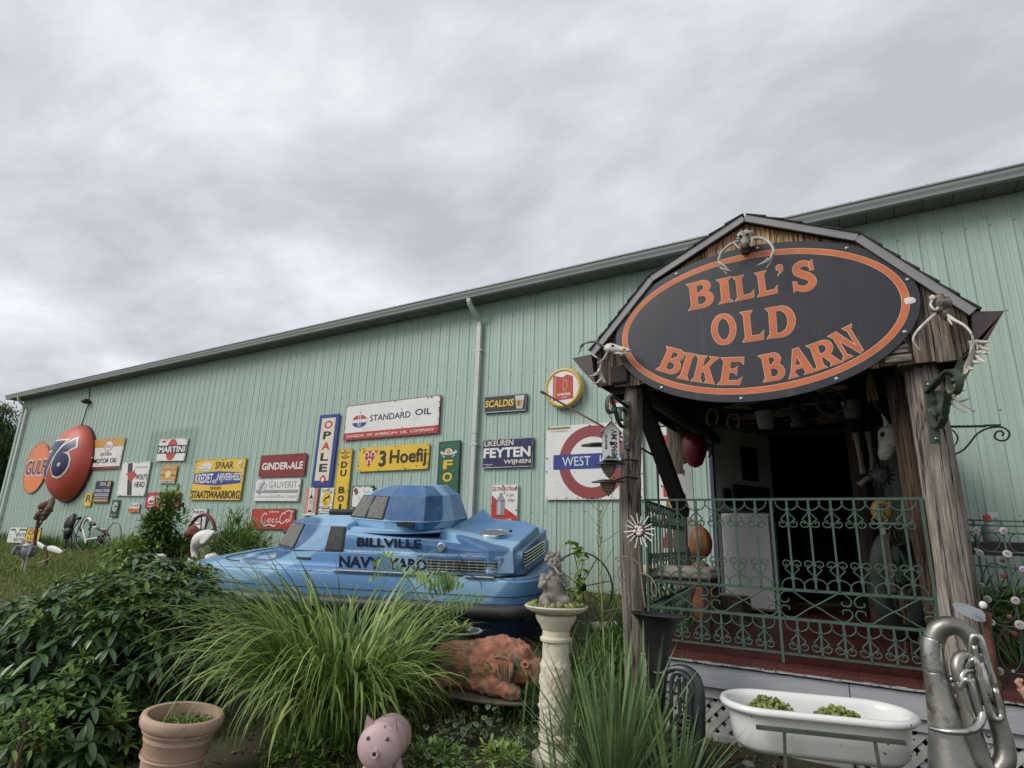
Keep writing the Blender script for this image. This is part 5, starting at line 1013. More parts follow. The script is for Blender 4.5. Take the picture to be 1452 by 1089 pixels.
for k, (l, lb) in enumerate((([(1213, 614, 5.2), (1219, 645, 5.2), (1224, 672, 5.2)], 'long bone hanging left of the sun face'), ([(1231, 612, 5.2), (1236, 645, 5.2), (1238, 668, 5.2)], 'thin bone hanging just right of the long one'), ([(1218, 688, 5.0), (1230, 678, 5.0), (1240, 671, 5.0)], 'short slanting bone under the two hanging bones'))):
    g = G(); P = smoothpts(pts_at(l), 4); n = len(P); g.tube(P, [.026 - .010 * math.sin(math.pi * i / (n - 1)) for i in range(n)], 8); o = solo(g, 'hanging_bone', mat('bone_dim', (.24, .21, .18), .7, var=.3), lb, 'bone', 'bones hanging inside the porch', smooth=True)
c = at(1249, 674, 4.9); t = thing('sun_face', 'dark metal sun face with short rays on the inner right wall', 'ornament', c); g = G(); g.blob((0, 0, 0), (.058, .02, .062), 16, 10); g.blob((0, -.02, -.005), (.01, .012, .016), 8, 6); [g.blob((s * .022, -.016, .014), (.010, .006, .006), 8, 5) for s in (-1, 1)]; g.build('face', mat('pewter', (.07, .07, .065), .5, .3), t, smooth=True)
for k in range(14): a = 2 * math.pi * k / 14; G().tube([(.058 * math.cos(a), 0, .06 * math.sin(a)), (.09 * math.cos(a), 0, .092 * math.sin(a))], [.012, .002], 4).build('ray', MATS['pewter'], t)
c = at(1250, 724, 4.55); t = thing('yellow_lantern', 'oval yellow lantern with a dark mushroom motif behind the railing', 'lantern', c)
G().blob((0, 0, 0), (.062, .04, .075), 18, 12).build('shade', mat('lamp_yellow', (.22, .13, .02), .5, var=.2), t, smooth=True)
g = G(); g.box((-.014, -.045, -.055), (-.006, -.039, .02)); g.box((.006, -.045, -.055), (.014, -.039, .02)); g.prism([(-.03, .02), (.03, .02), (.02, .045), (-.02, .045)], -.045, -.038); g.build('motif', M_BLK2, t)
g = G(); g.tube([(0, 0, -.075), (0, 0, -.15)], .012, 8); g.box((-.075, -.03, -.088), (.085, .03, -.078)); g.build('holder', mat('bone_dim', (.24, .21, .18)), t); g = G(); g.box((-.02, -.03, -.5), (.02, .03, -.15)); g.build('stand', M_LOGD, t)
c = at(1272, 800, 4.7); t = thing('rope_tyre', 'dark green old tyre hung with rope inside the right post', 'tyre', c, (0, 0, R(55)))
g = G(); g.tube([(.20 * math.cos(2 * math.pi * k / 28), 0, .30 * math.sin(2 * math.pi * k / 28) - .12) for k in range(28)], .05, 10, closed=True); g.build('tyre', mat('tyre_dark', (.022, .03, .024), .8, var=.4, bump=.8), t, smooth=True)
g = G(); g.tube([(.06 * math.cos(k * .5) + (k - 20) * .004, -.05, .06 * math.sin(k * .5) + .17 + k * .001) for k in range(40)], .008, 5); g.build('rope', mat('rope_grey', (.14, .12, .10), .95), t)
for px, py, lb in ((1178, 570, 'left small spoked wheel hanging under the porch ceiling'), (1262, 568, 'right small spoked wheel hanging under the porch ceiling')):
    c = at(px, py, 4.8); t = thing('spoked_wheel', lb, 'wheel', c, (0, 0, R(8)), 'old wheels hanging under the ceiling'); rr_ = .095
    G().tube([(rr_ * math.cos(2 * math.pi * k / 24), 0, rr_ * math.sin(2 * math.pi * k / 24)) for k in range(24)], .008, 6, closed=True).build('rim', mat('wheel_grey', (.08, .08, .085), .5), t, smooth=True)
    for k in range(6): a = 2 * math.pi * k / 6; G().tube([(0, 0, 0), (rr_ * math.cos(a), 0, rr_ * math.sin(a))], .005, 5).build('spoke', MATS['wheel_grey'], t)
    G().tube([(0, 0, .1), (.02, 0, .35)], .003, 4).build('wire', M_BLK2, t)
g = G()
for k in range(9): a = U(-.03, .03); g.tube(smoothpts([at(1233, 528, 4.3), at(1233 + a * 200, 545, 4.3), at(1236 + a * 260, 566 + U(-4, 4), 4.3)], 3), .006, 5)
solo(g, 'dried_bundle', mat('straw', (.20, .13, .05), .9, var=.4), 'dried straw bundle hanging just below the oval sign edge', 'dried bundle')
# clutter hung under the porch roof
for k, (px, py, yy, kind) in enumerate(((1010, 592, 4.9, 'shoe'), (1040, 598, 5.2, 'shoe'), (1085, 590, 5.0, 'pail'), (1130, 588, 5.1, 'lamp'), (1208, 575, 5.3, 'pail'), (1000, 640, 6.2, 'shoe'), (1292, 560, 4.6, 'lamp'))):
    c = at(px, py, yy); lb = ('rusty horseshoe hanging left under the oval sign', 'second rusty horseshoe, right of the left one', 'small dull pail hanging under the porch roof, middle', 'dark old lantern hanging in the middle of the porch', 'dull pail hanging right of the left spoked wheel', 'rusty horseshoe by the red float', 'dark old lantern hanging by the right log post')[k]
    t = thing({'shoe': 'horseshoe', 'pail': 'pail', 'lamp': 'lantern'}[kind], lb, {'shoe': 'horseshoe', 'pail': 'pail', 'lamp': 'lantern'}[kind], c, (0, 0, U(-.5, .5)), 'old things hanging under the porch roof')
    if kind == 'shoe': G().tube([(.055 * math.cos(R(a)), 0, .07 * math.sin(R(a))) for a in range(-60, 241, 15)], .010, 6).build('iron', mat('shoe_iron', (.16, .11, .08), .7, var=.4), t, smooth=True)
    elif kind == 'pail': G().lathe([(.0, -.10), (.055, -.10), (.075, .03), (.08, .035), (.07, .03), (.05, -.09)], 18).build('bucket', mat('dull_zinc', (.22, .23, .23), .5, .3, var=.3), t, smooth=True); G().tube([(.075 * math.cos(R(a)), 0, .03 + .08 * math.sin(R(a))) for a in range(0, 181, 15)], .003, 5).build('bail', M_BLK2, t)
    else: G().lathe([(.05, -.10), (.055, -.07), (.035, -.06), (.045, -.02), (.045, .02), (.03, .05), (.045, .06), (.02, .09), (.0, .10)], 14).build('body', mat('lamp_black', (.06, .06, .055), .45, .3), t, smooth=True, sharp=40); G().tube([(.05 * math.cos(R(a)), 0, .06 + .09 * math.sin(R(a))) for a in range(0, 181, 15)], .003, 5).build('bail', M_BLK2, t)
    G().tube([(0, 0, .07 if kind != 'lamp' else .14), (0, 0, max(.2, 2.92 - c.z))], .0025, 4).build('wire', M_BLK2, t)
# ---- right of the right post: fence panel with shells, bottle on a ledge
y = 4.22; t = thing('shell_trellis', 'green iron trellis hung with white shells at the right edge', 'trellis', (at(1400, 900, y).x, y, .822))
def Lx(l, r, name='trellis_bar', n=6): G().tube(smoothpts(pts_at(l), 3) if len(l) > 2 else pts_at(l), r, n).build(name, M_WGR, t, world=True, smooth=True)
for a in (((1380, 737), (1418, 962)), ((1419, 737), (1460, 962)), ((1374, 760), (1398, 905)), ((1452, 737), (1500, 962)), ((1490, 737), (1540, 962))): Lx([(a[0][0], a[0][1], y), (a[1][0], a[1][1], y)], .0065)
for a in ((1366, 737, 1540, 742), (1366, 744, 1540, 749), (1366, 754, 1540, 760), (1368, 781, 1540, 788), (1372, 801, 1540, 812), (1380, 849, 1540, 861), (1388, 884, 1540, 900), (1402, 950, 1540, 968)): Lx([(a[0], a[1], y + .005), (a[2], a[3], y + .005)], .0045)
for cx, cy, rx, ry in ((1403, 768, 15, 14), (1372, 768, 11, 12), (1446, 770, 15, 14), (1412, 822, 17, 24), (1448, 830, 14, 24), (1424, 868, 17, 15), (1432, 922, 17, 30), (1462, 925, 14, 28)):
    G().tube([at(cx + rx * math.cos(2 * math.pi * k / 20) + (ry * .12 * math.sin(2 * math.pi * k / 20)), cy + ry * math.sin(2 * math.pi * k / 20), y + .008) for k in range(20)], .0035, 5, closed=True).build('ring', M_WGR, t, world=True)
for l in ([(1398, 792, y), (1402, 812, y), (1412, 838, y), (1420, 845, y), (1424, 838, y), (1417, 833, y)], [(1410, 800, y), (1425, 803, y), (1446, 808, y)], [(1395, 835, y), (1420, 830, y), (1452, 834, y)]): Lx(l, .0035)
SL = ['white shell at the top left crossing of the trellis, beside the log post', 'white shell at the top of the second trellis upright, below the spray bottle', 'white shell on the first upright, second from its top', 'white shell on the second upright, second from its top', 'mauve shell at the right photo edge, level with the ledge', 'small plain white shell half way down the first upright', 'white shell on the trellis just above the metal bird', 'white shell half way down the second upright', 'white shell touching the tail of the metal bird', 'largest white shell, low on the second upright', 'lowest white shell, near the deck at the foot of the trellis', 'tiny white shell touching the second shell of the first upright', 'tiny white shell right beside the top left shell', 'dark red disc in the middle of the trellis, level with the ledge foot', 'small dark red disc right of the middle one', 'dark red disc just below the second upright crossing', 'lowest dark red disc on the trellis', 'dark red disc directly under the spray bottle', 'small white shell at the lower right of the trellis']
MSH = [mat('shell_white', (.46, .44, .41), .45, var=.15, vs=30), mat('shell_red', (.16, .04, .05), .5, var=.4, vs=30), mat('shell_mauve', (.42, .40, .52), .5)]
for k, (a, b, r, mi_) in enumerate(((225, 218, 20, 0), (390, 222, 22, 0), (247, 352, 20, 0), (412, 358, 22, 0), (505, 450, 18, 2), (258, 545, 15, 0), (293, 627, 20, 0), (460, 635, 21, 0), (320, 765, 17, 0), (487, 780, 24, 0), (362, 1055, 22, 0), (225, 332, 10, 0), (212, 235, 9, 0), (392, 488, 15, 1), (452, 420, 9, 1), (425, 730, 13, 1), (455, 832, 13, 1), (384, 398, 12, 1), (447, 1055, 8, 0))):
    c = at(1330 + a / 4.19, 700 + b / 4.19, y - .012); rr_ = r / 4.19 * .0042
    tt = thing('shell_disc', SL[k], 'shell', c, (U(-.3, .3), 0, U(-.4, .4)), 'shells wired to the trellis' if mi_ != 1 else 'red discs wired to the trellis')
    G().lathe([(rr_, -.002), (rr_ * .95, .003), (rr_ * .6, .001), (rr_ * .45, .004), (rr_ * .2, .001), (0, .003)], 14, Matrix.Rotation(R(90), 4, 'X')).build('disc', MSH[mi_], tt, smooth=True)
    if r > 14: G().lathe([(rr_ * .42, .0035), (rr_ * .36, .0062), (rr_ * .25, .0035)], 12, Matrix.Rotation(R(90), 4, 'X'), cap=False).build('whorl', mat('shell_dark', (.22, .18, .17), .5), tt)
y = 6.9; c = at(1406, 768, y); t = thing('spray_bottle', 'clear spray bottle with a red and white trigger on the ledge behind the trellis', 'bottle', (c.x, c.y, c.z)); hh = at(1406, 740, y).z - c.z
G().lathe([(.0, 0), (.055, 0), (.058, .01), (.058, hh * .65), (.045, hh * .85), (.018, hh * .98), (.018, hh)], 16).build('bottle', mat('clear_plastic', (.38, .42, .42), .25, var=.1, trans=.3), t, smooth=True)
G().box((-.03, -.02, hh), (.022, .02, hh + .06)).build('collar', mat('trigger_red', (.55, .03, .04), .4), t, bev=.004); g = G(); g.box((-.0, -.018, hh + .03), (.075, .018, hh + .085)); g.build('trigger_head', en('white'), t, bev=.006); g = G(); g.bar((.05, 0, hh + .04), (.065, 0, hh - .0), .01); g.build('trigger', mat('trigger_red', (.55, .03, .04)), t)
g = G(); g.box((c.x - .35, y - .12, c.z - .10), (c.x + 1.6, y + .13, c.z - .003)); g.box((c.x - .352, y - .13, c.z - .12), (c.x + 1.6, y - .10, c.z - .08)); solo(g, 'ledge', mat('ledge_brown', (.045, .035, .032), .7, var=.3), 'dark brown plank ledge behind the trellis at the right edge', 'shelf', bev=.004)
g = G()
for k in range(2): g.box((c.x - .3 + k * 1.4, y - .05, .82), (c.x - .24 + k * 1.4, y + .01, c.z - .125))
# folded into the ledge's own thing as legs would be: posts of the ledge
lg = [o for o in bpy.data.objects if o.name == 'ledge'][0]; g.v = [(a - lg.location.x, b - lg.location.y, c_ - lg.location.z) for a, b, c_ in g.v]; o = g.build('leg', M_LOGD, lg)
# ================================================================ blue ride boat
bt = thing('ride_boat', 'blue camouflage turreted ride boat lettered BILLVILLE NAVY YARD behind the grass', 'boat', (-6.2, 3.9, .45), (R(6), 0, R(18)))
def camo():
    m = bpy.data.materials.new('camo_blue'); m.use_nodes = True; t = m.node_tree; N = t.nodes.new; L = t.links.new; b = t.nodes['Principled BSDF']; b.inputs['Roughness'].default_value = .38; b.inputs['Specular IOR Level'].default_value = .4
    tc = N('ShaderNodeTexCoord'); mp = N('ShaderNodeMapping'); mp.inputs['Scale'].default_value = (.40, .42, .62); mp.inputs['Location'].default_value = (1.15, 2.2, .3); L(tc.outputs['Object'], mp.inputs[0])
    n = N('ShaderNodeTexVoronoi'); n.feature = 'SMOOTH_F1'; n.inputs['Scale'].default_value = 1.15; n.inputs['Smoothness'].default_value = .25; n.inputs['Randomness'].default_value = 1; L(mp.outputs[0], n.inputs['Vector'])
    s = N('ShaderNodeSeparateColor'); L(n.outputs['Color'], s.inputs[0]); r = N('ShaderNodeValToRGB'); r.color_ramp.interpolation = 'LINEAR'
    n2 = N('ShaderNodeTexNoise'); n2.inputs['Scale'].default_value = 1.3; n2.inputs['Detail'].default_value = 0; n2.inputs['Roughness'].default_value = .3; L(mp.outputs[0], n2.inputs['Vector'])
    e = r.color_ramp.elements; e[0].position = 0; e[0].color = (.045, .13, .30, 1); e[1].position = .462; e[1].color = (.045, .13, .30, 1)
    for p, c in ((.470, (.27, .46, .66)), (.535, (.27, .46, .66)), (.543, (.11, .26, .49)), (.9, (.11, .26, .49))): q = e.new(p); q.color = (*c, 1)
    L(n2.outputs[0], r.inputs[0])
    n3 = N('ShaderNodeTexNoise'); n3.inputs['Scale'].default_value = 5; n3.inputs['Detail'].default_value = 9; n3.inputs['Roughness'].default_value = .75; L(tc.outputs['Object'], n3.inputs['Vector'])
    r3 = N('ShaderNodeValToRGB'); r3.color_ramp.elements[0].position = .44; r3.color_ramp.elements[1].position = .78; r3.color_ramp.elements[1].color = (.45, .45, .45, 1); L(n3.outputs[0], r3.inputs[0])
    mi = N('ShaderNodeMix'); mi.data_type = 'RGBA'; L(r3.outputs[0], mi.inputs[0]); L(r.outputs[0], mi.inputs[6]); mi.inputs[7].default_value = (.30, .36, .40, 1); L(mi.outputs[2], b.inputs['Base Color'])
    rr = N('ShaderNodeMapRange'); L(n3.outputs[0], rr.inputs[0]); rr.inputs[3].default_value = .25; rr.inputs[4].default_value = .6; L(rr.outputs[0], b.inputs['Roughness']); return m
MC = camo(); MRUB = mat('rubber_band', (.045, .047, .052), .5, var=.3, vs=5, dirt=(.14, .14, .14), damt=.25, ds=8); MLOW = mat('hull_navy', (.012, .045, .13), .4, var=.2, dirt=(.03, .06, .06), damt=.15, ds=4)
MWIN = mat('fogged_window', (.13, .125, .105), .45, var=.25, vs=6, dirt=(.06, .055, .045), damt=.3, ds=7, stretch=(4, 4, .7)); MWR = mat('window_rubber', (.02, .02, .02), .6)
MCH = mat('chrome', (.60, .60, .60), .22, .9, var=.2, vs=20, dirt=(.10, .07, .05), damt=.2, ds=20); MWORN = mat('antislip', (.48, .50, .50), .7, var=.2, vs=20, dirt=(.2, .3, .4), damt=.25, ds=10)
def outline(i=0., n=8):
    """plan of the hull, inset i: round bow at the left, boxy stern"""
    P = []; x0, x1, y0, y1 = -.38 + i, 3.70 - i, 0 + i, 2.05 - i
    def cor(cx, cy, r, a0, a1, ry=None):
        for k in range(n + 1): a = R(a0 + (a1 - a0) * k / n); P.append((cx + r * math.cos(a), cy + (ry or r) * math.sin(a)))
    rs = max(.05, .42 - i); rb = .78 - i * .6
    cor(x1 - rs, y0 + rs, rs, -90, 0); cor(x1 - rs, y1 - rs, rs, 0, 90); cor(x0 + rb * .95, y1 - rb * .95, rb * .95, 90, 180); cor(x0 + rb * .66, y0 + rb * .55, rb * .66, 180, 270, rb * .55)
    return P
def loft(levels, foot=None, cap=True):
    g = G(); n = None
    for i, z in levels:
        P = foot(i) if foot else outline(i); n = len(P); g.v += [(x, y, z(x, y) if callable(z) else z) for x, y in P]
    for l in range(len(levels) - 1):
        for k in range(n): g.f.append((l * n + k, l * n + (k + 1) % n, (l + 1) * n + (k + 1) % n, (l + 1) * n + k))
    if cap: g.f.append(tuple(range((len(levels) - 1) * n, len(levels) * n))); g.f.append(tuple(reversed(range(n))))
    return g
loft([(.34, -.42), (.24, -.1), (.20, .31)]).build('lower_hull', MLOW, bt, smooth=True, sharp=30)
loft([(.06, .295), (-.02, .315), (-.045, .35), (-.045, .395), (-.02, .42), (.03, .43)]).build('rubber_band', MRUB, bt, smooth=True, sharp=60)
loft([(.035, .432), (.025, .56), (.045, .625), (.09, .655), (.16, .664), (.30, .668)]).build('gunwale', MC, bt, smooth=True, sharp=35)
MEDGE = mat('worn_edge_highlight', (.36, .50, .62), .5, var=.2, vs=14, dirt=(.10, .18, .32), damt=.4, ds=12)  # pale worn paint, with the edge highlight put into the colour
G().tube([(x, y, .650) for x, y in outline(.078)], .0075, 6, closed=True).build('edge_bead', MEDGE, bt, smooth=True)
G().tube([(x, y, .676) for x, y in outline(.30)], .006, 5, closed=True).build('deck_seam', MWR, bt)
def bowwell(i):
    return [(.10 + i, .62 + i * .5), (.32 + i, .22 + i), (1.55, .22 + i), (1.55, 1.8 - i), (.32 + i, 1.8 - i), (.08 + i, 1.35)]
loft([(0, .6685), (.03, .70), (.10, .705), (.13, .676)], bowwell).build('deck_coaming', MC, bt, bev=.008)
G().box((.50, .42, .708), (1.5, .62, .712)).build('antislip_mat', MWORN, bt)
G().box((1.55, .03, .668), (2.6, .085, .674)).build('antislip_mat', MWORN, bt)
def foot8(P, dz=0):
    return P
def house(name, B, T, z0, z1, roofs, par, m=MC, bev=.006):
    """slanting walled cabin: B bottom plan, T top plan, then roof rings"""
    g = G(); n = len(B); lv = [(B, z0), (T, z1)] + roofs
    for P, z in lv: g.v += [(x, y, z) for x, y in P]
    for l in range(len(lv) - 1):
        for k in range(n): g.f.append((l * n + k, l * n + (k + 1) % n, (l + 1) * n + (k + 1) % n, (l + 1) * n + k))
    g.f.append(tuple(range((len(lv) - 1) * n, len(lv) * n))); return g.build(name, m, par, bev=bev)
def window(B, T, z0, z1, k, u0, u1, v0, v1, par, name='window', off=.012, m=MWIN):
    """pane with a rubber rim on wall k of a house"""
    n = len(B); a, b = V((*B[k], z0)), V((*B[(k + 1) % n], z0)); c, d = V((*T[(k + 1) % n], z1)), V((*T[k], z1))
    def p(u, v): return (a * (1 - u) + b * u) * (1 - v) + (d * (1 - u) + c * u) * v
    nn = (b - a).cross(d - a).normalized()
    q = [p(u0, v0), p(u1, v0), p(u1, v1), p(u0, v1)]; g = G(); g.add([tuple(x + nn * .001) for x in q] + [tuple(x + nn * off) for x in q], [(4, 5, 6, 7), (0, 1, 5, 4), (1, 2, 6, 5), (2, 3, 7, 6), (3, 0, 4, 7)]); w = g.build(name, MWR, par, bev=.004)
    du, dv = .03, .04; q = [p(u0 + du, v0 + dv), p(u1 - du, v0 + dv), p(u1 - du, v1 - dv), p(u0 + du, v1 - dv)]; g = G(); g.add([tuple(x + nn * (off - .004)) for x in q] + [tuple(x + nn * (off + .003)) for x in q], [(4, 5, 6, 7), (0, 1, 5, 4), (1, 2, 6, 5), (2, 3, 7, 6), (3, 0, 4, 7)]); g.build('pane', m, w); return w
# front cabin on its plinth
PB = [(.50, .70), (.66, .36), (1.60, .33), (1.62, 1.0), (1.62, 1.65), (1.0, 1.68), (.60, 1.5), (.48, 1.2)]
house('cabin_plinth', PB, [(x + (.03 if x < 1 else 0), y + (.02 if y < 1 else -.02)) for x, y in PB], .668, .80, [], bt)
FB = [(.50, .66), (.90, .37), (1.50, .37), (1.60, 1.0), (1.60, 1.6), (1.02, 1.62), (.66, 1.46), (.54, 1.16)]
FT = [(.64, .72), (.98, .46), (1.49, .44), (1.60, 1.0), (1.55, 1.45), (1.12, 1.46), (.90, 1.36), (.80, 1.12)]
house('front_cabin', FB, FT, .80, 1.085, [([(.90, .90), (1.14, .74), (1.50, .74), (1.58, 1.0), (1.52, 1.25), (1.25, 1.26), (1.06, 1.2), (.98, 1.08)], 1.16)], bt)
window(FB, FT, .80, 1.085, 7, .12, .9, .06, .95, bt); window(FB, FT, .80, 1.085, 0, .04, .94, .05, .96, bt); window(FB, FT, .80, 1.085, 1, .62, .98, .04, .92, bt, m=mat('dark_window', (.035, .035, .03), .35, var=.5, vs=8, dirt=(.10, .09, .07), damt=.3, ds=9))
G().box((.95, .345, .715), (1.12, .352, .735)).build('handle', mat('dark_handle', (.05, .02, .02), .5), bt)
def cannon(a, b, r, name='gun_barrel'):
    a, b = V(a), V(b); d = (b - a); G().tube([a, a + d * .2, a + d * .2, a + d * .96, b], [r * .8, r * .8, r, r * 1.02, r * .9], 14).build(name, mat('barrel_black', (.02, .02, .02), .6, var=.4, vs=20, dirt=(.35, .36, .36), damt=.12, ds=18), bt, smooth=True, sharp=40)
    G().blob(a, (r * 1.3, r * 1.3, r * 1.2), 12, 8, .15).build('barrel_mount', mat('mount_grey', (.30, .30, .29), .6, dirt=(.05, .05, .05), damt=.4, ds=22), bt, smooth=True)
cannon((.66, 1.0, .93), (.36, .98, .93), .032)
# main house, two steps in its side
def mb(i): return [(1.50, .42), (1.64, .10 + i), (3.30, .10 + i), (3.50 - i, .27 + i), (3.50 - i, 1.75), (3.32, 1.92 - i), (1.64, 1.92 - i), (1.50, 1.6)]
def ztop(x, y, z=1.02): return z if x < 2.6 else z - .15 * min(1, (x - 2.6) / .7) * (1 if y < 1 else .3)
g = loft([(0, .66), (.0, .835), (.028, .862), (.035, ztop), (.075, lambda x, y: ztop(x, y, 1.03))], mb); g.build('main_house', MC, bt, bev=.012)
def btext(s, x0, x1, z0, z1, y):
    g = G(); put_text(g, s, (x0 + x1) / 2, (z0 + z1) / 2, x1 - x0, z1 - z0, y, .04); return g.build('lettering', mat('boat_letter', (.008, .012, .045), .45), bt)
btext('BILLVILLE', 1.775, 2.48, .900, .990, .1225); btext('NAVY', 1.60, 2.06, .690, .805, .0975); btext('YARD', 2.14, 2.555, .690, .805, .0975)
# seams, rivets and the grime line of the old shell
g = G(); P = outline(-.001); n = len(P)
for z in (.50,): g.tube([(x, y, z) for x, y in outline(.0275)], .0035, 5, closed=True)
g.build('hull_seam', MWR, bt)
for x in (1.60, 2.58): G().box((x, .0975, .67), (x + .005, .1005, .833)).build('panel_seam', MWR, bt)
g = G()
for k in range(34): g.blob((.55 + k * .085, .026 if .3 < .55 + k * .085 < 3.2 else .03, .455), (.007, .004, .007), 6, 4)
for k in range(16): g.blob((1.66 + k * .058, .125, .872), (.005, .003, .005), 6, 4)
g.build('rivets', MATS['cap_metal'] if 'cap_metal' in MATS else mat('cap_metal', (.40, .48, .55), .3, .7), bt, kind='stuff')
# chrome louvres
g = G(); g.box((2.56, .088, .705), (3.27, .0995, .812)); lo = g.build('louvre', MWR, bt)
for k in range(4): z = .715 + k * .027; G().box((2.56, .068, z), (3.27, .088, z + .011)).build('louvre_bar', MCH, lo, bev=.002)
for k in range(9): x = 2.60 + k * .078; G().box((x, .074, .708), (x + .012, .0875, .81)).build('louvre_post', MCH, lo)
g = G(); g.box((3.499, .20, .75), (3.508, 1.32, .90)); lo = g.build('louvre', MWR, bt)
for k in range(5): z = .762 + k * .030; G().box((3.508, .20, z), (3.53, 1.32, z + .012)).build('louvre_bar', MCH, lo, bev=.002)
for x, y, z, w in ((3.0, .03, .667, .30), (2.98, .13, .868, .28)): G().box((x - w / 2 + .1, y, z), (x + w / 2 + .1, y + .04, z + .006)).build('step_plate', MWORN, bt, bev=.002)
g = G(); g.lathe([(.045, 0), (.045, .008), (.030, .014), (.022, .012), (.0, .016)], 20, Matrix.Translation((2.69, .128, .925)) @ RX); g.build('filler_cap', mat('cap_metal', (.40, .48, .55), .3, .7), bt, smooth=True, sharp=30)
for x in (2.62, 2.74): G().tube(smoothpts([(x, .04, .67), (x - .01, .03, .70), (x + .05, .03, .70), (x + .06, .04, .67)], 3), .006, 6).build('cleat', MCH, bt)
# engine hatch
Hp = [(2.50, .62), (3.18, .10), (3.41, .17), (3.44, 1.38), (3.26, 1.55), (2.66, 1.3)]
Hz = [1.04, .905, .905, 1.02, 1.06, 1.12]
g = G(); n = 6
for f, dz in ((1.06, -.22), (1.0, -.02), (.97, .0), (.90, .004)):
    cx = sum(p[0] for p in Hp) / 6; cy = sum(p[1] for p in Hp) / 6; g.v += [(cx + (x - cx) * f, cy + (y - cy) * f, z + dz + .02) for (x, y), z in zip(Hp, Hz)]
for l in range(3):
    for k in range(n): g.f.append((l * n + k, l * n + (k + 1) % n, (l + 1) * n + (k + 1) % n, (l + 1) * n + k))
b0 = 18; ce = (sum(p[0] for p in Hp) / 6 + .05, sum(p[1] for p in Hp) / 6 + .0, .985); g.v.append(ce)
for k in range(n): g.f.append((b0 + k, b0 + (k + 1) % n, 24))
g.build('engine_hatch', MC, bt, bev=.005)
g = G(); g.add([(2.62, .95, 1.08), (2.80, 1.55, 1.06), (3.05, 1.2, 1.02), (2.80, 1.25, 1.24)], [(0, 1, 3), (1, 2, 3), (2, 0, 3), (0, 2, 1)]); g.build('raised_peak', MC, bt)
T_ = Matrix.Translation((3.06, .74, 1.012)) @ Matrix.Rotation(R(8), 4, 'X')
g = G(); g.lathe([(.150, -.02), (.155, .008), (.135, .014), (.13, .006)], 30, T_, cap=False); hr = g.build('hatch_ring', MCH, bt, smooth=True)
g = G()
for k in range(15):
    x = -.12 + k * .0172; hw = math.sqrt(max(0, .13 ** 2 - x * x)); g.cbox((x, 0, .004), (.005, hw * 2, .005), T_); g.cbox((0, x, .007), (hw * 2, .005, .004), T_)
g.build('wire_mesh', MATS['cap_metal'], hr, kind='stuff'); G().blob((3.24, .80, 1.035), (.02, .02, .015), 10, 6).build('knob', MWR, bt, smooth=True)
# upper turret on its ring
g = G(); g.lathe([(.60, 0), (.63, .008), (.63, .035), (.60, .045), (.0, .046)], 40, Matrix.Translation((1.98, .88, 1.015))); g.build('turret_ring', MC, bt, smooth=True, sharp=30)
TB = [(1.40, .68), (1.96, .37), (2.40, .36), (2.60, .70), (2.60, 1.2), (2.36, 1.42), (1.75, 1.42), (1.4, 1.16)]
TT = [(1.52, .74), (1.99, .43), (2.40, .42), (2.53, .72), (2.53, 1.16), (2.36, 1.36), (1.80, 1.36), (1.52, 1.14)]
TM = [(1.385, .675), (1.955, .355), (2.41, .345), (2.625, .69), (2.625, 1.21), (2.37, 1.435), (1.74, 1.435), (1.385, 1.17)]
house('turret', [(x, y) for x, y in TB], TM, 1.062, 1.14, [(TT, 1.405), ([(1.78, .92), (2.0, .64), (2.30, .62), (2.40, .80), (2.40, 1.08), (2.30, 1.18), (1.95, 1.18), (1.78, 1.08)], 1.51)], bt)
window(TM, TT, 1.14, 1.405, 7, .08, .92, .02, .96, bt); window(TM, TT, 1.14, 1.405, 0, .02, .48, .04, .96, bt); window(TM, TT, 1.14, 1.405, 0, .50, .98, .04, .96, bt)
cannon((1.44, .86, 1.19), (1.06, .80, 1.19), .036)
G().tube([(x, y, .848) for x, y in mb(.012)], .006, 6, closed=True).build('edge_bead', MEDGE, bt, smooth=True); G().tube([(x, y, .671) for x, y in mb(-.012)], .008, 5, closed=True).build('base_shadow_line', MWR, bt); G().tube([(x, y, 1.14) for x, y in TM], .006, 6, closed=True).build('edge_bead', MEDGE, bt, smooth=True); G().tube([(x, y, .803) for x, y in FB], .006, 5, closed=True).build('base_shadow_line', MWR, bt)  # dark tubes paint the shadow gaps, pale beads the worn edges and their highlight
G().box((2.12, .325, 1.09), (2.30, .345, 1.13)).build('latch', MWR, bt)
g = G(); g.tube(smoothpts([(2.86, .07, .83), (2.90, .05, .86), (2.93, .06, .82), (2.90, .055, .76), (2.93, .05, .70), (3.10, .02, .66), (3.16, -.03, .58)], 4), .004, 5); g.build('wire', MWR, bt)

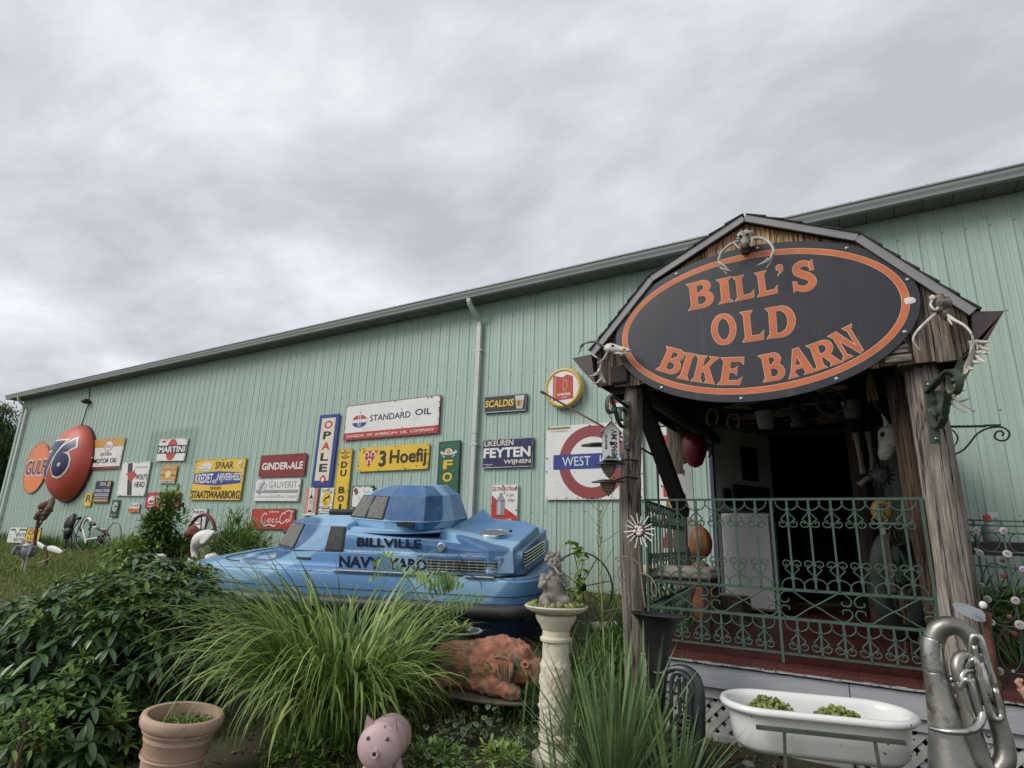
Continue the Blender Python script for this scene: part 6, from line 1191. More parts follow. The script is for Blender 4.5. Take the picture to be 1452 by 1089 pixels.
# ================================================================ organic shapes from blended balls
_mc = [0]
def meta(elems, res=.02, th=.6, jit=0., fr=20., amp2=0., fr2=8.):
    _mc[0] += 1; mb_ = bpy.data.metaballs.new('blend%d' % _mc[0]); mb_.resolution = res; mb_.render_resolution = res; mb_.threshold = th
    for e in elems:
        el = mb_.elements.new(type='ELLIPSOID'); el.co = e[:3]; r = e[3]; s = e[4] if len(e) > 4 else (1, 1, 1); el.radius = r * 1.75; el.size_x, el.size_y, el.size_z = [max(.05, q) for q in s]
        if len(e) > 5: el.rotation = e[5]
        el.stiffness = 2
    ob = bpy.data.objects.new('blend%d' % _mc[0], mb_); COL.objects.link(ob); dg = bpy.context.evaluated_depsgraph_get(); dg.update(); me = bpy.data.meshes.new_from_object(ob.evaluated_get(dg), depsgraph=dg)
    g = G(); nr = [v.normal.copy() for v in me.vertices]
    for v, n in zip(me.vertices, nr):
        d = jit * noise.noise(v.co * fr) + amp2 * noise.noise(v.co * fr2 + V((5, 2, 1))); g.v.append(tuple(v.co + n * d))
    g.f = [tuple(p.vertices) for p in me.polygons]; bpy.data.objects.remove(ob); bpy.data.metaballs.remove(mb_); bpy.data.meshes.remove(me); return g
# pedestal
M_PED = mat('cast_stone', (.62, .57, .44), .75, var=.12, vs=6, dirt=(.17, .12, .07), damt=.24, ds=9, bump=.5, bs=40, stretch=(1, 1, .5))
PX, PY = -1.625, 3.255; zg = gzn(PX, PY)
t = thing('pedestal', 'cream cast stone column pedestal with carved vines, right of the boat', 'pedestal', (PX, PY, zg - .03))
def zp(y): return 1.10 - (y - 862) * .003615 - zg + .03
G().lathe([(.125, 0), (.128, zp(1072)), (.10, zp(1068)), (.082, zp(1060)), (.078, zp(1054)), (.093, zp(1050)), (.093, zp(1044)), (.080, zp(1040))], 32).build('base', M_PED, t, smooth=True, sharp=40)
g = G(); pr = [(.080, zp(1040)), (.086, zp(1032)), (.088, zp(1000)), (.088, zp(945)), (.080, zp(940)), (.077, zp(935)), (.076, zp(912))]
PP = []
for (a, za), (b, zb_) in zip(pr[:-1], pr[1:]):
    k = max(1, int((zb_ - za) / .008)); PP += [(a + (b - a) * i / k, za + (zb_ - za) * i / k) for i in range(k)]
PP.append(pr[-1])
def vine(a, z):
    if z > zp(938) or z < zp(1036): return 0
    q = noise.noise(V((math.cos(a) * 2.6, math.sin(a) * 2.6, z * 22))); s = abs(math.sin(a * 2 + z * 26)); return .13 * max(0, .5 - abs(q) * 4) + .10 * max(0, 1 - s * 3) + .05 * noise.noise(V((math.cos(a) * 7, math.sin(a) * 7, z * 60))) - .03
g.lathe(PP, 90, wob=vine); g.build('carved_shaft', M_PED, t, smooth=True)
G().lathe([(.076, zp(912)), (.090, zp(910)), (.092, zp(906)), (.080, zp(903)), (.078, zp(894)), (.086, zp(892)), (.090, zp(888)), (.112, zp(880)), (.120, zp(874)), (.118, zp(871)), (.10, zp(869))], 36).build('capital', M_PED, t, smooth=True, sharp=40)
for k in range(26): a = 2 * math.pi * k / 26; G().blob((.091 * math.cos(a), .091 * math.sin(a), zp(908)), (.010, .010, .012), 6, 4).build('rope_bead', M_PED, t, smooth=True) if False else None
G().lathe([(.085, zp(870)), (.15, zp(866)), (.178, zp(862)), (.186, zp(858)), (.182, zp(856)), (.170, zp(858)), (.10, zp(864)), (0, zp(865))], 44).build('dish', M_PED, t, smooth=True, sharp=50)
zd = zp(862) + zg - .03
# cherub
M_STN = mat('grey_stone', (.27, .255, .22), .9, var=.35, vs=14, dirt=(.09, .08, .06), damt=.28, ds=14, bump=.8, bs=70)
t = thing('cherub_statue', 'small grey stone faun child playing a pipe, seated on the pedestal dish', 'statue', (PX - .02, PY, zd), (0, 0, R(34)))
k = .0
el = [(0, 0, .115, .052, (1, .9, 1.15)), (0, -.012, .085, .056, (1, .95, 1)), (0, 0, .165, .046, (1.15, .8, .8)), (0, -.005, .205, .022), (0, -.015, .258, .046, (.95, 1, 1.05)), (0, -.05, .240, .020, (1.1, .9, .8)), (0, -.062, .256, .010), (-.025, -.045, .248, .015), (.025, -.045, .248, .015),
      (-.06, -.005, .175, .024), (.06, -.005, .175, .024), (-.070, -.02, .148, .021), (-.078, -.045, .125, .020), (-.06, -.07, .145, .018), (-.04, -.085, .175, .017), (-.015, -.095, .200, .016), (.070, -.03, .155, .021), (.068, -.055, .14, .019), (.05, -.08, .165, .017), (.03, -.10, .190, .016),
      (-.045, -.02, .05, .040, (1.1, 1.3, .8)), (.045, -.02, .05, .040, (1.1, 1.3, .8)), (-.062, -.075, .055, .030), (.065, -.07, .050, .030), (-.05, -.105, .03, .024), (.02, -.11, .022, .022), (-.03, -.12, .012, .018, (1, 1.5, .7)), (-.01, -.1, .01, .018, (1, 1.4, .7)), (.0, 0, .02, .06, (1.3, 1.2, .4))]
el = [(e[0], e[1], e[2], e[3] * .93) + tuple(e[4:]) for e in el]
meta(el, .0075, .6, .0015, 60).build('figure', M_STN, t, smooth=True)
g = G()
for q in range(46):
    a, b = U(0, 2 * math.pi), U(.1, 1.35); d = V((math.sin(b) * math.cos(a), math.sin(b) * math.sin(a), math.cos(b))); p = V((0, -.008, .262)) + d * .048
    if d.y < -.55 and d.z < .75: continue
    g.blob(p, (.014, .014, .012), 7, 5, .4, 5, seed=q)
[g.blob((s * .03, -.03, .315), (.008, .008, .016), 6, 5) for s in (-1, 1)]
g.build('curly_hair', M_STN, t, smooth=True)
g = G(); [g.blob((s * .016, -.060, .268), (.007, .004, .005), 8, 5) for s in (-1, 1)]; g.blob((0, -.068, .242), (.008, .004, .004), 8, 5); g.build('eyes_and_mouth', mat('stone_dark', (.05, .045, .04), .9), t, smooth=True)
g = G(); g.tube([(-.005, -.072, .238), (.010, -.10, .215), (.022, -.125, .195)], [.006, .008, .010], 7)
g.build('pipe', M_STN, t, smooth=True)
for s, bx, by, bz in ((-1, -.012, -.103, .205), (1, .030, -.110, .195)):      # fingers closed round the pipe
    for f in range(4): G().tube(smoothpts([(bx - s * .004, by + .010, bz + .008 - f * .007), (bx + s * .006, by - .012, bz + .009 - f * .007), (bx + s * .014, by - .004, bz + .006 - f * .007)], 2), .0038, 5).build('finger', M_STN, t, smooth=True)
# succulents in the dish
g = G()
for q in range(150):
    a = U(0, 2 * math.pi); r_ = U(.05, .165); z_ = zd + .016 + U(0, .040) * (1 - r_ / .2); 
    if abs(math.cos(a) * r_) < .05 and math.sin(a) > 0: continue
    g.blob((PX + r_ * math.cos(a), PY + r_ * math.sin(a), z_), (U(.011, .019),) * 2 + (U(.012, .018),), 8, 6, .15, 3, seed=q)
solo(g, 'succulent_cushion', leafmat('succulent', (.055, .085, .018), (.30, .30, .09), .5, .05), 'cushion of round green succulents filling the pedestal dish', 'succulent', kind='stuff', smooth=True)
# table with the clay boar planter and black bowl
tx, ty, tz = -2.36, 3.66, .475; zg = gzn(tx, ty)
t = thing('garden_table', 'low oval rusty iron table carrying the clay boar planter', 'table', (tx, ty, zg), (0, 0, R(6)))
M_TAB = mat('worn_iron', (.12, .10, .07), .7, var=.4, vs=12, dirt=(.45, .43, .38), damt=.18, ds=18)
S_ = Matrix.Diagonal((1, .52, 1, 1)); hz = tz - zg
G().lathe([(.40, hz - .018), (.425, hz - .016), (.43, hz - .006), (.42, hz + .004), (.0, hz + .002)], 44, S_).build('tabletop', M_TAB, t, smooth=True, sharp=40)
for a, b in ((-.3, -.08), (.30, -.08), (-.28, .12), (.26, .13)): G().tube([(a * .85, b * .85, hz - .02), (a, b, hz * .5), (a * 1.12, b * 1.15, -.03)], .011, 8).build('leg', M_TAB, t)
M_TC = mat('terracotta_mossy', (.38, .16, .10), .9, var=.6, vs=9, dirt=(.13, .115, .08), damt=.48, ds=7, bump=.9, bs=40)
t = thing('boar_planter', 'weathered terracotta boar planter lying on the oval table, snout to the right', 'planter', (tx, ty, tz), (0, 0, R(7)))
t.scale = (1.03, 1, 1.10)
el = [(-.30, 0, .13, .125, (1.1, .9, 1)), (-.15, 0, .14, .135, (1.1, .95, 1)), (.02, 0, .15, .14, (1.1, .95, 1.05)), (.13, -.01, .19, .13, (1, .9, 1.05)), (.25, -.01, .185, .105, (1.1, .85, 1.0)), (.35, -.02, .155, .075, (1.1, .9, 1)), (.42, -.025, .14, .058, (1.1, .9, 1)), (.46, -.03, .13, .046),
      (-.33, -.09, .055, .065, (1.3, .8, .8)), (-.26, -.12, .045, .045, (1.6, .8, .7)), (.02, -.11, .05, .045, (1.2, .8, .8)), (.12, -.13, .05, .045, (1.4, .8, .8)), (.22, -.135, .055, .05, (1.3, .8, .9)), (.28, -.13, .045, .04, (1, .8, .8)), (.30, -.08, .26, .035, (1.2, .6, .9)), (.20, .02, .28, .06, (1.4, .7, .5))]
g = meta([(e[0] * .98, e[1], e[2], e[3] * 1.0) + tuple(e[4:]) for e in el], .012, .6, .010, 12, .012, 38)
# the open back and the seam where it was cast in two
for i, v in enumerate(g.v):
    x, y, z = v
    if abs(x + .095 + .02 * math.sin(z * 20)) < .010: v = (x, y * .95, .13 + (z - .13) * .95)
    if z < .0: v = (v[0], v[1], .0)
    g.v[i] = v
g.build('body', M_TC, t, smooth=True)
g = G(); g.prism([(.10, .225), (.20, .235), (.262, .20), (.258, .15), (.235, .10), (.195, .075), (.155, .11), (.125, .16)], -.150, -.128); g.build('ear', M_TC, t, bev=.012)
for k in range(4): G().tube([(.16 + k * .02, -.153, .195), (.185 + k * .012, -.155, .115)], .0035, 5).build('ear_ridge', M_TC, t)
g = G(); g.tube(smoothpts([(.11, -.135, .215), (.15, -.15, .235), (.22, -.145, .225), (.25, -.13, .19)], 4), .010, 7); g.tube([(.325 + .021 * math.cos(a), -.103 + .004 * math.sin(a), .20 + .015 * math.sin(a)) for a in [2 * math.pi * i / 16 for i in range(16)]], .008, 6, closed=True); g.build('brow_and_eyelid', M_TC, t, smooth=True)
G().blob((.325, -.096, .20), (.009, .009, .007), 10, 6).build('eye', mat('terracotta_dark', (.07, .04, .03), .9), t, smooth=True)
G().tube([(.49, -.035, .135), (.515, -.037, .133)], [.055, .050], 16).build('snout', M_TC, t, smooth=True, sharp=50)
g = G(); [g.blob((.515, -.037 + s * .018, .140), (.008, .009, .013), 8, 5) for s in (-1, 1)]; g.build('nostril', MATS['terracotta_dark'], t, smooth=True)
g = G(); g.tube([(.03 + .115 * math.cos(a), .02 + .06 * math.sin(a), .285 + .02 * math.cos(a) + .012 * math.sin(a * 3)) for a in [2 * math.pi * i / 20 for i in range(20)]], .014, 7, closed=True); g.build('broken_rim', M_TC, t, smooth=True)
g = G(); g.tube([(-.098, -.128 + .0 * k, .02) if k == 0 else (-.095 + .012 * math.sin(k), -.152 + .0030 * k * k, .02 + .026 * k) for k in range(8)], .0065, 5); g.build('crack', MATS['terracotta_dark'], t)
c = at(648, 892, 4.0); t = thing('planter_bowl', 'round black cauldron planter with a worn white rim behind the clay boar', 'planter', (c.x, c.y, c.z - .22))
G().lathe([(.06, 0), (.15, .02), (.21, .09), (.205, .15), (.18, .19), (.19, .21), (.175, .212), (.16, .18), (0, .17)], 36).build('bowl', mat('black_glaze', (.018, .018, .02), .25, var=.2), t, smooth=True, sharp=60)
G().lathe([(.182, .195), (.205, .203), (.207, .212), (.195, .218), (.178, .214)], 40, cap=False).build('rim', mat('worn_rim', (.42, .41, .40), .6, var=.4, vs=10, dirt=(.03, .03, .03), damt=.4, ds=14), t, smooth=True)
G().lathe([(0, .196), (.17, .188)], 24, cap=False).build('soil', mat('potting_soil', (.02, .016, .012), 1, bump=1), t)
for k in range(3): a = 2.1 * k; G().tube([(.12 * math.cos(a), .12 * math.sin(a), .01), (.15 * math.cos(a), .15 * math.sin(a), c.z * -1 + .22 + gzn(c.x, c.y) - .02)], .010, 6).build('leg', M_TAB, t)
# pink tank pig
M_PNK = mat('pig_pink', (.52, .36, .37), .5, var=.10, vs=4, dirt=(.13, .08, .07), damt=.20, ds=16, bump=.15, bs=30)
c = at(538, 1058, 2.42); t = thing('tank_pig', 'pink pig made from a gas tank, standing in front of the tall grass', 'garden pig', c, (R(-6), 0, R(28))); t.scale = (.91, .91, .91)
rP = .118; Ry = Matrix.Rotation(R(-90), 4, 'X')
prof = [(rP * math.sin(a), -rP * .55 * math.cos(a)) for a in [math.pi / 2 * i / 8 for i in range(9)]] + [(rP, .10), (rP * 1.012, .104), (rP * 1.012, .116), (rP, .12), (rP, .26)] + [(rP * math.cos(a), .26 + rP * .55 * math.sin(a)) for a in [math.pi / 2 * i / 6 for i in range(1, 7)]]
G().lathe(prof, 36, Ry).build('tank_body', M_PNK, t, smooth=True, sharp=50)
for s in (-1, 1): 
    G().add([(s * .030, -.02, .098), (s * .088, -.015, .074), (s * .080, -.03, .145), (s * .030, .012, .10), (s * .088, .017, .076), (s * .078, -.01, .145)], [(0, 1, 2), (5, 4, 3), (0, 3, 4, 1), (1, 4, 5, 2), (2, 5, 3, 0)]).build('ear', M_PNK, t)
    G().lathe([(.010, 0), (.010, .006), (.005, .010), (.0, .010)], 8, Matrix.Translation((s * .052, -.052, .045)) @ RX).build('eye', mat('bolt_grey', (.10, .10, .10), .5, .5), t)
    for yy in (.02, .22): G().tube([(s * .05, yy, -.09), (s * .085, yy - .03, -.17)], .024, 10).build('leg', M_PNK, t)
G().lathe([(.022, 0), (.022, .022), (.012, .022), (.010, .008), (0, .008)], 6, Matrix.Translation((-.004, -.060, -.022)) @ RX).build('snout', M_PNK, t)
G().tube([(-.004, -.066, -.022), (-.004, -.078, -.022)], .0075, 8).build('nostril', M_HOLE, t)
G().tube(smoothpts([(.055, -.045, -.01), (.085, -.02, -.005), (.095, -.01, .02)], 3), .0022, 5).build('smile', M_HOLE, t)
# terracotta pot
c = at(251, 1004, 2.05); t = thing('terracotta_pot', 'big pale terracotta pot at the lower left under the rhododendron', 'pot', (c.x, c.y, c.z - .46), (R(-3), R(5), 0))
M_TP = mat('terracotta_pale', (.50, .34, .25), .8, var=.12, vs=4, dirt=(.30, .23, .18), damt=.3, ds=5, bump=.35, bs=60)
t.scale = (.93, .93, .96)
G().lathe([(.14, 0), (.155, .18), (.175, .355), (.181, .36), (.181, .372), (.192, .374), (.196, .38), (.196, .392), (.205, .396), (.216, .412), (.220, .44), (.214, .458), (.20, .464), (.186, .458), (.182, .42), (.18, .34), (0, .335)], 56).build('body', M_TP, t, smooth=True, sharp=60)
G().lathe([(.1755, .255), (.166, .262), (.1665, .27), (.1755, .272)], 50, cap=False).build('incised_band', M_TP, t)
G().lathe([(0, .37), (.178, .36)], 20, cap=False, wob=lambda a, z: .03 * math.sin(a * 5)).build('soil', MATS['potting_soil'], t)
# enamel tub on an iron stand
tub = thing('baby_bathtub', 'white enamel baby bathtub with rolled rim on an iron stand before the porch', 'bathtub', (-.315, 3.47, .745), (R(1), R(0), R(16)))
M_TUB = mat('white_enamel', (.74, .75, .73), .16, var=.03, vs=4, dirt=(.36, .35, .30), damt=.16, ds=16, spec=.6)
def stad(i, n=14, L_=.442, W_=.205):
    P = []; r = W_ - i; hx = L_ - W_
    for k in range(n + 1): a = R(-90 + 180 * k / n); P.append((hx + r * math.cos(a), r * math.sin(a)))
    for k in range(n + 1): a = R(90 + 180 * k / n); P.append((-hx + r * math.cos(a), r * math.sin(a)))
    return P
g = loft([(.14, -.205), (.085, -.200), (.055, -.17), (.045, -.10), (.038, -.035), (.03, -.020), (.008, -.022), (.0, -.008), (.006, .008), (.022, .012), (.038, .004), (.048, -.02), (.060, -.10), (.085, -.165), (.15, -.18)], stad); g.build('shell', M_TUB, tub, smooth=True)
g = G(); rq = random.Random(4)
for _ in range(34):
    P_ = stad(.0 if rq.random() < .5 else .03); a = rq.randrange(len(P_)); x_, y_ = P_[a]; x_ += rq.uniform(-.02, .02); zz = rq.choice((-.004, -.03, -.08, -.13)); k_ = 1.004 if zz > -.01 else .93; g.blob((x_ * k_, y_ * k_, zz), (rq.uniform(.002, .006), rq.uniform(.002, .006), rq.uniform(.002, .007)), 6, 4, .5, 5, seed=_)
g.build('enamel_chips', mat('chip_black', (.04, .035, .03), .7), tub, kind='stuff')
G().lathe([(.018, 0), (.014, .006), (0, .006)], 12, Matrix.Translation((.20, .0, -.1795))).build('drain', MCH, tub)
st = thing('tub_stand', 'dark green iron stand holding the white bathtub', 'stand', (-.315, 3.47, .745), (0, 0, R(16))); M_STD = mat('stand_iron', (.06, .07, .055), .6, var=.4, vs=14, dirt=(.16, .07, .03), damt=.3, ds=18)
zf = gzn(-.3, 3.4) - .745 - .02
for s in (-1, 1):
    G().bar((-.30, s * .215, -.065), (.31, s * .215, -.065), .022, .016).build('side_bar', M_STD, st)
    for x in (-.18, .19): G().bar((x, s * .213, -.070), (x + .02 * (1 if x > 0 else -1), s * .23, zf), .016, .012, up=(1, 0, 0)).build('leg', M_STD, st)
    G().bar((-.19, s * .222, -.27), (.20, s * .222, -.27), .012).build('stretcher', M_STD, st)
for x in (-.18, .19): G().bar((x, -.21, -.225), (x, .21, -.225), .014).build('cross_bar', M_STD, st)
def cauli(c, r, label, seed):
    g = G(); rr = random.Random(seed)
    for k in range(240):
        a, b = rr.uniform(0, 6.28), math.acos(rr.uniform(0, 1)); d = V((math.sin(b) * math.cos(a), math.sin(b) * math.sin(a) * .8, math.cos(b) * .75)); g.blob(V(c) + d * r * rr.uniform(.8, 1.08), rr.uniform(.006, .012), 6, 4, .6, 5, seed=k)
    g.blob(c, (r * .9, r * .75, r * .65), 12, 8, .15); solo(g, 'cactus_mound', leafmat('mound_green', (.09, .13, .02), (.30, .33, .11), .7, .05), label, 'plant', 'knobbly green mounds in the bathtub', smooth=True)
Wt = WM[tub.name]; cauli(Wt @ V((-.20, .045, -.080)), .112, 'knobbly green mound in the left half of the bathtub', 1); cauli(Wt @ V((.105, .03, -.085)), .105, 'paler knobbly green mound in the right half of the bathtub', 2)

# ================================================================ brass instruments
M_SIL = mat('tarnished_silver', (.27, .26, .235), .38, .8, var=.35, vs=5, dirt=(.10, .085, .065), damt=.34, ds=7, bump=.15, bs=30)
M_SILB = mat('bright_silver', (.46, .46, .43), .28, .9, var=.3, vs=12, dirt=(.16, .15, .13), damt=.34, ds=24)
t = thing('sousaphone', 'tarnished silver sousaphone body standing upright before the right log post', 'sousaphone', (at(1360, 1089, 3.3).x, 3.3, gzn(.3, 3.3)))
def pipe(l, rs, name, m=M_SIL, n=14, k=5):
    P = smoothpts(pts_at([(a, b, c) for a, b, c in l]), k); N_ = len(P); R_ = []
    for i in range(N_):
        q = i / k; a = int(min(q, len(l) - 2)); R_.append(rs[a] + (rs[a + 1] - rs[a]) * min(1, q - a))
    return G().tube(P, R_, n).build(name, m, t, smooth=True, world=True)
y = 3.3
pipe([(1372, 1150, y), (1358, 1100, y), (1345, 1040, y), (1333, 985, y), (1326, 950, y)], [.155, .105, .072, .052, .044], 'bell_branch', n=24)
pipe([(1326, 952, y), (1322, 925, y), (1324, 905, y)], [.0455, .043, .042], 'top_bow', m=M_SILB, n=20); pipe([(1324, 907, y), (1331, 893, y), (1346, 887, y), (1362, 891, y), (1376, 905, y), (1388, 930, y + .01)], [.042, .041, .040, .036, .033, .030], 'top_bow', n=20)
g = G(); a, b = at(1326, 951, y), at(1325.5, 946, y); g.tube([a, b], .0475, 20); g.build('ferrule', M_SILB, t, world=True)
pipe([(1386, 925, y), (1398, 965, y), (1411, 1010, y), (1424, 1055, y), (1424, 1080, y - .01), (1411, 1094, y - .02), (1396, 1085, y - .03), (1383, 1050, y - .03), (1371, 1000, y - .03), (1363, 965, y - .03)], [.030, .031, .033, .036, .037, .037, .036, .034, .030, .027], 'lower_bow', n=18)
pipe([(1363, 966, y - .03), (1358, 948, y - .03), (1360, 935, y - .02), (1368, 930, y - .01), (1377, 935, y), (1381, 948, y)], [.027, .026, .025, .024, .022, .02], 'inner_bow', n=16)
for l in ([(1380, 950, y - .03), (1370, 952, y - .04), (1364, 962, y - .05), (1372, 995, y - .05), (1381, 1018, y - .05), (1388, 1023, y - .05), (1391, 1015, y - .05), (1383, 985, y - .05), (1377, 962, y - .05)],
          [(1376, 940, y - .02), (1378, 906, y - .03), (1384, 902, y - .03), (1391, 907, y - .03), (1402, 945, y - .03), (1411, 972, y - .03)],
          [(1381, 915, y - .03), (1388, 945, y - .03), (1398, 975, y - .03), (1408, 977, y - .03)],
          [(1375, 945, y - .04), (1379, 936, y - .05), (1385, 940, y - .05), (1396, 980, y - .05), (1406, 1012, y - .05), (1414, 1020, y - .05), (1420, 1012, y - .04), (1410, 975, y - .04)],
          [(1362, 977, y - .05), (1369, 964, y - .06), (1377, 970, y - .06), (1386, 1000, y - .06), (1393, 1022, y - .06)],
          [(1390, 940, y - .04), (1398, 965, y - .05), (1404, 990, y - .05)], [(1352, 962, y), (1342, 966, y), (1334, 968, y)]):
    pipe(l, [.0125] * len(l), 'valve_tube', m=M_SILB, n=10, k=4)
pipe([(1318, 1032, y - .09), (1340, 1037, y - .12), (1365, 1038, y - .12), (1382, 1034, y - .1), (1391, 1024, y - .08), (1393, 1010, y - .06)], [.009, .011, .013, .014, .014, .013], 'mouthpipe', m=M_SILB, n=10)
for a, b, c_, d in ((1386, 950, 1400, 1000), (1394, 948, 1410, 998), (1402, 955, 1416, 1002)):
    pipe([(a, b, y - .02), (c_, d, y - .02)], [.019, .019], 'valve', n=14); pipe([(a - 1, b - 5, y - .02), (a, b, y - .02)], [.013, .013], 'valve_cap', m=M_SILB)
g = G()
for k in range(8): g.blob(at(1388 + U(-9, 14), 1030 + U(-12, 16), y - .05), U(.008, .018), 8, 6, .5, 4, seed=k)
g.build('broken_fittings', M_SIL, t, smooth=True, world=True, kind='stuff')
# dark tuba on the left of the porch
M_TUB2 = mat('dark_brass', (.075, .080, .085), .40, .6, var=.35, vs=6, dirt=(.22, .24, .25), damt=.18, ds=10)
c = at(923, 872, 3.45); zg = gzn(c.x, 3.45); t = thing('tuba', 'dark weathered tuba with its wide bell facing up, left of the porch', 'tuba', (c.x, 3.45, zg), (R(-3), R(2), 0)); h = c.z - zg
G().lathe([(.030, 0), (.040, h * .25), (.052, h * .5), (.060, h * .68), (.072, h * .80), (.088, h * .88), (.112, h * .95), (.150, h * 1.0), (.157, h * 1.0), (.157, h * 1.006), (.145, h * 1.0), (.105, h * .945), (.08, h * .86), (.06, h * .7)], 44, cap=False).build('bell', mat('bell_dark', (.035, .035, .036), .42, .4, var=.35, vs=5, dirt=(.14, .14, .14), damt=.2, ds=7), t, smooth=True)
y = 3.42; M_SIL2 = M_SIL; 
pipe([(926, 953, y), (938, 955, y), (955, 948, y), (972, 950, y), (985, 962, y), (990, 985, y), (990, 1020, y), (989, 1060, y), (987, 1110, y)], [.010, .012, .018, .026, .032, .036, .038, .040, .042], 'outer_bow', m=M_TUB2, n=16)
pipe([(952, 1040, y - .03), (952, 975, y - .03), (955, 958, y - .03), (963, 954, y - .03), (975, 962, y - .03), (981, 980, y - .03), (978, 1000, y - .03), (981, 1060, y - .03), (980, 1100, y - .03)], [.010, .011, .011, .012, .014, .015, .016, .018, .02], 'inner_bow', m=M_TUB2, n=12)
for x in (963, 970): pipe([(x, 958, y - .02), (x + 1, 1000, y - .02), (x + 2, 1045, y - .02)], [.009, .010, .010], 'inner_tube', m=M_TUB2, n=10)
for k in range(4): yy = 1016 + k * 11; pipe([(958, yy, y - .05), (966, yy - 3, y - .07), (978, yy, y - .07), (981, yy + 5, y - .06), (972, yy + 6, y - .06), (960, yy + 5, y - .05)], [.009] * 6, 'valve_slide', m=M_TUB2, n=8, k=3)
pipe([(950, 1065, y - .03), (965, 1058, y - .05), (980, 1068, y - .04)], [.01] * 3, 'brace', m=M_TUB2, n=8)
# bird decoy and pale arm
c = at(1390, 866, 3.62); t = thing('metal_bird', 'grey metal bird with a long flat wing perched beside the sousaphone', 'bird ornament', c)
P = [at(a, b, 3.60) - c for a, b in ((1350, 857), (1354, 854), (1372, 857), (1392, 865), (1397, 872), (1395, 882), (1384, 880), (1364, 871), (1353, 863))]; n = len(P)
g = G(); g.add([tuple(p + V((0, -.012, 0))) for p in P] + [tuple(p + V((0, .012, 0))) for p in P] + [tuple(V((sum(p.x for p in P) / n, -.032, sum(p.z for p in P) / n)))], [tuple(range(n, 2 * n))] + [(i, i + n, (i + 1) % n + n, (i + 1) % n) for i in range(n)] + [((i + 1) % n, i, 2 * n) for i in range(n)]); g.build('wing_body', mat('bird_grey', (.33, .36, .40), .4, .4, var=.2, vs=6), t, smooth=False)
q = at(1394, 858, 3.60) - c; G().blob(q, (.016, .016, .018), 12, 8).build('head', en('white'), t, smooth=True); G().tube([q, q + V((.03, 0, .0))], [.006, .001], 6).build('beak', M_BLK2, t)
p0 = at(1384, 868, 3.58) - c; p1 = at(1397, 876, 3.58) - c
g = G(); g.bar(p0, p1, .012, .010); g.bar(p0 + V((.0, 0, -.01)), p1 + V((.0, 0, -.012)), .010, .008); g.build('tail_tips', MATS['bird_grey'], t)
q = at(1400, 868, 3.64) - c; z0 = gzn(c.x, c.y) - c.z; G().tube([q, q + V((-.01, 0, -.08)), V((q.x, q.y, z0))], [.018, .014, .010], 8).build('stake', M_RUST, t, smooth=True)
c = at(1450, 985, 3.7); t = thing('doll_hand', 'pale pink doll hand cut off by the right edge of the photo', 'doll hand', c)
G().tube(smoothpts([(.10, 0, -.05), (.05, 0, -.03), (.02, 0, .0), (-.0, 0, .03)], 4), [.03] * 5 + [.027] * 4 + [.022] * 4, 12).build('forearm', mat('doll_pink', (.62, .36, .26), .5, var=.1), t, smooth=True)
for k in range(5): G().tube(smoothpts([(.002 - k * .003 + (.012 if k == 4 else 0), -.014 + k * .007, .025), (-.014 + k * .004, -.018 + k * .009, .045 + .004 * (k % 3)), (-.02 + k * .008, -.018 + k * .009, .058 + .005 * (k % 3))], 2), .0065, 7).build('finger', MATS['doll_pink'], t, smooth=True)

# ================================================================ left lawn
def sgn(px, label, base, cmds, Y, **k): return S(px, label, base, cmds, Y=Y, **k)
sgn([(17, 748), (47, 748), (39, 770), (9, 769)], 'white battery sign with a big dark green V leaning at the wall foot, far left', 'white', [('l', 'dgreen', [(.08, .85), (.30, .85), (.42, .40), (.50, .85), (.98, .85)], .05), ('t', 'dgreen', 'INTER', .68, .52, .42, .22, .02), ('t', 'dgreen', 'BATTERY', .62, .20, .60, .20, .02), ('l', 'lgrey', [(.1, .5), (.2, .2)], .03)], 7.6)
sgn([(42, 748), (61.5, 749), (55, 769), (34, 769)], 'yellow sign with brown letters leaning beside the white battery sign', 'yellow', [('t', 'black', 'CAT', .52, .68, .8, .34, .05), ('t', 'rbrown', 'Lion', .5, .28, .7, .26, .04), ('r', 'rbrown', 0, 0, 1, .08)], 7.5, frame='black')
y = 7.1; b = at(50, 756, y); t = thing('junk_bird', 'rusty scrap bird with a round wheel on a pole near the far left wall', 'sculpture', (b.x, y, gzn(b.x, y)))
def L_(l, r, name, m, n=7, k=3, world=True):
    P = smoothpts(pts_at(l), k) if len(l) > 2 else pts_at(l); rs = r if not isinstance(r, (list, tuple)) else [r[0] + (r[1] - r[0]) * i / (len(P) - 1) for i in range(len(P))]
    return G().tube(P, rs, n).build(name, m, t, smooth=True, world=True)
L_([(48, 775, y), (53, 745, y), (57, 728, y)], .04, 'pole', M_RUST); L_([(54, 748, y), (60, 738, y), (59, 730, y)], .025, 'strut', M_RUST)
c = at(62, 724, y); g = G(); [g.blob(c + V((U(-.26, .16), U(-.1, .1), U(-.16, .16))), (U(.07, .14), .09, U(.06, .13)), 9, 6, .5, 3, seed=k) for k in range(7)]; g.build('scrap_body', mat('scrap_brown', (.15, .075, .05), .8, var=.6, vs=4, dirt=(.20, .19, .15), damt=.3), t, smooth=True, world=True)
g = G(); c2 = at(69, 722, y + .1); g.lathe([(.20, -.03), (.24, 0), (.24, .05), (.19, .08), (0, .10)], 24, Matrix.Translation(c2) @ Matrix.Rotation(R(78), 4, 'X') @ Matrix.Diagonal((.8, 1.35, 1, 1))); g.build('wheel', mat('olive_scrap', (.11, .10, .07), .8, var=.4), t, smooth=True, world=True)
L_([(56, 718, y), (53, 714, y)], .02, 'beak', M_GREY); L_([(58, 731, y), (49, 730, y)], [.05, .01], 'beak', mat('scrap_grey', (.10, .10, .11), .6))
